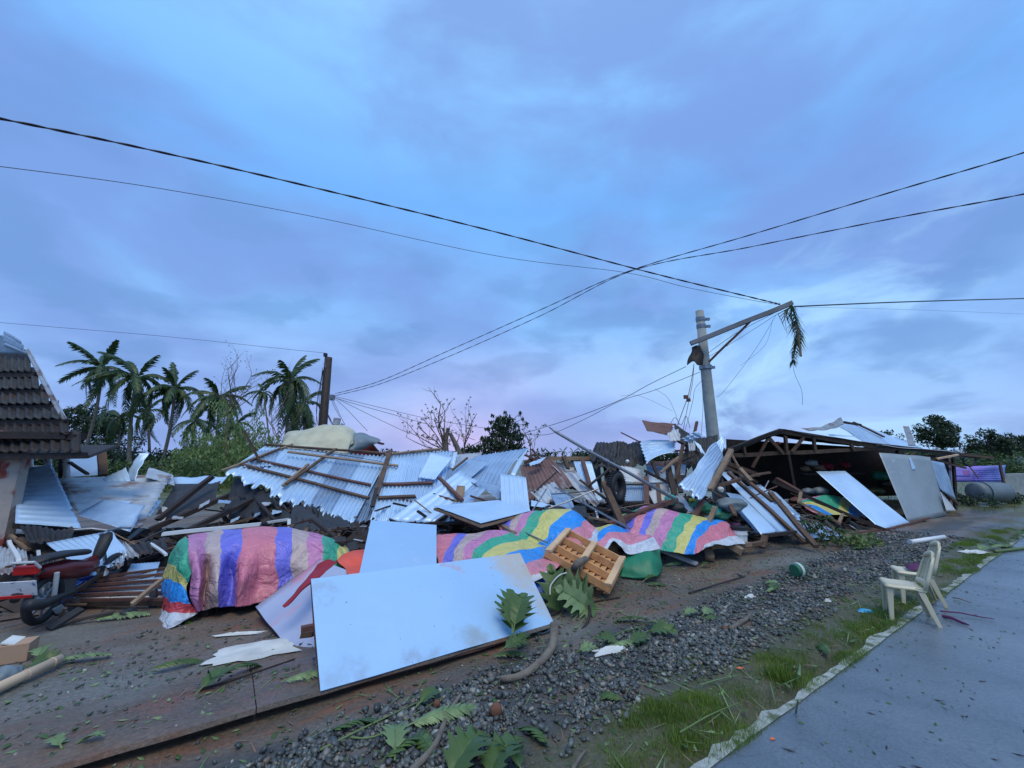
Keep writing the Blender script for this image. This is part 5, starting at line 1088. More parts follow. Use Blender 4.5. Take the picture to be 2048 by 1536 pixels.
def stained_mat():
    m = M('stained_white_board', (.35, .57, .84), (.31, .52, .79), 1.3, .35, 0, .05, 3, c3=(.33, .50, .74), s3=2.0, t3=.60, w3=.25); t = m.node_tree; b = t.nodes['Principled BSDF']
    tc = NN(t, 'ShaderNodeTexCoord').outputs['Object']; col = b.inputs['Base Color'].links[0].from_socket; ctr = (bl + br) / 2
    def blob_(p, r0, r1, c, k, sc=3):
        nonlocal col
        dn = NN(t, 'ShaderNodeVectorMath', operation='DISTANCE'); t.links.new(tc, dn.inputs[0]); dn.inputs[1].default_value = p - ctr
        f = ramp_n(t, math_n(t, 'ADD', dn.outputs['Value'], math_n(t, 'MULTIPLY', math_n(t, 'SUBTRACT', noise_n(t, tc, sc, 6, .65), .5), .9)), [(r0, 1.0), (r1, 0.0)])
        col = mix_n(t, math_n(t, 'MULTIPLY', f, k), col, c)
    blob_(tr, .16, .50, (.50, .44, .36), .85); blob_(tr.lerp(br, .35), .02, .34, (.46, .41, .34), .8); blob_(tr.lerp(br, .75), .0, .26, (.42, .40, .36), .7)
    pm_ = plane(tl, tr, bl); blob_(pm_(948, 1262), .02, .14, (.28, .36, .42), .8, 1.5); blob_(pm_(905, 1135), .0, .10, (.45, .36, .45), .7, 5); blob_(pm_(700, 1370), .0, .22, (.26, .30, .36), .45, 7); blob_(pm_(850, 1325), .0, .16, (.24, .26, .30), .4, 8); blob_(pm_(640, 1180), .0, .12, (.30, .34, .42), .4, 7)
    wv = NN(t, 'ShaderNodeBump'); wv.inputs['Strength'].default_value = .35; wv.inputs['Distance'].default_value = .04; t.links.new(noise_n(t, tc, 2.2, 3, .5, .6), wv.inputs['Height']); t.links.new(wv.outputs[0], b.inputs['Normal'])
    sp = ramp_n(t, noise_n(t, tc, 26, 2), [(.735, 0.0), (.75, 1.0)]); col = mix_n(t, math_n(t, 'MULTIPLY', sp, .8), col, (.10, .07, .08))
    t.links.new(col, b.inputs['Base Color']); return m
MT['stained'] = stained_mat()
white_panel(tl, tr, br, bl, 'largest white panel leaning on the drain slab in front of everything', .05, slats=((.45, -.035, 1.0),), bend=.022, mat='stained')
white_panel(P(742, 1040, 6.3), P(873, 1050, 6.3), P(873, 1150, 5.2), P(718, 1150, 5.0), 'upright white panel standing behind the largest one', .03, bend=.02)
pk = M('pinkish_ribbed_panel', (.46, .52, .70), (.36, .40, .58), 2, .4, .1, .1, 6, c3=(.60, .33, .44), s3=2.4, t3=.53, w3=.10, stretch=(1, 1, .4))
bp = thing('painted_board', G(560, 1300), 'pinkish white ribbed panel leaning left behind the largest panel', 'panel', 'white faced panels')
q = [P(512, 1214, 4.75), P(637, 1120, 5.4), P(760, 1165, 5.0), P(606, 1337, 3.95)]
corr('face', q[:], 16, pk, .007, parent=bp, crump=.010); beam(q[0] + Vector((0, .03, -.03)), q[3] + Vector((0, .03, -.02)), .03, .05, 'wood_dark', 'frame_rail', bp); beam(q[0] + Vector((0, .05, -.02)), q[1] + Vector((0, .05, -.02)), .03, .05, 'wood_pale', 'frame_rail', bp)
beam(q[3] + Vector((0, .04, -.02)), q[2] + Vector((0, .04, -.02)), .03, .05, 'wood_dark', 'frame_rail', bp)
pq = plane(q[0], q[1], q[3])
cloth('red_cloth', [[[(*p_, ) for p_ in r] for r in ([(636, 1128, 4.9), (655, 1118, 4.95), (676, 1126, 5.0)], [(628, 1142, 4.8), (648, 1134, 4.82), (668, 1130, 4.9)], [(605, 1165, 4.55), (622, 1160, 4.5), (640, 1152, 4.6)], [(585, 1190, 4.4), (597, 1186, 4.36), (606, 1178, 4.45)], [(565, 1212, 4.28), (570, 1216, 4.24), (582, 1206, 4.3)])]], MT['red_cloth'], 5, .02, 6, label='dark red cloth draped down the pinkish ribbed panel', cat='cloth')
beam(P(601, 1270, 3.95), P(630, 1266, 3.95), .05, .045, 'wood', label='short brown timber stub poking out left of the largest white panel', cat='timber', name='timber_stub')
white_panel(P(868, 1012, 7.2), P(998, 1000, 7.9), P(1062, 1021, 7.2), P(962, 1046, 6.4), 'white framed table top tilted above the crumpled striped tarp', .06, fm='wood_pale', mat='tin_white')
# fallen slatted frame -----------------------------------------------------
sf = thing('slatted_frame', G(220, 1210), 'fallen wooden frame with pale slats left of the big striped tarp', 'frame')
def gq(x, y, z=.06): return G(x, y, z)
a, b, c, d = gq(130, 1206), gq(330, 1206), gq(345, 1140, .22), gq(205, 1160, .22)
for k in range(5):
    u = (k + .5) / 5; p1, p2 = a.lerp(d, u), b.lerp(c, u); corr('slat', [p1 + Vector((0, .0, .01)), p1 + (d - a) * .13, p2 + (c - b) * .13, p2 + Vector((0, 0, .01))], 1, ['paper', 'tin_white', 'tin', 'tin_white', 'tin'][k], .006, parent=sf, nv=6)
for k in range(6):
    u = k / 5; beam(a.lerp(d, u) + Vector((0, 0, .035)), b.lerp(c, u) + Vector((0, 0, .035)), .04, .03, 'rust_red', 'rail', sf)
beam(a + Vector((0, 0, .07)), d + Vector((0, 0, .08)), .05, .035, 'wood', 'stile', sf); beam(gq(265, 1208, .13), gq(325, 1158, .30), .05, .035, 'wood_pale', 'stile', sf); beam(a + Vector((0, 0, .0)), b, .05, .05, 'wood_dark', 'rail', sf)
plain('pallet_light', (.74, .50, .29), .7, 0, .3, 30)
# wooden pallet ---------------------------------------------------------
def pallet():
    a, b, c, d = P(1128, 1057, 6.35), P(1246, 1110, 6.05), P(1226, 1180, 5.35), P(1098, 1098, 5.7)
    ctr = (a + b + c + d) / 4; ux = ((b - a) + (c - d)).normalized(); uy = ((d - a) + (c - b)); uy = (uy - ux * uy.dot(ux)).normalized(); n = ux.cross(uy)
    if n.y > 0: n = -n
    Lx = ((b - a).length + (c - d).length) / 2; Ly = ((d - a).length + (c - b).length) / 2
    t = thing('wooden_pallet', ctr - n * .12, 'light wooden pallet tipped against the striped tarps', 'pallet')
    def pt(u, v, w): return ctr + ux * (u * Lx / 2) + uy * (v * Ly / 2) + n * w
    for u in (-.92, 0, .92): beam(pt(u, -1, .0), pt(u, 1, .0), .085, .03, 'pallet_light', 'top_board', t, jag=0, pl=None)
    for v in (-.97, -.35, .35, .97): beam(pt(-1, v, -.05), pt(1, v, -.05), .035, .085, 'wood_pallet', 'stringer', t, jag=0)
    for i in range(11): u = -.95 + 1.9 * i / 10; beam(pt(u, -1.02, -.11), pt(u, 1.02, -.11), .075, .02, 'wood_pallet', 'deck_board', t, jag=.01)
pallet()
# folded cloth-like torn plastic on the ground, and paper scraps
def scrap(px, py, L, Wd, mat, label, name='plastic_scrap', cat='litter', ang=0, z=.03, wr=.03):
    g = G(px, py); n = 7; V_ = []; F_ = []; o1 = random.uniform(0, 50); ca, sa = math.cos(ang), math.sin(ang)
    zz = max(H(g.x, g.y), 0) if not (1.85 < toSN(g.x, g.y)[1] < 2.75 and toSN(g.x, g.y)[0] < .42) else .08
    for j in range(n + 1):
        for i in range(n + 1):
            u, v = (i / n - .5), (j / n - .5); e = 1 + .5 * mnoise.noise(Vector((u * 3 + o1, v * 3, 0)))
            x, y = u * L * e, v * Wd * e
            V_.append((g.x + x * ca - y * sa, g.y + x * sa + y * ca, zz + .008 + max(0, z + wr * mnoise.noise(Vector((u * 5, v * 5, o1)))) * (1 - (2 * abs(u)) ** 3) * (1 - (2 * abs(v)) ** 3)))
    for j in range(n):
        for i in range(n): k = j * (n + 1) + i; F_.append((k, k + 1, k + n + 2, k + n + 1))
    solid(mk(name, V_, F_, MT[mat], label=label, cat=cat), .002)
scrap(512, 1302, .62, .34, 'paper', 'crushed white plastic sheet on the mud left of the largest panel', 'plastic_sheet', ang=.5, z=.02)
scrap(478, 1270, .40, .05, 'paper', 'thin white torn strip on the mud below the big striped tarp', ang=.2, z=.01)
scrap(1225, 1302, .34, .10, 'paper', 'white crumpled plastic at the upper edge of the gravel', ang=.35)
scrap(1500, 1196, .16, .08, 'paper', 'small white crumpled scrap on the gravel edge', ang=.6)
scrap(1732, 1226, .15, .05, 'cyan_plastic', 'flattened bright blue plastic bottle beside the verge', 'crushed_bottle', ang=-.2, z=.035, wr=.01)
scrap(1480, 1338, .05, .025, 'orange_plastic', 'small orange scrap at the upper edge of the grass', ang=.2, z=.006, wr=.006); scrap(1545, 1480, .03, .018, 'orange_plastic', 'tiny orange scrap on the road surface', ang=.2, z=.004, wr=.004)
scrap(1656, 1205, .08, .03, 'paper', 'tiny white scrap on the gravel left of the blue bottle')
scrap(1950, 1105, .5, .22, 'paper', 'large white torn sheet lying on the far verge', 'plastic_sheet', ang=.2)
# ================================================================== POLES AND WIRES
plain('arm_wood', (.20, .21, .23), .8, 0, .4, 25)
pole = thing('utility_pole', (lambda g: (g.x, g.y, 0))(P(1432, 930, 10.8)), 'grey concrete utility pole with a broken crossarm leaning to the left', 'utility pole')
pb = P(1432, 930, 10.8); pt_ = P(1399, 622, 10.8)
MB().tube([Vector((pb.x + .02, pb.y, -.1)), pb, pb.lerp(pt_, .5), pt_], [.17, .16, .138, .105], 16).build('shaft', MT['concrete'], pole, smooth=True)
def al(py): return pb.lerp(pt_, (930 - py) / (930 - 622.))
beam(P(1381, 687, 10.55), P(1584, 606, 9.9), .12, .11, 'arm_wood', 'crossarm', pole, jag=.0)
beam(P(1418, 724, 10.6), P(1502, 641, 10.15), .065, .05, 'rust_red', 'brace', pole, jag=0)
for i, py in enumerate((640, 655, 740)):
    q = al(py); mb = MB().tube([q + Vector((0, 0, -.05)), q + Vector((0, 0, .05))], [.165 - .04 * (i < 2)] * 2, 14); mb.box(q + Vector((.19, -.02, 0)), (.1, .05, .07)); mb.build('bracket', MT['steel'], pole)
cloth('rusty_scrap', [[[(1384, 694, 10.7), (1393, 690, 10.6), (1405, 692, 10.9), (1415, 700, 11.0)], [(1377, 712, 10.6), (1388, 715, 10.5), (1402, 712, 10.6), (1416, 715, 11.1)], [(1374, 731, 10.6), (1386, 724, 10.5), (1398, 732, 10.5), (1414, 725, 11.1)]]], MT['wood_dark'], 5, .05, 3, label='dark ragged scrap wrapped round the pole under the crossarm', cat='scrap')
def wire(pts, r, label, name='power_line', seg=10, mat='cable', twist=False, sag=0, **kw):
    q = [P(*p) for p in pts]; q = [Vector(v) for v in cat_rom([tuple(v) for v in q], seg)]
    if not twist: return MB().tube(q, r, 5).build(name, MT[mat], label=label, cat='wire', **kw)
    t = thing(name, q[0], label, 'wire', **kw); L = 0; fine = []
    for a, b in zip(q[:-1], q[1:]):
        k = max(2, int((b - a).length / .10))
        for i in range(k): fine.append(a.lerp(b, i / k))
    for s in (0, 1):
        mb = MB(); pp = []
        for i, p in enumerate(fine): a = i * .75 + s * math.pi; pp.append(p + Vector((0, math.cos(a), math.sin(a))) * r * .6)
        mb.tube(pp, r * .62, 4); mb.build('strand', MT[mat], t)
    return t
wire([(-300, 180, 3.6), (0, 237, 4.4), (320, 304, 5.6), (640, 378, 6.9), (1000, 466, 8.4), (1300, 545, 9.4), (1500, 594, 9.9), (1562, 609, 9.95)], .016, 'thick twisted black cable crossing the sky from upper left to the crossarm', twist=True)
wire([(-200, 312, 4.6), (0, 333, 5.2), (320, 377, 6.4), (640, 436, 7.7), (1000, 513, 9), (1250, 545, 9.7), (1370, 574, 10.0), (1480, 596, 10.0), (1560, 610, 10)], .006, 'thin wire running below the thick cable to the crossarm')
wire([(2300, 215, 5), (2048, 305, 6), (1780, 385, 7.5), (1500, 470, 9.5), (1250, 545, 12), (1080, 620, 14), (900, 700, 16), (760, 762, 18), (668, 788, 19)], .013, 'twisted cable from the upper right edge down to the dark wooden pole, upper one', twist=True)
wire([(2300, 332, 5), (2048, 388, 6), (1780, 438, 7.5), (1500, 494, 9.5), (1260, 543, 12), (1080, 632, 14), (900, 712, 16), (760, 768, 18), (668, 792, 19)], .012, 'twisted cable from the right edge down to the dark wooden pole, lower one', twist=True)
wire([(2400, 590, 14), (2048, 597, 12.6), (1800, 604, 11.2), (1588, 613, 9.9)], .018, 'dark cable running level from the crossarm to the right edge')
wire([(2048, 628, 12.6), (1810, 619, 11.2), (1600, 614, 9.9)], .003, 'hair-thin wire just below the level cable')
wire([(-100, 634, 16), (0, 645, 17), (320, 672, 18), (560, 697, 19), (650, 706, 19)], .008, 'faint wire from the left edge to the top of the dark wooden pole')
wire([(1372, 733, 10.5), (1300, 768, 10.8), (1240, 800, 11), (1150, 835, 11.5), (1050, 866, 12)], .008, 'sagging service wire from the pole down to the torn tree')
wire([(1400, 744, 10.6), (1310, 780, 10.8), (1240, 802, 11), (1170, 838, 11.3), (1100, 868, 11.6), (1046, 868, 12)], .007, 'lower sagging service wire from the pole to the middle wreckage')
wire([(1556, 622, 9.95), (1470, 668, 10.2), (1418, 705, 10.5)], .006, 'slack wire under the crossarm, upper one'); wire([(1558, 626, 9.95), (1480, 676, 10.2), (1420, 712, 10.5)], .005, 'slack wire under the crossarm, lower one')
wire([(1552, 630, 9.95), (1510, 700, 10.2), (1450, 780, 10.4), (1432, 795, 10.5)], .004, 'loose wire dropping from the crossarm to the pole'); wire([(1545, 640, 9.95), (1530, 690, 10.2), (1480, 732, 10.4)], .003, 'shorter loose wire dropping from the crossarm')
wire([(1388, 728, 10.5), (1383, 760, 10.2), (1376, 792, 10), (1366, 820, 9.8), (1355, 850, 9.6)], .009, 'wire hanging from the rag past the red splice, left one'); wire([(1388, 728, 10.5), (1385, 765, 10.2), (1378, 800, 10), (1372, 830, 9.8), (1366, 862, 9.6)], .007, 'wire hanging from the rag past the red splice, right one')
wire([(1405, 760, 10.6), (1390, 778, 10.3), (1386, 800, 10.2), (1376, 840, 9.8), (1368, 866, 9.6)], .005, 'curly wire between the hanging wires and the pole'); wire([(1404, 765, 10.6), (1406, 810, 10.3), (1404, 850, 10), (1402, 875, 9.8)], .005, 'straight wire hanging close beside the pole')
wire([(1310, 778, 10.8), (1335, 795, 10.5), (1350, 825, 10.2), (1358, 850, 9.9)], .004, 'arching thin wire left of the hanging wires'); wire([(1340, 850, 9.8), (1350, 835, 9.9), (1362, 850, 9.8), (1372, 832, 9.9), (1380, 856, 9.7)], .006, 'tangled wire end above the highest ragged sheet')
wire([(1240, 792, 11), (1270, 790, 10.9), (1300, 800, 10.6), (1345, 822, 10.2)], .003, 'faint wire looping from the service wires to the splice')
sp_ = thing('wire_splice', P(1375, 797, 10), 'small red-brown splice block hanging on the wires', 'splice')
MB().box(P(1372, 794, 10), (.10, .06, .09)).build('block', MT['rust_red'], sp_); MB().box(P(1377, 800, 9.98), (.08, .06, .08)).build('block', MT['rust_red'], sp_)
# dangling frond on the crossarm
fr = thing('torn_frond', P(1583, 612, 9.9), 'torn palm frond dangling from the tip of the crossarm', 'palm frond')
rr = random.Random(9); mb = MB(); path = [P(x, y, 9.85) for x, y in ((1583, 610), (1592, 640), (1596, 670), (1590, 700), (1585, 728))]; path = [Vector(v) for v in cat_rom([tuple(v) for v in path], 5)]
mb.tube(path, [.022 - .0009 * i for i in range(len(path))], 5)
for i in range(330):
    k = rr.random() ** .8; p = path[int(k * (len(path) - 1))]; L = rr.uniform(.16, .42) * (1.1 - .45 * k) * (1.25 if .15 < k < .6 else .8); a = rr.uniform(0, 6.28)
    dr = Vector((math.cos(a) * .45 - .1, math.sin(a) * .4, -rr.uniform(.5, 1.1))).normalized() * L; w = Vector((.012, .006, 0)); m_ = len(mb.v)
    mb.v += [p - w, p + w, p + dr * .5 + w + Vector((0, 0, .03)), p + dr * .5 - w + Vector((0, 0, .03)), p + dr]; mb.f += [(m_, m_ + 1, m_ + 2, m_ + 3), (m_ + 3, m_ + 2, m_ + 4)]; mb.m += [0, 0]
mb.build('leaflets', MT['palm'], fr)
for i in range(10):
    x = 1560 + i * 3; MB().tube([P(1583 - i * 1.6, 613 + i, 9.9), P(x - 4, 628 + (i % 4) * 6, 9.88), P(x + 2, 640 + (i % 5) * 7, 9.87)], [.012, .01, .004], 4).build('broken_rib', MT['palm'], fr)
beam(P(1594, 650, 9.8), P(1602, 712, 9.8), .05, .02, 'wood_pale', 'stalk', fr)
wire([(1586, 730, 9.85), (1590, 750, 9.85), (1603, 780, 9.85), (1605, 810, 9.85)], .004, 'hair-thin strand trailing below the dangling frond')
# dark wooden pole
wp = thing('wooden_pole', (lambda g: (g.x, g.y, 0))(P(642, 918, 19)), 'dark thick wooden pole standing left of centre behind the beige tarpaulin', 'utility pole')
a, b = P(640, 918, 19), P(657, 715, 19); a0 = a.copy(); a0.z = -.1
MB().tube([a0 + (a - b) * .0, a, b], [.22, .21, .17], 12).build('shaft', MT['wood_dark'], wp, smooth=True)
MB().box(P(651, 710, 18.9), (.14, .14, .16)).build('insulator', MT['black'], wp); MB().tube([P(650, 735, 18.85), P(651, 712, 18.9)], .035, 6).build('bracket', MT['steel'], wp); MB().box(P(664, 795, 18.7), (.2, .2, .25)).build('clamp', MT['steel'], wp)
MB().beam(P(672, 850, 18.6), P(675, 836, 18.6), .3, .1).build('meter_box', MT['tin_old'], wp)
for i, pts in enumerate(([(645, 735), (640, 790), (637, 850)], [(649, 730), (636, 800), (632, 852)], [(650, 725), (644, 770), (640, 850)], [(646, 740), (633, 810), (636, 850)])):
    wire([(x, y, 18.7) for x, y in pts], .012, 'thin wire drooping down the left side of the dark wooden pole', group='wires drooping down the dark wooden pole')
for i, pts in enumerate(([(666, 792), (760, 815), (860, 838), (980, 858)], [(666, 793), (740, 830), (820, 868)], [(664, 792), (690, 815), (735, 862)], [(664, 796), (680, 830), (690, 850)], [(662, 796), (668, 812), (680, 835)], [(668, 794), (700, 805), (860, 850), (950, 880)])):
    wire([(x, y, 18.6 - .3 * i) for x, y in pts], .010, 'thin service wire fanning right from the dark wooden pole', group='wires fanning from the dark wooden pole')
wire([(420, 790, 19.5), (540, 795, 19.2), (650, 790, 19)], .008, 'faint wire crossing left of the dark wooden pole through the palms')
# ================================================================== RIGHT HAND BUILDING
bd = thing('market_building', (lambda g: (g.x, g.y, 0))(P(1600, 1040, 12.5)), 'low open-fronted market building with a timber truss and collapsed tin roof', 'building')
FP = plane(P(1447, 902, 11.0), P(1950, 912, 14.6), P(1600, 1000, 12.2))    # plane of the front truss
def TB(a, b, w, mat='wood', name='truss_member', off=0.0, h=.06): beam(a, b, w, h, mat, name, bd, FP, off)
TB((1445, 905), (1560, 862), .13, 'wood_dark', 'rafter'); TB((1560, 862), (1752, 893), .14, 'wood', 'rafter'); TB((1740, 890), (1958, 913), .13, 'wood_dark', 'rafter')
TB((1450, 910), (1610, 905), .10, 'wood', 'tie_beam'); TB((1600, 905), (1760, 896), .10, 'wood', 'tie_beam')
for a, b, w in (((1535, 876), (1562, 906), .09), ((1567, 872), (1570, 904), .09), ((1604, 874), (1580, 904), .07), ((1623, 876), (1627, 902), .09), ((1698, 888), (1704, 900), .09), ((1484, 893), (1487, 908), .07), ((1533, 876), (1502, 934), .05)): TB(a, b, w, 'wood', 'truss_member', .05)
TB((1576, 910), (1588, 975), .09, 'wood_dark', 'post'); TB((1450, 905), (1456, 1000), .13, 'wood_dark', 'post'); TB((1906, 915), (1912, 1030), .12, 'wood_dark', 'post'); TB((1816, 905), (1824, 1005), .08, 'wood_dark', 'post', -.3)
TB((1820, 906), (1770, 946), .09, 'wood', 'brace', .12); TB((1868, 918), (1845, 942), .07, 'wood', 'brace', .12); TB((1880, 980), (1908, 1006), .10, 'wood', 'brace', .1); TB((1862, 916), (1905, 908), .05, 'bamboo', 'batten', .14); TB((1850, 915), (1925, 935), .06, 'wood', 'batten', .08)
back_ = Vector((.50, .87, 0)).normalized()
def bk(px, py, dist, dz=0): q = FP(px, py); return q + back_ * dist + Vector((0, 0, dz))
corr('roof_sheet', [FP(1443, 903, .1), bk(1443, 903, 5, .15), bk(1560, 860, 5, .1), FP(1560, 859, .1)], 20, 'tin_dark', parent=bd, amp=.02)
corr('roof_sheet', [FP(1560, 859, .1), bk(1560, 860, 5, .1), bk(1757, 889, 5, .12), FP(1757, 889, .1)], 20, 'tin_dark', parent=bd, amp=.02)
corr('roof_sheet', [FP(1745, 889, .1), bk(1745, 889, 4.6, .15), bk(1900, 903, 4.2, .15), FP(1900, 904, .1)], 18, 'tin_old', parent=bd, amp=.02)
# raised rear roof seen as bright slopes
corr('roof_sheet', [(1676, 852, 14.4), (1700, 845, 16.2), (1790, 893, 16.4), (1735, 889, 14.5)], 12, 'tin_white', parent=bd, amp=.02, crump=.02)
corr('roof_sheet', [(1700, 846, 16.2), (1712, 846, 17.0), (1845, 896, 17.2), (1780, 893, 16.2)], 14, 'tin_white', parent=bd, amp=.02, crump=.02)
corr('roof_sheet', [(1655, 868, 13.9), (1700, 872, 14.2), (1722, 874, 14.3), (1660, 872, 13.8)], 3, 'tin_white', parent=bd, amp=.01)
corr('roof_sheet', [(1600, 856, 13.2), (1682, 834, 14.0), (1688, 848, 14.0), (1612, 860, 13.2)], 3, 'tin_old', parent=bd, amp=.01, bend=.12, crump=.02)
corr('roof_sheet', [(1610, 861, 13.2), (1683, 848, 14.0), (1690, 850, 14.1), (1625, 862, 13.3)], 2, 'tin_white', parent=bd, amp=.01)
beam(P(1686, 844, 14.1), P(1720, 850, 14.3), .14, .05, 'wood_dark', 'ridge_board', bd); beam(P(1706, 844, 16.3), P(1768, 874, 16.4), .08, .05, 'rust_red', 'ridge_board', bd)
beam(P(1790, 874, 15.5), P(1836, 893, 15.0), .10, .02, 'tin_white', 'roof_strip', bd)
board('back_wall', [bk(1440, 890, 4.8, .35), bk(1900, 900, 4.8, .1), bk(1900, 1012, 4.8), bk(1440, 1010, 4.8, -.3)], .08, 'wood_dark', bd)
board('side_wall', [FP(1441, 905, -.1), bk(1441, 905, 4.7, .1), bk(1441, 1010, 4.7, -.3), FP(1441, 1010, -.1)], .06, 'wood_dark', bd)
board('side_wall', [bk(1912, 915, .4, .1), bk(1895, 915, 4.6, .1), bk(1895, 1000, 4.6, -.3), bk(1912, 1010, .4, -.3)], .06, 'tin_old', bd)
corr('wall_sheet', [(1757, 905, 12.4), (1860, 914, 13.0), (1893, 1030, 12.9), (1818, 1049, 11.6)], 3, M('dull_metal_wall', (.36, .42, .45), (.28, .34, .37), 1.6, .5, .3, .2, 5, c3=(.46, .50, .52), s3=3.2, t3=.6), .004, parent=bd, crump=.012)
corr('wall_sheet', [(1858, 920, 13.0), (1888, 926, 13.4), (1912, 1000, 13.5), (1880, 980, 13.0)], 4, 'tin', .01, parent=bd, crump=.02)
corr('wall_sheet', [(1880, 983, 12.8), (1888, 990, 12.8), (1912, 1022, 13.2), (1893, 1022, 12.8)], 2, 'plastic_white', .005, parent=bd, crump=.02)
corr('tin_sheet', [(1806, 852, 14.6), (1818, 853, 14.6), (1832, 892, 14.5), (1817, 892, 14.5)], 2, 'tin_old', .01, crump=.04, label='narrow bent sheet standing upright on the roof at the right', cat='metal sheet')
corr('tin_sheet', [(1818, 916, 12.7), (1822, 916, 12.7), (1832, 938, 12.6), (1824, 940, 12.6)], 1, 'tin_white', .004, label='small bright strip hanging on the dull metal wall', cat='metal sheet')
beam((1740, 888, 13.4), (1985, 916, 14.8), .13, .08, 'wood', label='long splintered brown beam hanging over the right end of the building', cat='beam', name='loose_timber')
beam((1780, 1058, 10.7), (1860, 1036, 12.0), .05, .05, 'rust_red', label='thin reddish batten on the ground before the dull metal wall', cat='batten', name='ground_batten'); beam((1690, 1070, 9.9), (1790, 1056, 10.6), .06, .04, 'rust_red', label='reddish batten on the ground at the foot of the leaning pale sheet', cat='batten', name='ground_batten')
# junk in the dark interior
rr = random.Random(3)
def blob(name, px, py, Y, r, mat, label, cat, sx=1, sz=1, parent=None):
    c = P(px, py, Y); me = bpy.data.meshes.new(name); import bmesh as _b; bm = _b.new(); _b.ops.create_icosphere(bm, subdivisions=3, radius=r)
    for v in bm.verts: v.co = Vector((v.co.x * sx, v.co.y, v.co.z * sz)) * (1 + .34 * mnoise.noise(v.co * (1.3 / r) + c) + .15 * mnoise.noise(v.co * (3.5 / r) + c))
    bm.to_mesh(me); bm.free(); me.materials.append(MT[mat]); me.polygons.foreach_set('use_smooth', [True] * len(me.polygons)); o = bpy.data.objects.new(name, me); COL.objects.link(o); o.location = c; ORG[o.name] = tuple(c)
    if parent: o.parent = parent; o.location = c - Vector(ORG[parent.name])
    return tag(o, label, cat)
for i, (x, y, r, mt, lab) in enumerate(((1623, 928, .13, 'paper', 'pale round sack hanging highest inside the building'), (1610, 940, .11, 'cardboard', 'tan sack left of the pale hanging one'), (1641, 938, .12, 'cardboard', 'tan sack right of the pale hanging one'), (1655, 935, .14, 'red_cloth', 'dark red bundle on the shelf inside the building'), (1690, 932, .12, 'red_cloth', 'second red bundle on the shelf inside the building'),
      (1760, 955, .2, 'green_tarp', 'teal crate-like bundle deep inside the building'), (1745, 985, .2, 'leaf_dark', 'green bundle deep inside the building'), (1776, 970, .2, 'black', 'black bag behind the dull metal wall'), (1640, 985, .15, 'grey_tarp', 'grey bundle above the slanting dark beam'), (1615, 985, .12, 'grey_tarp', 'small teal-grey bundle above the slanting dark beam'), (1660, 1005, .2, 'red_cloth', 'red cloth lump on the rumpled tarp'), (1590, 1003, .12, 'rust_red', 'orange-brown lump under the slanting dark beam'), (1556, 888, .05, 'orange_plastic', 'small orange object caught in the truss'))):
    blob('bundle', x, y - 2, 14.2 if i not in (8, 9, 10, 11, 12) else (12.0 if i != 12 else 11.9), r, mt, lab, 'bundle', 1.5, .8)
beam((1600, 948, 13.0), (1720, 946, 13.6), .3, .04, 'wood_dark', label='dark shelf inside the building carrying bundles', cat='shelf', name='shelf')
# ================================================================== FAR RIGHT
bn_ = thing('banner', P(1950, 965, 17), 'purple and blue printed banner strung beyond the right end of the building', 'banner')
def banner_mat():
    m = bpy.data.materials.new('banner_print'); m.use_nodes = True; t = m.node_tree; b = t.nodes['Principled BSDF']; uv = NN(t, 'ShaderNodeUVMap').outputs[0]; sp = NN(t, 'ShaderNodeSeparateXYZ'); t.links.new(uv, sp.inputs[0]); u, v = sp.outputs[0], sp.outputs[1]
    col = ramp_n(t, u, [(0, (.26, .22, .62)), (.4, (.30, .20, .70)), (1, (.18, .30, .75))])
    # rows of unreadable lettering
    row = math_n(t, 'FRACT', math_n(t, 'MULTIPLY', v, 8.0)); rm = math_n(t, 'GREATER_THAN', row, .45)
    mp = NN(t, 'ShaderNodeMapping'); mp.inputs['Scale'].default_value = (46, 8, 1); t.links.new(uv, mp.inputs[0]); nz = noise_n(t, mp.outputs[0], 1.0, 1)
    txt = math_n(t, 'MULTIPLY', rm, math_n(t, 'GREATER_THAN', nz, .40)); txt = math_n(t, 'MULTIPLY', txt, math_n(t, 'GREATER_THAN', u, .40)); txt = math_n(t, 'MULTIPLY', txt, math_n(t, 'LESS_THAN', u, .93)); txt = math_n(t, 'MULTIPLY', txt, math_n(t, 'LESS_THAN', v, .80))
    col = mix_n(t, math_n(t, 'MULTIPLY', txt, .85), col, (.03, .07, .38))
    em = math_n(t, 'MULTIPLY', math_n(t, 'LESS_THAN', math_n(t, 'ABSOLUTE', math_n(t, 'SUBTRACT', u, .27)), .07), math_n(t, 'LESS_THAN', math_n(t, 'ABSOLUTE', math_n(t, 'SUBTRACT', v, .6)), .16))
    col = mix_n(t, math_n(t, 'MULTIPLY', em, .7), col, (.30, .06, .20))
    ub = math_n(t, 'MULTIPLY', math_n(t, 'LESS_THAN', math_n(t, 'ABSOLUTE', math_n(t, 'SUBTRACT', u, .2)), .15), math_n(t, 'LESS_THAN', math_n(t, 'ABSOLUTE', math_n(t, 'SUBTRACT', v, .38)), .05)); col = mix_n(t, ub, col, (.04, .06, .32))
    t.links.new(col, b.inputs['Base Color']); b.inputs['Roughness'].default_value = .45; return m
a, b, c, d = P(1897, 934, 16.5), P(2015, 930, 17.5), P(2008, 964, 17.5), P(1903, 964, 16.5); V_ = []; UV = []; F_ = []
for j in range(7):
    for i in range(25):
        u, v = i / 24, j / 6; p = a.lerp(b, u).lerp(d.lerp(c, u), v); p.y += .04 * math.sin(u * 20) + .03 * math.sin(v * 5 + u * 7); V_.append(p); UV.append((u, 1 - v))
for j in range(6):
    for i in range(24): k = j * 25 + i; F_.append((k, k + 1, k + 26, k + 25))
solid(mk('cloth_face', V_, F_, banner_mat(), bn_, uvs=UV, smooth=True), .004)
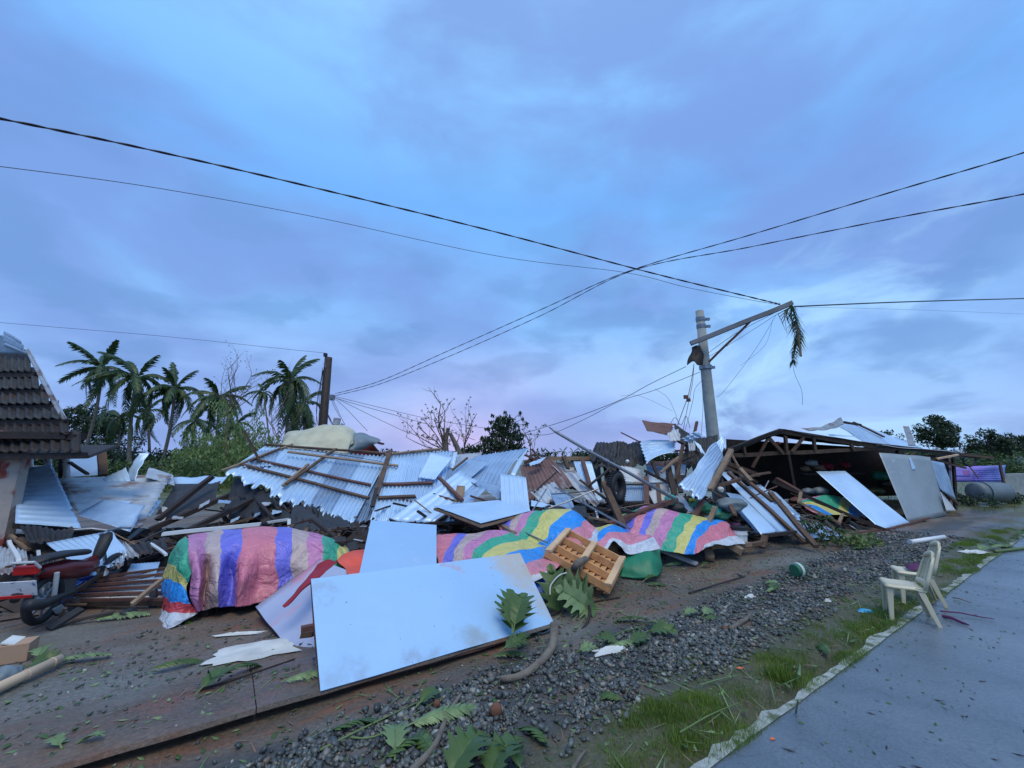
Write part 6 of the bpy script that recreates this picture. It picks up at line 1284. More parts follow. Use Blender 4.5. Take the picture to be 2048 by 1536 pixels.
for x in (1899, 2012): 
    g = P(x, 960, 17); MB().beam((g.x, g.y + .1, 0), (g.x, g.y + .1, 1.6), .07, .07, (0, 1, 0)).build('pole', MT['wood'], bn_)
cw = thing('concrete_wall', P(2040, 1000, 17.5), 'grey concrete wall with a dark groove at the right edge of the view', 'wall')
for i, (y0, y1) in enumerate(((948, 978), (980, 1003))): board('panel', [P(2010, y0, 17.5), P(2160, y0 - 4, 19), P(2160, y1 + 8, 19), P(2010, y1, 17.5)], .12, 'concrete', cw)
dr = thing('drum', P(1978, 1003, 16), 'bluish plastic tank lying under the banner', 'tank'); MB().tube([P(1950, 984, 16), P(1953, 984, 16), P(2005, 984, 16.3), P(2008, 984, 16.3)], [.30, .36, .36, .30], 18).build('shell', MT['grey_tarp'], dr, smooth=True)
MB().tube([P(1966, 984, 16), P(1969, 984, 16)], .37, 18).build('hoop', MT['grey_tarp'], dr)
for i, (x, Y, lab) in enumerate(((1925, 16, 'small dark shrub under the left part of the banner'), (1950, 15.5, 'dark shrub before the bluish tank'), (2025, 16.5, 'dark shrub at the foot of the concrete wall'))):
    b_ = P(x, 1012, Y); b_.z = 0; t = thing('shrub', b_, lab, 'shrub'); MB().tube([b_, b_ + Vector((.05, 0, .3))], .03, 5).build('stem', MT['bark'], t); rr = random.Random(i)
    clumps([(b_.x + rr.uniform(-.5, .5), b_.y + rr.uniform(-.3, .3), rr.uniform(.1, .35), .22) for _ in range(8)], .12, 900, 'leaf_dark', 'foliage', t)
tw = thing('hanging_loop', P(1935, 925, 14.5), 'dark drooping hose loop hanging from the splintered beam above the banner', 'hose'); MB().tube([Vector(v) for v in cat_rom([tuple(P(x, y, 14.6)) for x, y in ((1926, 916), (1928, 926), (1940, 932), (1950, 926), (1952, 916))], 5)], .035, 7).build('hose', MT['black'], tw)
MB().tube([P(1938, 932, 14.6), P(1948, 944, 14.6), P(1956, 956, 14.6)], .02, 6).build('tail', MT['wood_pale'], tw)
# ================================================================== CHAIRS
CS = .83
def chair_proto(origin, ang, label, group):
    t = thing('plastic_chair', origin, label, 'chair', group); R_ = Matrix.Rotation(ang, 3, 'Z'); o = Vector(origin); m = MT['cream']
    def T(x, y, z): return o + R_ @ Vector((x, y, z)) * CS      # x forward (facing), y to its left
    # seat: dished shell with a down-turned rim
    n = 12; V_ = []; F_ = []
    for j in range(n + 1):
        for i in range(n + 1):
            u, v = i / n * 2 - 1, j / n * 2 - 1; w = .215 - .02 * (1 - u) / 2; e = max(abs(u), abs(v)); z = .435 - .018 * (1 - u * u) * (1 - v * v) + .01 * (u > .5) * (u - .5) * 2 - (.035 if e > .95 else 0); V_.append(T(u * .205, v * w, z - .012 * (u < -.5)))
    for j in range(n):
        for i in range(n): k = j * (n + 1) + i; F_.append((k, k + 1, k + n + 2, k + n + 1))
    solid(mk('seat', V_, F_, m, t, smooth=True), .006)
    # backrest: curved shell with slots
    def bp_(u, h): return T(-.195 - .13 * h - .035 * (1 - (2 * u - 1) ** 2), (2 * u - 1) * (.195 - .045 * h * h), .43 + .43 * h - .05 * (2 * u - 1) ** 2 * h)
    for k in range(5):
        u0 = k / 5 + .025; u1 = (k + 1) / 5 - .025; V_ = []; F_ = []
        for j in range(9):
            for u in (u0, (u0 + u1) / 2, u1): V_.append(bp_(u, j / 8))
        for j in range(8):
            for i in range(2): a_ = j * 3 + i; F_.append((a_, a_ + 1, a_ + 4, a_ + 3))
        solid(mk('back_slat', V_, F_, m, t, smooth=True), .006)
    for nm, h0, h1 in (('top_rail', .86, 1.02), ('lower_rail', .0, .16)):
        V_ = []; F_ = []
        for i in range(15):
            u = i / 14
            for h in (h0, (h0 + h1) / 2, h1): V_.append(bp_(u, h) + R_ @ Vector((.004, 0, 0)))
        for i in range(14):
            for j in range(2): a_ = i * 3 + j; F_.append((a_, a_ + 1, a_ + 4, a_ + 3))
        solid(mk(nm, V_, F_, m, t, smooth=True), .014)
    for s in (-1, 1): MB().tube([bp_(.5 + .5 * s, -.02), bp_(.5 + .5 * s, .3), bp_(.5 + .5 * s, .7), bp_(.5 + .46 * s, .98)], [.018, .017, .015, .012], 8).build('side_rail', m, t, smooth=True)
    for s in (-1, 1):       # tapered channel legs
        for f, (x0, x1) in enumerate(((.185, .20), (-.175, -.285))):
            mb = MB(); y0, y1 = s * .185, s * (.205 if f == 0 else .225); a_, b_ = T(x0, y0, .42), T(x1, y1, 0); fx = R_ @ Vector((1, 0, 0)); fy = R_ @ Vector((0, -s, 0))
            for p, w in ((a_, .060), (b_, .034)):
                for e, g_ in ((0, 0), (1, 0), (1, .25), (.25, .25), (.25, 1), (0, 1)): mb.v.append(p + fx * (-w * e if f == 0 else w * e) + fy * (w * g_))
            for i in range(6): mb.f.append((i, (i + 1) % 6, 6 + (i + 1) % 6, 6 + i))
            mb.f += [(0, 1, 2, 3, 4, 5), (11, 10, 9, 8, 7, 6)]; mb.m = [0] * 8; bevel(mb.build('leg', m, t), .003, 1)
    return t
g1 = G(1780, 1240); g2 = G(1878, 1255); fdir = (g1 - g2).normalized(); ang = math.atan2(fdir.y, fdir.x); left = Vector((-fdir.y, fdir.x, 0)); ctr = (g1 + g2) / 2 + (-left) * .18 + fdir * .02
if (ctr - (g1 + g2) / 2).y < 0: ctr = (g1 + g2) / 2 + left * .18 + fdir * .02
ctr.z = .0
chA = chair_proto(ctr, ang, 'cream plastic chair nearer the camera at the edge of the wet road', 'cream plastic chairs by the road')
aw = Vector((left.x, left.y, 0)) * (1 if left.y > 0 else -1); c2_ = ctr + (G(1802, 1205) - G(1780, 1240)); chB = chair_proto(c2_, ang + .05, 'cream plastic chair behind the other with a dark purple rag on its seat', 'cream plastic chairs by the road')
rp = c2_ + fdir * -.06; V_ = []; F_ = []
for j in range(9):
    for i in range(9):
        u, v = i / 8 - .5, j / 8 - .5; V_.append(rp + fdir * (u * .2) + aw * (v * .22) + Vector((0, 0, .375 + .05 * max(0, 1 - 4 * (u * u + v * v)) * (1 + mnoise.noise(Vector((u * 9, v * 9, 0)))))))
for j in range(8):
    for i in range(8): k = j * 9 + i; F_.append((k, k + 1, k + 10, k + 9))
solid(mk('rag', V_, F_, MT['purple_cloth'], label='dark purple rag lying on the seat of the rear chair', cat='rag', smooth=True), .006)
for i, (a, b, r, lab) in enumerate((((1880, 1222), (1990, 1238), .008, 'long thin purple-brown stem lying on the road behind the chairs'), ((1886, 1232), (1938, 1250), .016, 'short thick purple stem lying on the road behind the chairs'), ((1905, 1195), (1945, 1206), .006, 'thin dark twig on the road right of the chairs'))):
    p, q = G(*a, .02), G(*b, .02); MB().tube([p, p.lerp(q, .4) + Vector((0, .01, .01)), p.lerp(q, .75), q], [r, r, r * .8, r * .4], 6).build('fallen_twig', MT['purple_cloth'] if i < 2 else MT['twig'], label=lab, cat='stem')
# ================================================================== MOTORCYCLE (lower left, half buried)
def motorcycle():
    g = G(36, 1268); t = thing('motorcycle', g, 'red and black motorcycle half buried under wreckage at the lower left', 'motorcycle'); o = Vector(g); Rm = Matrix.Rotation(R(104), 3, 'Z')
    def T(x, y, z): return o + Rm @ Vector((x, y, z)) * .86
    for k, x in enumerate((.28, 1.52)):
        mb = MB(); n = 28
        for i in range(n):
            for j in range(8):
                a, b = 2 * math.pi * i / n, 2 * math.pi * j / 8; r = .24 + .045 * math.cos(b); mb.v.append(T(x + r * math.cos(a), .045 * math.sin(b), .285 + r * math.sin(a)))
        for i in range(n):
            for j in range(8): mb.f.append((i * 8 + j, ((i + 1) % n) * 8 + j, ((i + 1) % n) * 8 + (j + 1) % 8, i * 8 + (j + 1) % 8)); mb.m.append(0)
        w = mb.build('wheel', MT['black'], t, smooth=True)
        mb = MB().tube([T(x, -.05, .285), T(x, .05, .285)], .05, 10)
        for i in range(8): a = i * math.pi / 4; mb.beam(T(x, 0, .285), T(x + .2 * math.cos(a), 0, .285 + .2 * math.sin(a)), .012, .02)
        mb.build('rim', MT['steel'], w)
    def shell(name, prof, mat, par=t):
        """prof: list of (x, z, halfwidth, halfheight)"""
        mb = MB(); n = 12
        for (x, z, w, h) in prof:
            for j in range(n): a = 2 * math.pi * j / n; mb.v.append(T(x, math.cos(a) * w, z + math.sin(a) * h))
        for i in range(len(prof) - 1):
            for j in range(n): mb.f.append((i * n + j, i * n + (j + 1) % n, (i + 1) * n + (j + 1) % n, (i + 1) * n + j)); mb.m.append(0)
        mb.f.append(tuple(range(n))[::-1]); mb.m.append(0); mb.f.append(tuple((len(prof) - 1) * n + j for j in range(n))); mb.m.append(0); return mb.build(name, MT[mat], par, smooth=True)
    shell('body', [(.02, .66, .04, .03), (.2, .62, .10, .09), (.5, .58, .13, .12), (.85, .50, .12, .12), (1.05, .52, .08, .12)], 'red_paint')
    shell('seat', [(.0, .76, .06, .02), (.12, .79, .11, .04), (.5, .77, .13, .045), (.85, .72, .08, .04)], 'black'); shell('front_cowl', [(1.05, .55, .04, .08), (1.15, .68, .08, .12), (1.22, .82, .09, .08), (1.28, .88, .05, .04)], 'black')
    tl = MB().box(T(-.05, 0, .70), (.06, .20, .09), Rm); bevel(tl.build('tail_light', MT['lamp_red'], t), .015)
    pl_ = M('plate_print', (.62, .66, .72), (.55, .58, .62), 20, .5, 0, 0, c3=(.14, .16, .3), s3=26, t3=.62, w3=.02); pt = MB().box(T(-.13, 0, .52), (.012, .30, .15), Rm @ Matrix.Rotation(R(-18), 3, 'Y')); pt.build('licence_plate', pl_, t)
    MB().box(T(-.14, 0, .435), (.012, .26, .025), Rm @ Matrix.Rotation(R(-18), 3, 'Y')).build('plate_trim', MT['lamp_red'], t)
    shell('rear_mudguard', [(-.14, .40, .05, .03), (-.06, .60, .07, .03), (.1, .66, .08, .03)], 'black'); MB().tube([T(.35, -.16, .30), T(.0, -.18, .30), T(-.22, -.18, .36)], [.03, .05, .055], 10).build('exhaust', MT['black'], t, smooth=True)
    for s in (-1, 1): MB().tube([T(.28, s * .1, .285), T(.22, s * .12, .60)], .022, 8).build('shock_absorber', MT['light_grey'], t)
    MB().tube([T(-.05, .12, .72), T(-.12, .10, .80), T(-.12, -.10, .80), T(-.05, -.12, .72)], .013, 7).build('grab_rail', MT['light_grey'], t)
    MB().tube([T(1.12, .34, .98), T(1.2, .18, .98), T(1.24, 0, .94), T(1.2, -.18, .98), T(1.12, -.34, .98)], .014, 7).build('handlebar', MT['steel'], t); MB().tube([T(1.52, .08, .285), T(1.25, .08, .9)], .022, 8).build('fork', MT['steel'], t)
    MB().beam(T(.45, .12, .3), T(.9, .12, .32), .1, .2).build('engine', MT['steel'], t)
motorcycle()
def cyl(name, px, py, r, h, mat, label, cat, lid=None, tilt=(0, 0), lie=False, Y=None):
    g = G(px, py) if Y is None else P(px, py, Y); t = thing(name, g, label, cat); d = Vector((tilt[0], tilt[1], 1)).normalized() if not lie else Vector((math.cos(tilt[0]), math.sin(tilt[0]), .05)).normalized()
    if lie: g = g + Vector((0, 0, r))
    MB().tube([g, g + d * h * .02, g + d * h], [r * .82, r * .86, r], 20).build('body', MT[mat], t, smooth=False)
    if lid: MB().tube([g + d * h * .98, g + d * (h + .05)], r * 1.05, 20).build('lid', MT[lid], t)
    return t, g, d
t, g, d = cyl('bucket', 1479, 1088, .15, .26, 'paper', 'white bucket with a dark lid right of the striped tarps', 'bucket', 'black', Y=8.0); MB().tube([g + d * .17, g + d * .19], .155, 20).build('rim_band', MT['light_grey'], t)
t, g, d = cyl('round_tub', 1590, 1156, .10, .13, 'green_plastic', 'small green tub with a pale stripe lying on the mud', 'tub', lie=True, tilt=(.3, 0)); MB().tube([g + d * .05, g + d * .09], .102, 20).build('stripe', MT['paper'], t)
blob('white_ball', 1441, 979, 8.4, .055, 'paper', 'small white ball-like light bulb in the dark left of the slide', 'ball'); blob('white_ball', 1255, 923, 9.1, .04, 'paper', 'tiny white ball under the dark mound', 'ball')
blob('teal_lump', 1343, 1000, 8.2, .10, 'teal_plastic', 'teal plastic lump at the foot of the long pipe', 'plastic', 1.2); blob('black_bag', 1355, 1016, 8.2, .14, 'black', 'black plastic bag behind the right striped tarp', 'bag', 1.3, .8)
for i, (x, y, mt, r, lab) in enumerate(((1400, 1012, 'green_plastic', .16, 'dark green crate lump behind the right striped tarp'), (1425, 1020, 'teal_plastic', .12, 'teal plastic lump left of the slide'), (1440, 1030, 'green_plastic', .14, 'dark green lump behind the white bucket'), (1460, 1010, 'grey_tarp', .2, 'grey drum-like bundle behind the white bucket'), (1385, 1000, 'yellow_plastic', .05, 'thin yellow plastic piece behind the right striped tarp'), (1415, 1035, 'paper', .06, 'pale crumpled cup behind the right striped tarp'), (1470, 1050, 'purple_cloth', .07, 'purple rag above the white bucket'))): blob('plastic_lump', x, y, 8.4, r, mt, lab, 'plastic', 1.4, .7)
for i, (x, y, w, mt, lab) in enumerate(((118, 1185, .30, 'blue_tarp', 'blue plastic crate right of the motorcycle, lower one'), (178, 1168, .26, 'blue_tarp', 'blue plastic crate right of the motorcycle, upper one'))):
    g = G(x, y + 18); t = thing('plastic_crate', g, lab, 'crate'); q = Matrix.Rotation(.5 + i, 3, 'Z')
    for k, (dx, dy, sx, sy) in enumerate(((0, w / 2, w, .015), (0, -w / 2, w, .015), (w / 2, 0, .015, w), (-w / 2, 0, .015, w))): MB().box(g + q @ Vector((dx, dy, .10)), (sx, sy, .16), q).build('side', MT[mt], t)
    MB().box(g + Vector((0, 0, .02)), (w, w, .02), q).build('bottom', MT[mt], t)
g = G(14, 1330); bx = thing('cardboard_box', g, 'tan cardboard box at the left edge above the bamboo pole', 'box'); q = Matrix.Rotation(.5, 3, 'Z'); MB().box(g + Vector((-.05, .1, .07)), (.20, .18, .14), q).build('carton', MT['cardboard'], bx); MB().box(g + Vector((-.1, .1, .15)), (.09, .18, .01), q @ Matrix.Rotation(.3, 3, 'Y')).build('flap', MT['paper'], bx)
blob('plastic_bag', 8, 1352, 3.5, .09, 'grey_tarp', 'blue-grey plastic bag at the left edge below the cardboard box', 'bag', 1.1, .7)
a, b = G(-90, 1416, .07), G(120, 1318, .07); bb = thing('bamboo_pole', a, 'thick pale bamboo pole lying at the lower left', 'pole'); MB().tube([a, a.lerp(b, .5), b], [.036, .038, .036], 14).build('culm', MT['bamboo'], bb, smooth=True)
for u in (.3, .62, .9): q = a.lerp(b, u); e = (b - a).normalized() * .006; MB().tube([q - e, q + e], .041, 14).build('node_ring', MT['bamboo'], bb)
# tyre
ty = thing('tyre', P(1232, 1003, 8.5), 'large black tyre standing up in the middle of the wreck', 'tyre'); c = P(1233, 975, 8.5); mb = MB(); n = 32; ax = Vector((.75, -.66, 0)).normalized(); ux = Vector((.66, .75, 0)).normalized(); uz = Vector((0, 0, 1))
for i in range(n):
    for j in range(10):
        A_, b_ = 2 * math.pi * i / n, 2 * math.pi * j / 10; r = .235 + .085 * math.cos(b_); mb.v.append(c + (ux * math.cos(A_) + uz * math.sin(A_)) * r + ax * .085 * math.sin(b_))
for i in range(n):
    for j in range(10): mb.f.append((i * 10 + j, ((i + 1) % n) * 10 + j, ((i + 1) % n) * 10 + (j + 1) % 10, i * 10 + (j + 1) % 10)); mb.m.append(0)
mb.build('carcass', MT['black'], ty, smooth=True); mb = MB()
for i in range(40): A_ = 2 * math.pi * i / 40; rad_ = ux * math.cos(A_) + uz * math.sin(A_); mb.beam(c + rad_ * .318 - ax * .06, c + rad_ * .318 + ax * .06, .012, .03, rad_)
mb.build('tread', MT['black'], ty)
# ================================================================== LEFT HOUSE
lh = thing('old_house', (lambda g: (g.x, g.y, 0))(P(-80, 1130, 7.5)), 'old house at the left edge with tiered dark roof and peeling beige wall', 'house')
pz = plane(P(-60, 702, 8.4), P(55, 702, 8.2), P(170, 905, 6.9))
rows = [(712, 748, 76), (748, 782, 92), (782, 812, 112), (812, 842, 134), (842, 872, 152), (872, 908, 176)]
for i, (y0, y1, xr) in enumerate(rows):
    xl = -140; mt = ['tin_dark', 'tin_rust', 'tin_dark', 'tin_dark', 'tin_rust', 'tin_rust'][i] if i else 'tin_dark'
    roofm = M('old_roof_row', (.045, .054, .066) if i < 4 else (.022, .017, .017), (.018, .018, .022) if i < 4 else (.016, .013, .014), 4, .7, .05, .4, 14, c3=(.05, .03, .028), s3=3, t3=.55)
    k = 16; q = [pz(xl, y0 - 14, -.04), pz(xr - 20, y0 - 14, -.04), pz(xr, y1 + 2, .12), pz(xl, y1 + 4, .12)]
    corr('roof_row', q, 16, roofm, .028, parent=lh, crump=.01, nv=6)
    beam(pz(xl, y1 + 8, .03), pz(xr, y1 + 4, .03), .06, .10, 'wood_dark', 'batten', lh)
corr('ridge_cap', [pz(-140, 684, .3), pz(-140, 712, .05), pz(60, 712, .05), pz(40, 690, .3)], 1, 'tin', .03, parent=lh, crump=.01, bend=.05)
corr('ridge_cap', [pz(28, 704, .2), pz(46, 684, .35), pz(70, 698, .25), pz(62, 716, .1)], 2, 'tin', .03, parent=lh, crump=.02)
corr('hip_cap', [pz(58, 706, .05), pz(70, 702, .14), pz(141, 840, .08), pz(128, 846, .0)], 1, 'tin_old', .025, parent=lh, crump=.006)
Vw = P(48, 890, 7.2); x0 = Vw.x
board('wall', [Vector((x0 - 5, 7.2, 2.2)), Vector((x0, 7.2, 2.2)), Vector((x0, 7.2, -.05)), Vector((x0 - 5, 7.2, -.05))], .15, M('peeling_wall', (.46, .40, .36), (.36, .33, .31), 3, .85, 0, .4, 14, c3=(.26, .05, .035), s3=1.5, t3=.50, w3=.07), lh, n=2)
beam(Vector((x0 - 5, 7.15, 2.18)), Vector((x0 + .9, 7.15, 2.10)), .35, .12, 'wood_dark', 'eave_board', lh)
board('soffit', [pz(-140, 905, -.05), pz(172, 908, -.05), Vector((x0 + .1, 8.8, 2.0)), Vector((x0 - 5, 8.8, 2.0))], .05, 'wood_dark', lh, n=2)
# ================================================================== LEAVES, BRANCHES, ODDS AND ENDS
def bread_leaf(origin, d, up, L, label, back=False, seed=0, lobes=6, curl=.15, name='breadfruit_leaf', group=None):
    rr = random.Random(seed); o = Vector(origin); d = Vector(d).normalized(); up = Vector(up); up = (up - d * up.dot(d)).normalized(); s = up.cross(d)
    t = thing(name, o, label, 'leaf', group)
    def pt(u, v, e=0): return o + d * (u * L) + s * (v * L) + up * (L * (curl * math.sin(u * 2.6) * .6 - curl * u * u * .5 + .10 * abs(v) * 2 + e + .03 * mnoise.noise(Vector((u * 5, v * 5, seed)))))
    mb = MB(); base_o = [(.0, .015), (.06, .10), (.10, .19), (.19, .31), (.20, .24), (.23, .20), (.29, .27), (.40, .42), (.44, .44), (.415, .33), (.40, .22), (.47, .25), (.58, .36), (.65, .40), (.62, .28), (.60, .18), (.68, .20), (.80, .28), (.86, .29), (.82, .17), (.79, .10), (.87, .11), (.95, .10), (1.0, .0)]
    out = [(u * (1 + rr.uniform(-.02, .02)), v * rr.uniform(.88, 1.12)) for u, v in base_o]
    for sd in (-1, 1):
        k0 = len(mb.v)
        for (u, v) in out:
            uc = max(0, min(1, u - .38 * v)); mb.v += [pt(uc, 0), pt((u + uc) / 2, sd * v * .5, .008), pt(u, sd * v)]
        for i in range(len(out) - 1):
            for j in range(2): a_ = k0 + i * 3 + j; mb.f.append((a_, a_ + 1, a_ + 4, a_ + 3) if sd > 0 else (a_ + 3, a_ + 4, a_ + 1, a_)); mb.m.append(0)
    mb.build('blade', MT['leaf_back' if back else 'leaf_bread'], t, smooth=True)
    MB().tube([pt(-.22, 0, .01), pt(0, 0, .01), pt(.5, 0, .006), pt(.97, 0, .0)], [.006, .006, .004, .0015], 5).build('midrib', MT['leaf_pale'], t)
    return t
pm = plane(tl, tr, bl)
# leaves standing against the largest panel
bread_leaf(pm(1025, 1272, .05), pm(1032, 1160, .12) - pm(1025, 1272, .05), Vector((0, -1, .4)), .40, 'big green lobed leaf standing against the largest white panel', seed=1)
bread_leaf(pm(1018, 1268, .10), pm(1010, 1166, .10) - pm(1018, 1268, .05), Vector((.3, -1, .3)), .40, 'second lobed leaf just left of the big one against the panel', seed=2)
bread_leaf(pm(1022, 1268, .12), pm(1052, 1172, .12) - pm(1022, 1268, .05), Vector((-.3, -1, .3)), .38, 'third lobed leaf just right of the big one against the panel', seed=3)
bread_leaf(P(1118, 1225, 5.0), P(1100, 1128, 5.2) - P(1118, 1225, 5.0), Vector((0, -1, .6)), .52, 'lobed leaf drooping by the pallet corner, topmost', seed=4)
bread_leaf(P(1185, 1205, 5.0), P(1105, 1145, 5.2) - P(1185, 1205, 5.0), Vector((.1, -1, .6)), .50, 'lobed leaf drooping by the pallet corner, middle', seed=5)
bread_leaf(P(1175, 1215, 4.95), P(1120, 1180, 5.0) - P(1175, 1215, 5.0), Vector((.1, -1, .8)), .42, 'pale underside leaf drooping by the pallet corner', True, seed=6)
bread_leaf(P(1195, 1218, 4.95), P(1128, 1215, 5.0) - P(1195, 1218, 5.0), Vector((.1, -1, .8)), .36, 'lowest lobed leaf by the pallet corner', seed=7)
G_ = [(900, 1548, 1.0, .44, 0, 'huge green leaf cut by the bottom edge, left one'), (975, 1552, .9, .42, 0, 'huge green leaf cut by the bottom edge, middle one'), (1040, 1535, 2.3, .30, 0, 'green leaf cut by the bottom edge, right of the huge ones'), (790, 1500, 1.9, .28, 1, 'pale narrow leaf standing at the bottom edge'), (405, 1375, 1.2, .30, 0, 'dark green leaf clump left of the largest panel, front one'), 
      (1262, 1286, .3, .30, 0, 'green leaf in the heap above the gravel, left'), (1300, 1262, -.4, .34, 0, 'green leaf in the heap above the gravel, middle'), (1330, 1258, 2.6, .26, 1, 'pale leaf in the heap above the gravel'), (1235, 1284, 2.9, .26, 0, 'green leaf at the left end of the heap above the gravel'), (1370, 1228, .2, .22, 1, 'pale leaf with two lobes on the mud right of the heap'), (1408, 1228, .6, .2, 1, 'small pale leaf right of the two-lobed one'), (1530, 1168, -.5, .24, 1, 'pale torn leaf near the round tub, front'), (1545, 1178, .8, .24, 0, 'green torn leaf near the round tub'), (1160, 1300, .1, .2, 1, 'pale leaf on the brown mud below the curled hose'), (1010, 1295, .3, .26, 0, 'green leaf on the slab below the largest panel'), (1040, 1285, 1.1, .22, 0, 'second green leaf on the slab below the largest panel'),
      (60, 1330, .5, .26, 0, 'green leaf beside the bamboo pole'), (78, 1312, 2.2, .24, 1, 'yellowish leaf beside the bamboo pole'), (165, 1480, .2, .14, 1, 'pale round leaf at the lower left, right one'), (120, 1490, 2.8, .15, 1, 'pale round leaf at the lower left, left one'), (1405, 1130, .2, .2, 0, 'green leaf before the light timber leg'), (1375, 1126, 2.4, .16, 1, 'pale leaf at the foot of the pale flat board'), (840, 1405, .8, .22, 0, 'small green leaf near the upper gravel edge'), (1290, 1160, .05, .3, 0, 'thin green leaf lying before the green tarp'),
      (1960, 1100, .2, .34, 1, 'big whitish leaf on the far verge, left one'), (2000, 1090, 2.6, .34, 0, 'dark green leaf on the far verge'), (2040, 1070, .4, .4, 0, 'dark green leaf at the right edge'), (1740, 1090, .3, .3, 0, 'green leaf cluster piece by the batten on the right')]
for i, (x, y, a, L, bk_, lab) in enumerate(G_):
    z = .10 if (1.85 < toSN(*G(x, y).to_2d())[1] < 2.75 and toSN(*G(x, y).to_2d())[0] < .42) else .045; bread_leaf(G(x, y, z), (math.cos(a), math.sin(a), .12), (random.uniform(-.5, .5), random.uniform(-.5, .3), 1), L * .78, lab, bool(bk_), seed=20 + i, curl=.3)
def branch(pts, r0, r1, mat, label, name='fallen_branch', z=.03, tw=0):
    q = [G(p[0], p[1], z if len(p) < 3 else p[2]) for p in pts]; q = [Vector(v) for v in cat_rom([tuple(v) for v in q], 5)]; n = len(q)
    MB().tube(q, [r0 + (r1 - r0) * i / (n - 1) + .12 * r0 * mnoise.noise(Vector((i * .6, r0 * 99, 0))) for i in range(n)], 9).build(name, MT[mat], label=label, cat='branch', smooth=True)
branch([(820, 1545), (870, 1490), (895, 1430), (922, 1388)], .020, .012, 'bark', 'curved grey branch lying across the gravel at the bottom')
branch([(1000, 1358), (1040, 1352), (1080, 1325), (1105, 1290, .08), (1108, 1250, .16)], .022, .042, 'bark', 'thick curved grey log end below the corner of the largest panel')
branch([(1460, 1258), (1490, 1240), (1500, 1230)], .022, .016, 'bark', 'short pale forked branch on the gravel')
branch([(1145, 1540), (1160, 1515), (1172, 1500)], .012, .006, 'bark', 'thin pale stick standing at the bottom edge')
branch([(1200, 1290), (1240, 1265), (1300, 1250)], .006, .004, 'leaf_pale', 'thin green stalk on the mud before the leaf heap')
branch([(640, 1500), (760, 1440), (900, 1375)], .007, .003, 'leaf_pale', 'long green stalk lying over slab and gravel'); branch([(700, 1475), (770, 1465), (905, 1380)], .006, .003, 'leaf_pale', 'second long green stalk below the first')
branch([(1360, 1465), (1420, 1430), (1480, 1405)], .006, .003, 'leaf_pale', 'green straw on the gravel near the grass'); branch([(1400, 1370), (1440, 1358), (1480, 1350)], .005, .003, 'leaf_back', 'pale straw between gravel and grass')
branch([(1100, 1230), (1180, 1205), (1240, 1195)], .012, .010, 'wood_dark', 'brown stick half sunk in mud left of the pallet foot', z=.015); branch([(1378, 1186), (1430, 1170), (1490, 1152)], .012, .008, 'wood_dark', 'dark thin stick on the mud right of the pallet', z=.02)
branch([(400, 1380), (480, 1355), (590, 1318)], .009, .007, 'wood_dark', 'dark twig along the upper edge of the slab', z=.085); branch([(1600, 1330, .02), (1598, 1350, .15)], .008, .012, 'leaf_back', 'short pale stalk standing in the verge')
branch([(1592, 1425, .01), (1596, 1400, .2)], .006, .004, 'leaf_back', 'thin upright straw in the verge'); branch([(1990, 1103), (2048, 1096), (2120, 1085)], .03, .02, 'leaf_pale', 'thick pale frond stalk lying on the far road edge')
def hose(pts, r, mat, label):
    q = [Vector(v) for v in cat_rom([tuple(P(*p)) for p in pts], 7)]; MB().tube(q, r, 7).build('hose', MT[mat], label=label, cat='hose', smooth=True)
hose([(1105, 1240, 4.72), (1125, 1262, 4.55), (1150, 1268, 4.5), (1172, 1250, 4.65), (1180, 1225, 4.85), (1178, 1212, 4.95)], .016, 'wood_dark', 'dark hose curled at the right corner of the largest panel')
hose([(1060, 1262, 4.5), (1085, 1268, 4.45), (1105, 1255, 4.6)], .014, 'light_grey', 'pale short hose bow under the corner of the largest panel'); hose([(1040, 1262, 4.5), (1070, 1282, 4.35), (1095, 1280, 4.4), (1113, 1262, 4.55)], .008, 'light_grey', 'thin pale cord loop under the corner of the largest panel')
hose([(1100, 1190, 5.0), (1102, 1170, 5.05), (1120, 1150, 5.1), (1140, 1145, 5.2)], .008, 'paper', 'thin white cord over the blue sheet')
MB().tube([P(1148, 1140, 5.5), P(1155, 1128, 5.45), P(1172, 1118, 5.6)], [.05, .055, .04], 10).build('log_end', MT['bark'], label='grey rounded log end leaning on the pallet', cat='log', smooth=True)
for i, (x, y, r, lab) in enumerate(((992, 1421, .042, 'brown fallen fruit on the gravel'), (873, 1408, .026, 'small dark fruit beside the pale leaf'), (1450, 1258, .03, 'small brown fruit beside the forked branch'))):
    g = G(x, y, r * .9); me = bpy.data.meshes.new('fruit'); import bmesh; bm = bmesh.new(); bmesh.ops.create_icosphere(bm, subdivisions=3, radius=r)
    for v in bm.verts: v.co *= 1 + .06 * mnoise.noise(v.co * 40); v.co.z *= 1.12
    bm.to_mesh(me); bm.free(); me.materials.append(MT['coconut']); me.polygons.foreach_set('use_smooth', [True] * len(me.polygons)); o = bpy.data.objects.new('fallen_fruit', me); COL.objects.link(o); o.location = g; tag(o, lab, 'fruit')
# white tube on the gravel and thin pipe
pt1 = thing('white_tube', G(1860, 1082), 'short white plastic tube lying on the far gravel', 'tube'); MB().tube([G(1822, 1084, .05), G(1888, 1074, .05)], .045, 12).build('shell', MT['plastic_white'], pt1, smooth=True); MB().tube([G(1819, 1084.5, .05), G(1823, 1084, .05)], .05, 12).build('collar', MT['light_grey'], pt1)
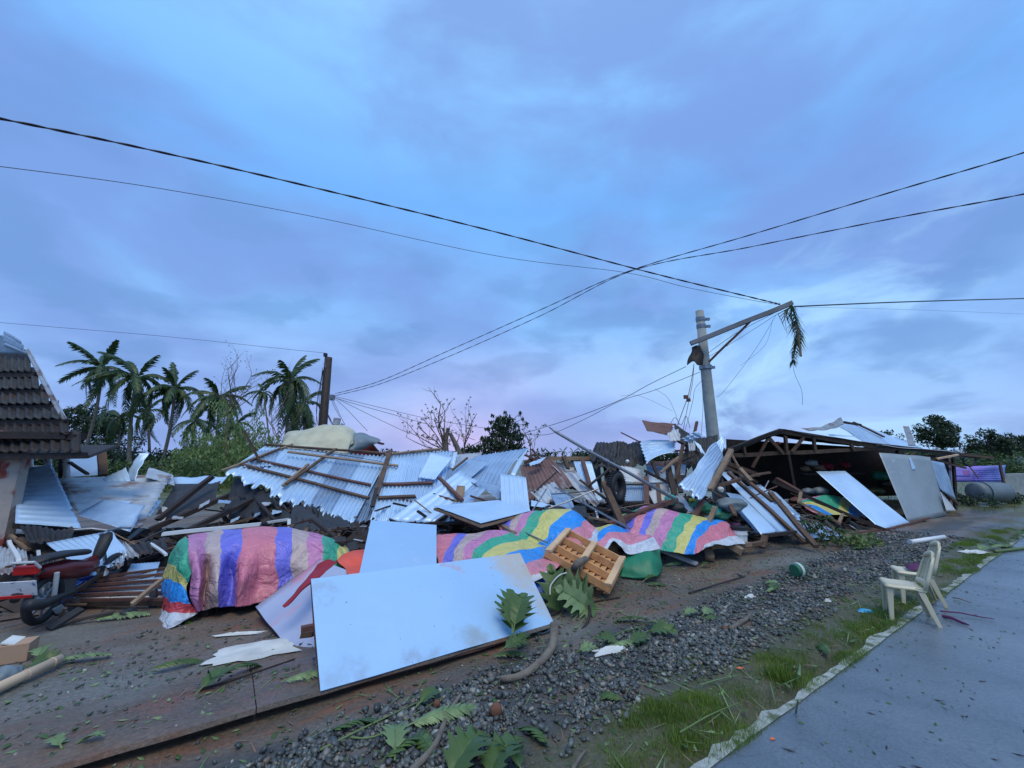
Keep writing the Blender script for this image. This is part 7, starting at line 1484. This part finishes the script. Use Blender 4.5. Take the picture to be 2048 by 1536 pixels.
# leafy branch right of the slide
lb = thing('leafy_branch', G(1640, 1095), 'broken leafy branch lying over the foot of the slide of sheets', 'branch'); rr = random.Random(2); mb = MB(); lv = []
root_ = P(1600, 1035, 9.0)
for (x, y) in ((1620, 1075), (1640, 1060), (1655, 1085), (1675, 1070), (1630, 1095), (1660, 1098), (1610, 1055), (1690, 1090), (1645, 1040)):
    c = P(x, y, 8.8 + rr.uniform(-.3, .3)); mb.tube([root_, root_.lerp(c, .5) + Vector((0, 0, .08)), c], [.02, .012, .005], 5); lv.append((c.x, c.y, c.z, .20))
mb.build('stem', MT['bark'], lb); clumps(lv, .13, 700, 'leaf', 'foliage', lb)
lb2 = thing('leafy_branch', G(1710, 1092), 'yellowish green leaf spray right of the broken leafy branch', 'branch'); g = G(1715, 1095)
MB().tube([g, g + Vector((.3, .1, .2))], .015, 5).build('stem', MT['bark'], lb2); clumps([(g.x + rr.uniform(-.3, .5), g.y + rr.uniform(-.1, .3), rr.uniform(.06, .22), .13) for _ in range(9)], .12, 1000, 'leaf_pale', 'foliage', lb2)

for i, (x, y, a, s_, lab) in enumerate(((812, 1452, .35, .17, 'torn green frond tip on the upper gravel edge'), (655, 1465, .5, .15, 'torn frond tip on the mud below the slab edge'), (868, 1510, 2.2, .16, 'torn frond tip beside the curved grey branch'), (1215, 1292, .2, .14, 'torn frond tip on mud above the gravel'), (1300, 1240, 2.9, .15, 'torn frond tip behind the leaf heap'), (1405, 1238, .3, .13, 'torn frond tip on the brown mud right of the leaf heap'), (1530, 1185, .6, .14, 'torn frond tip at the upper edge of the gravel near the tub'),
      (1660, 1310, 1.2, .13, 'torn frond tip in the verge near the road edge'), (330, 1240, .1, .14, 'torn frond tip on the mud left of the big striped tarp'), (180, 1240, .3, .18, 'green frond tip on the mud before the slatted frame'), (295, 1340, .6, .14, 'torn frond tip on the mud in the lower left'), (430, 1378, 1.3, .17, 'bushy green frond tip standing on the slab'), (100, 1325, .4, .14, 'frond tip beside the end of the bamboo pole'), (985, 1312, .2, .13, 'frond tip in the mud below the largest panel'), (1290, 1168, .05, .16, 'thin frond tip lying before the green tarp'), (1330, 1130, .3, .12, 'frond tip by the pale flat board'),
      (760, 1525, .9, .16, 'torn frond tip at the bottom edge, left of the big leaves'), (1100, 1495, 2.0, .14, 'torn frond tip on the gravel right of the big leaves'), (1975, 1095, .15, .24, 'pale torn frond on the far verge'), (1700, 1098, .2, .2, 'green frond tip by the leafy spray'), (1250, 1400, 2.6, .11, 'small frond tip in the middle of the gravel'), (560, 1385, .4, .12, 'small frond tip on the slab left of the largest panel'))):
    g = G(x, y, .03); s0, n0 = toSN(g.x, g.y)
    if 1.85 < n0 < 2.6 and s0 < .42: g.z = .1
    me = FRONDS[i % 3].copy(); me.materials.clear(); me.materials.append(MT['leaf_bread' if i % 3 else 'leaf_back']); o = bpy.data.objects.new('torn_frond_tip', me); COL.objects.link(o); o.location = g; o.scale = (s_, s_, s_ * .5); o.rotation_euler = (random.uniform(-.4, .4), -.12, a); tag(o, lab, 'palm frond')

S([(60, 1118, 5.0), (112, 1112, 5.1), (118, 1136, 4.9), (66, 1142, 4.8)], 5, 'tin_dark', 'dark crumpled scrap lying over the motorcycle seat', .012, crump=.2, jag=.3)
B((10, 1135, 4.7), (120, 1108, 5.2), .035, 'wood', 'brown stick lying across the motorcycle'); B((75, 1100, 5.2), (95, 1215, 4.6), .03, 'light_grey', 'pale thin strut leaning on the motorcycle wheel', .02)
B((-10, 1205, 4.5), (70, 1180, 4.8), .03, 'wood_dark', 'dark stick under the licence plate'); B((90, 1150, 5.0), (135, 1120, 5.4), .05, 'wood_dark', 'dark lath beside the motorcycle tank')
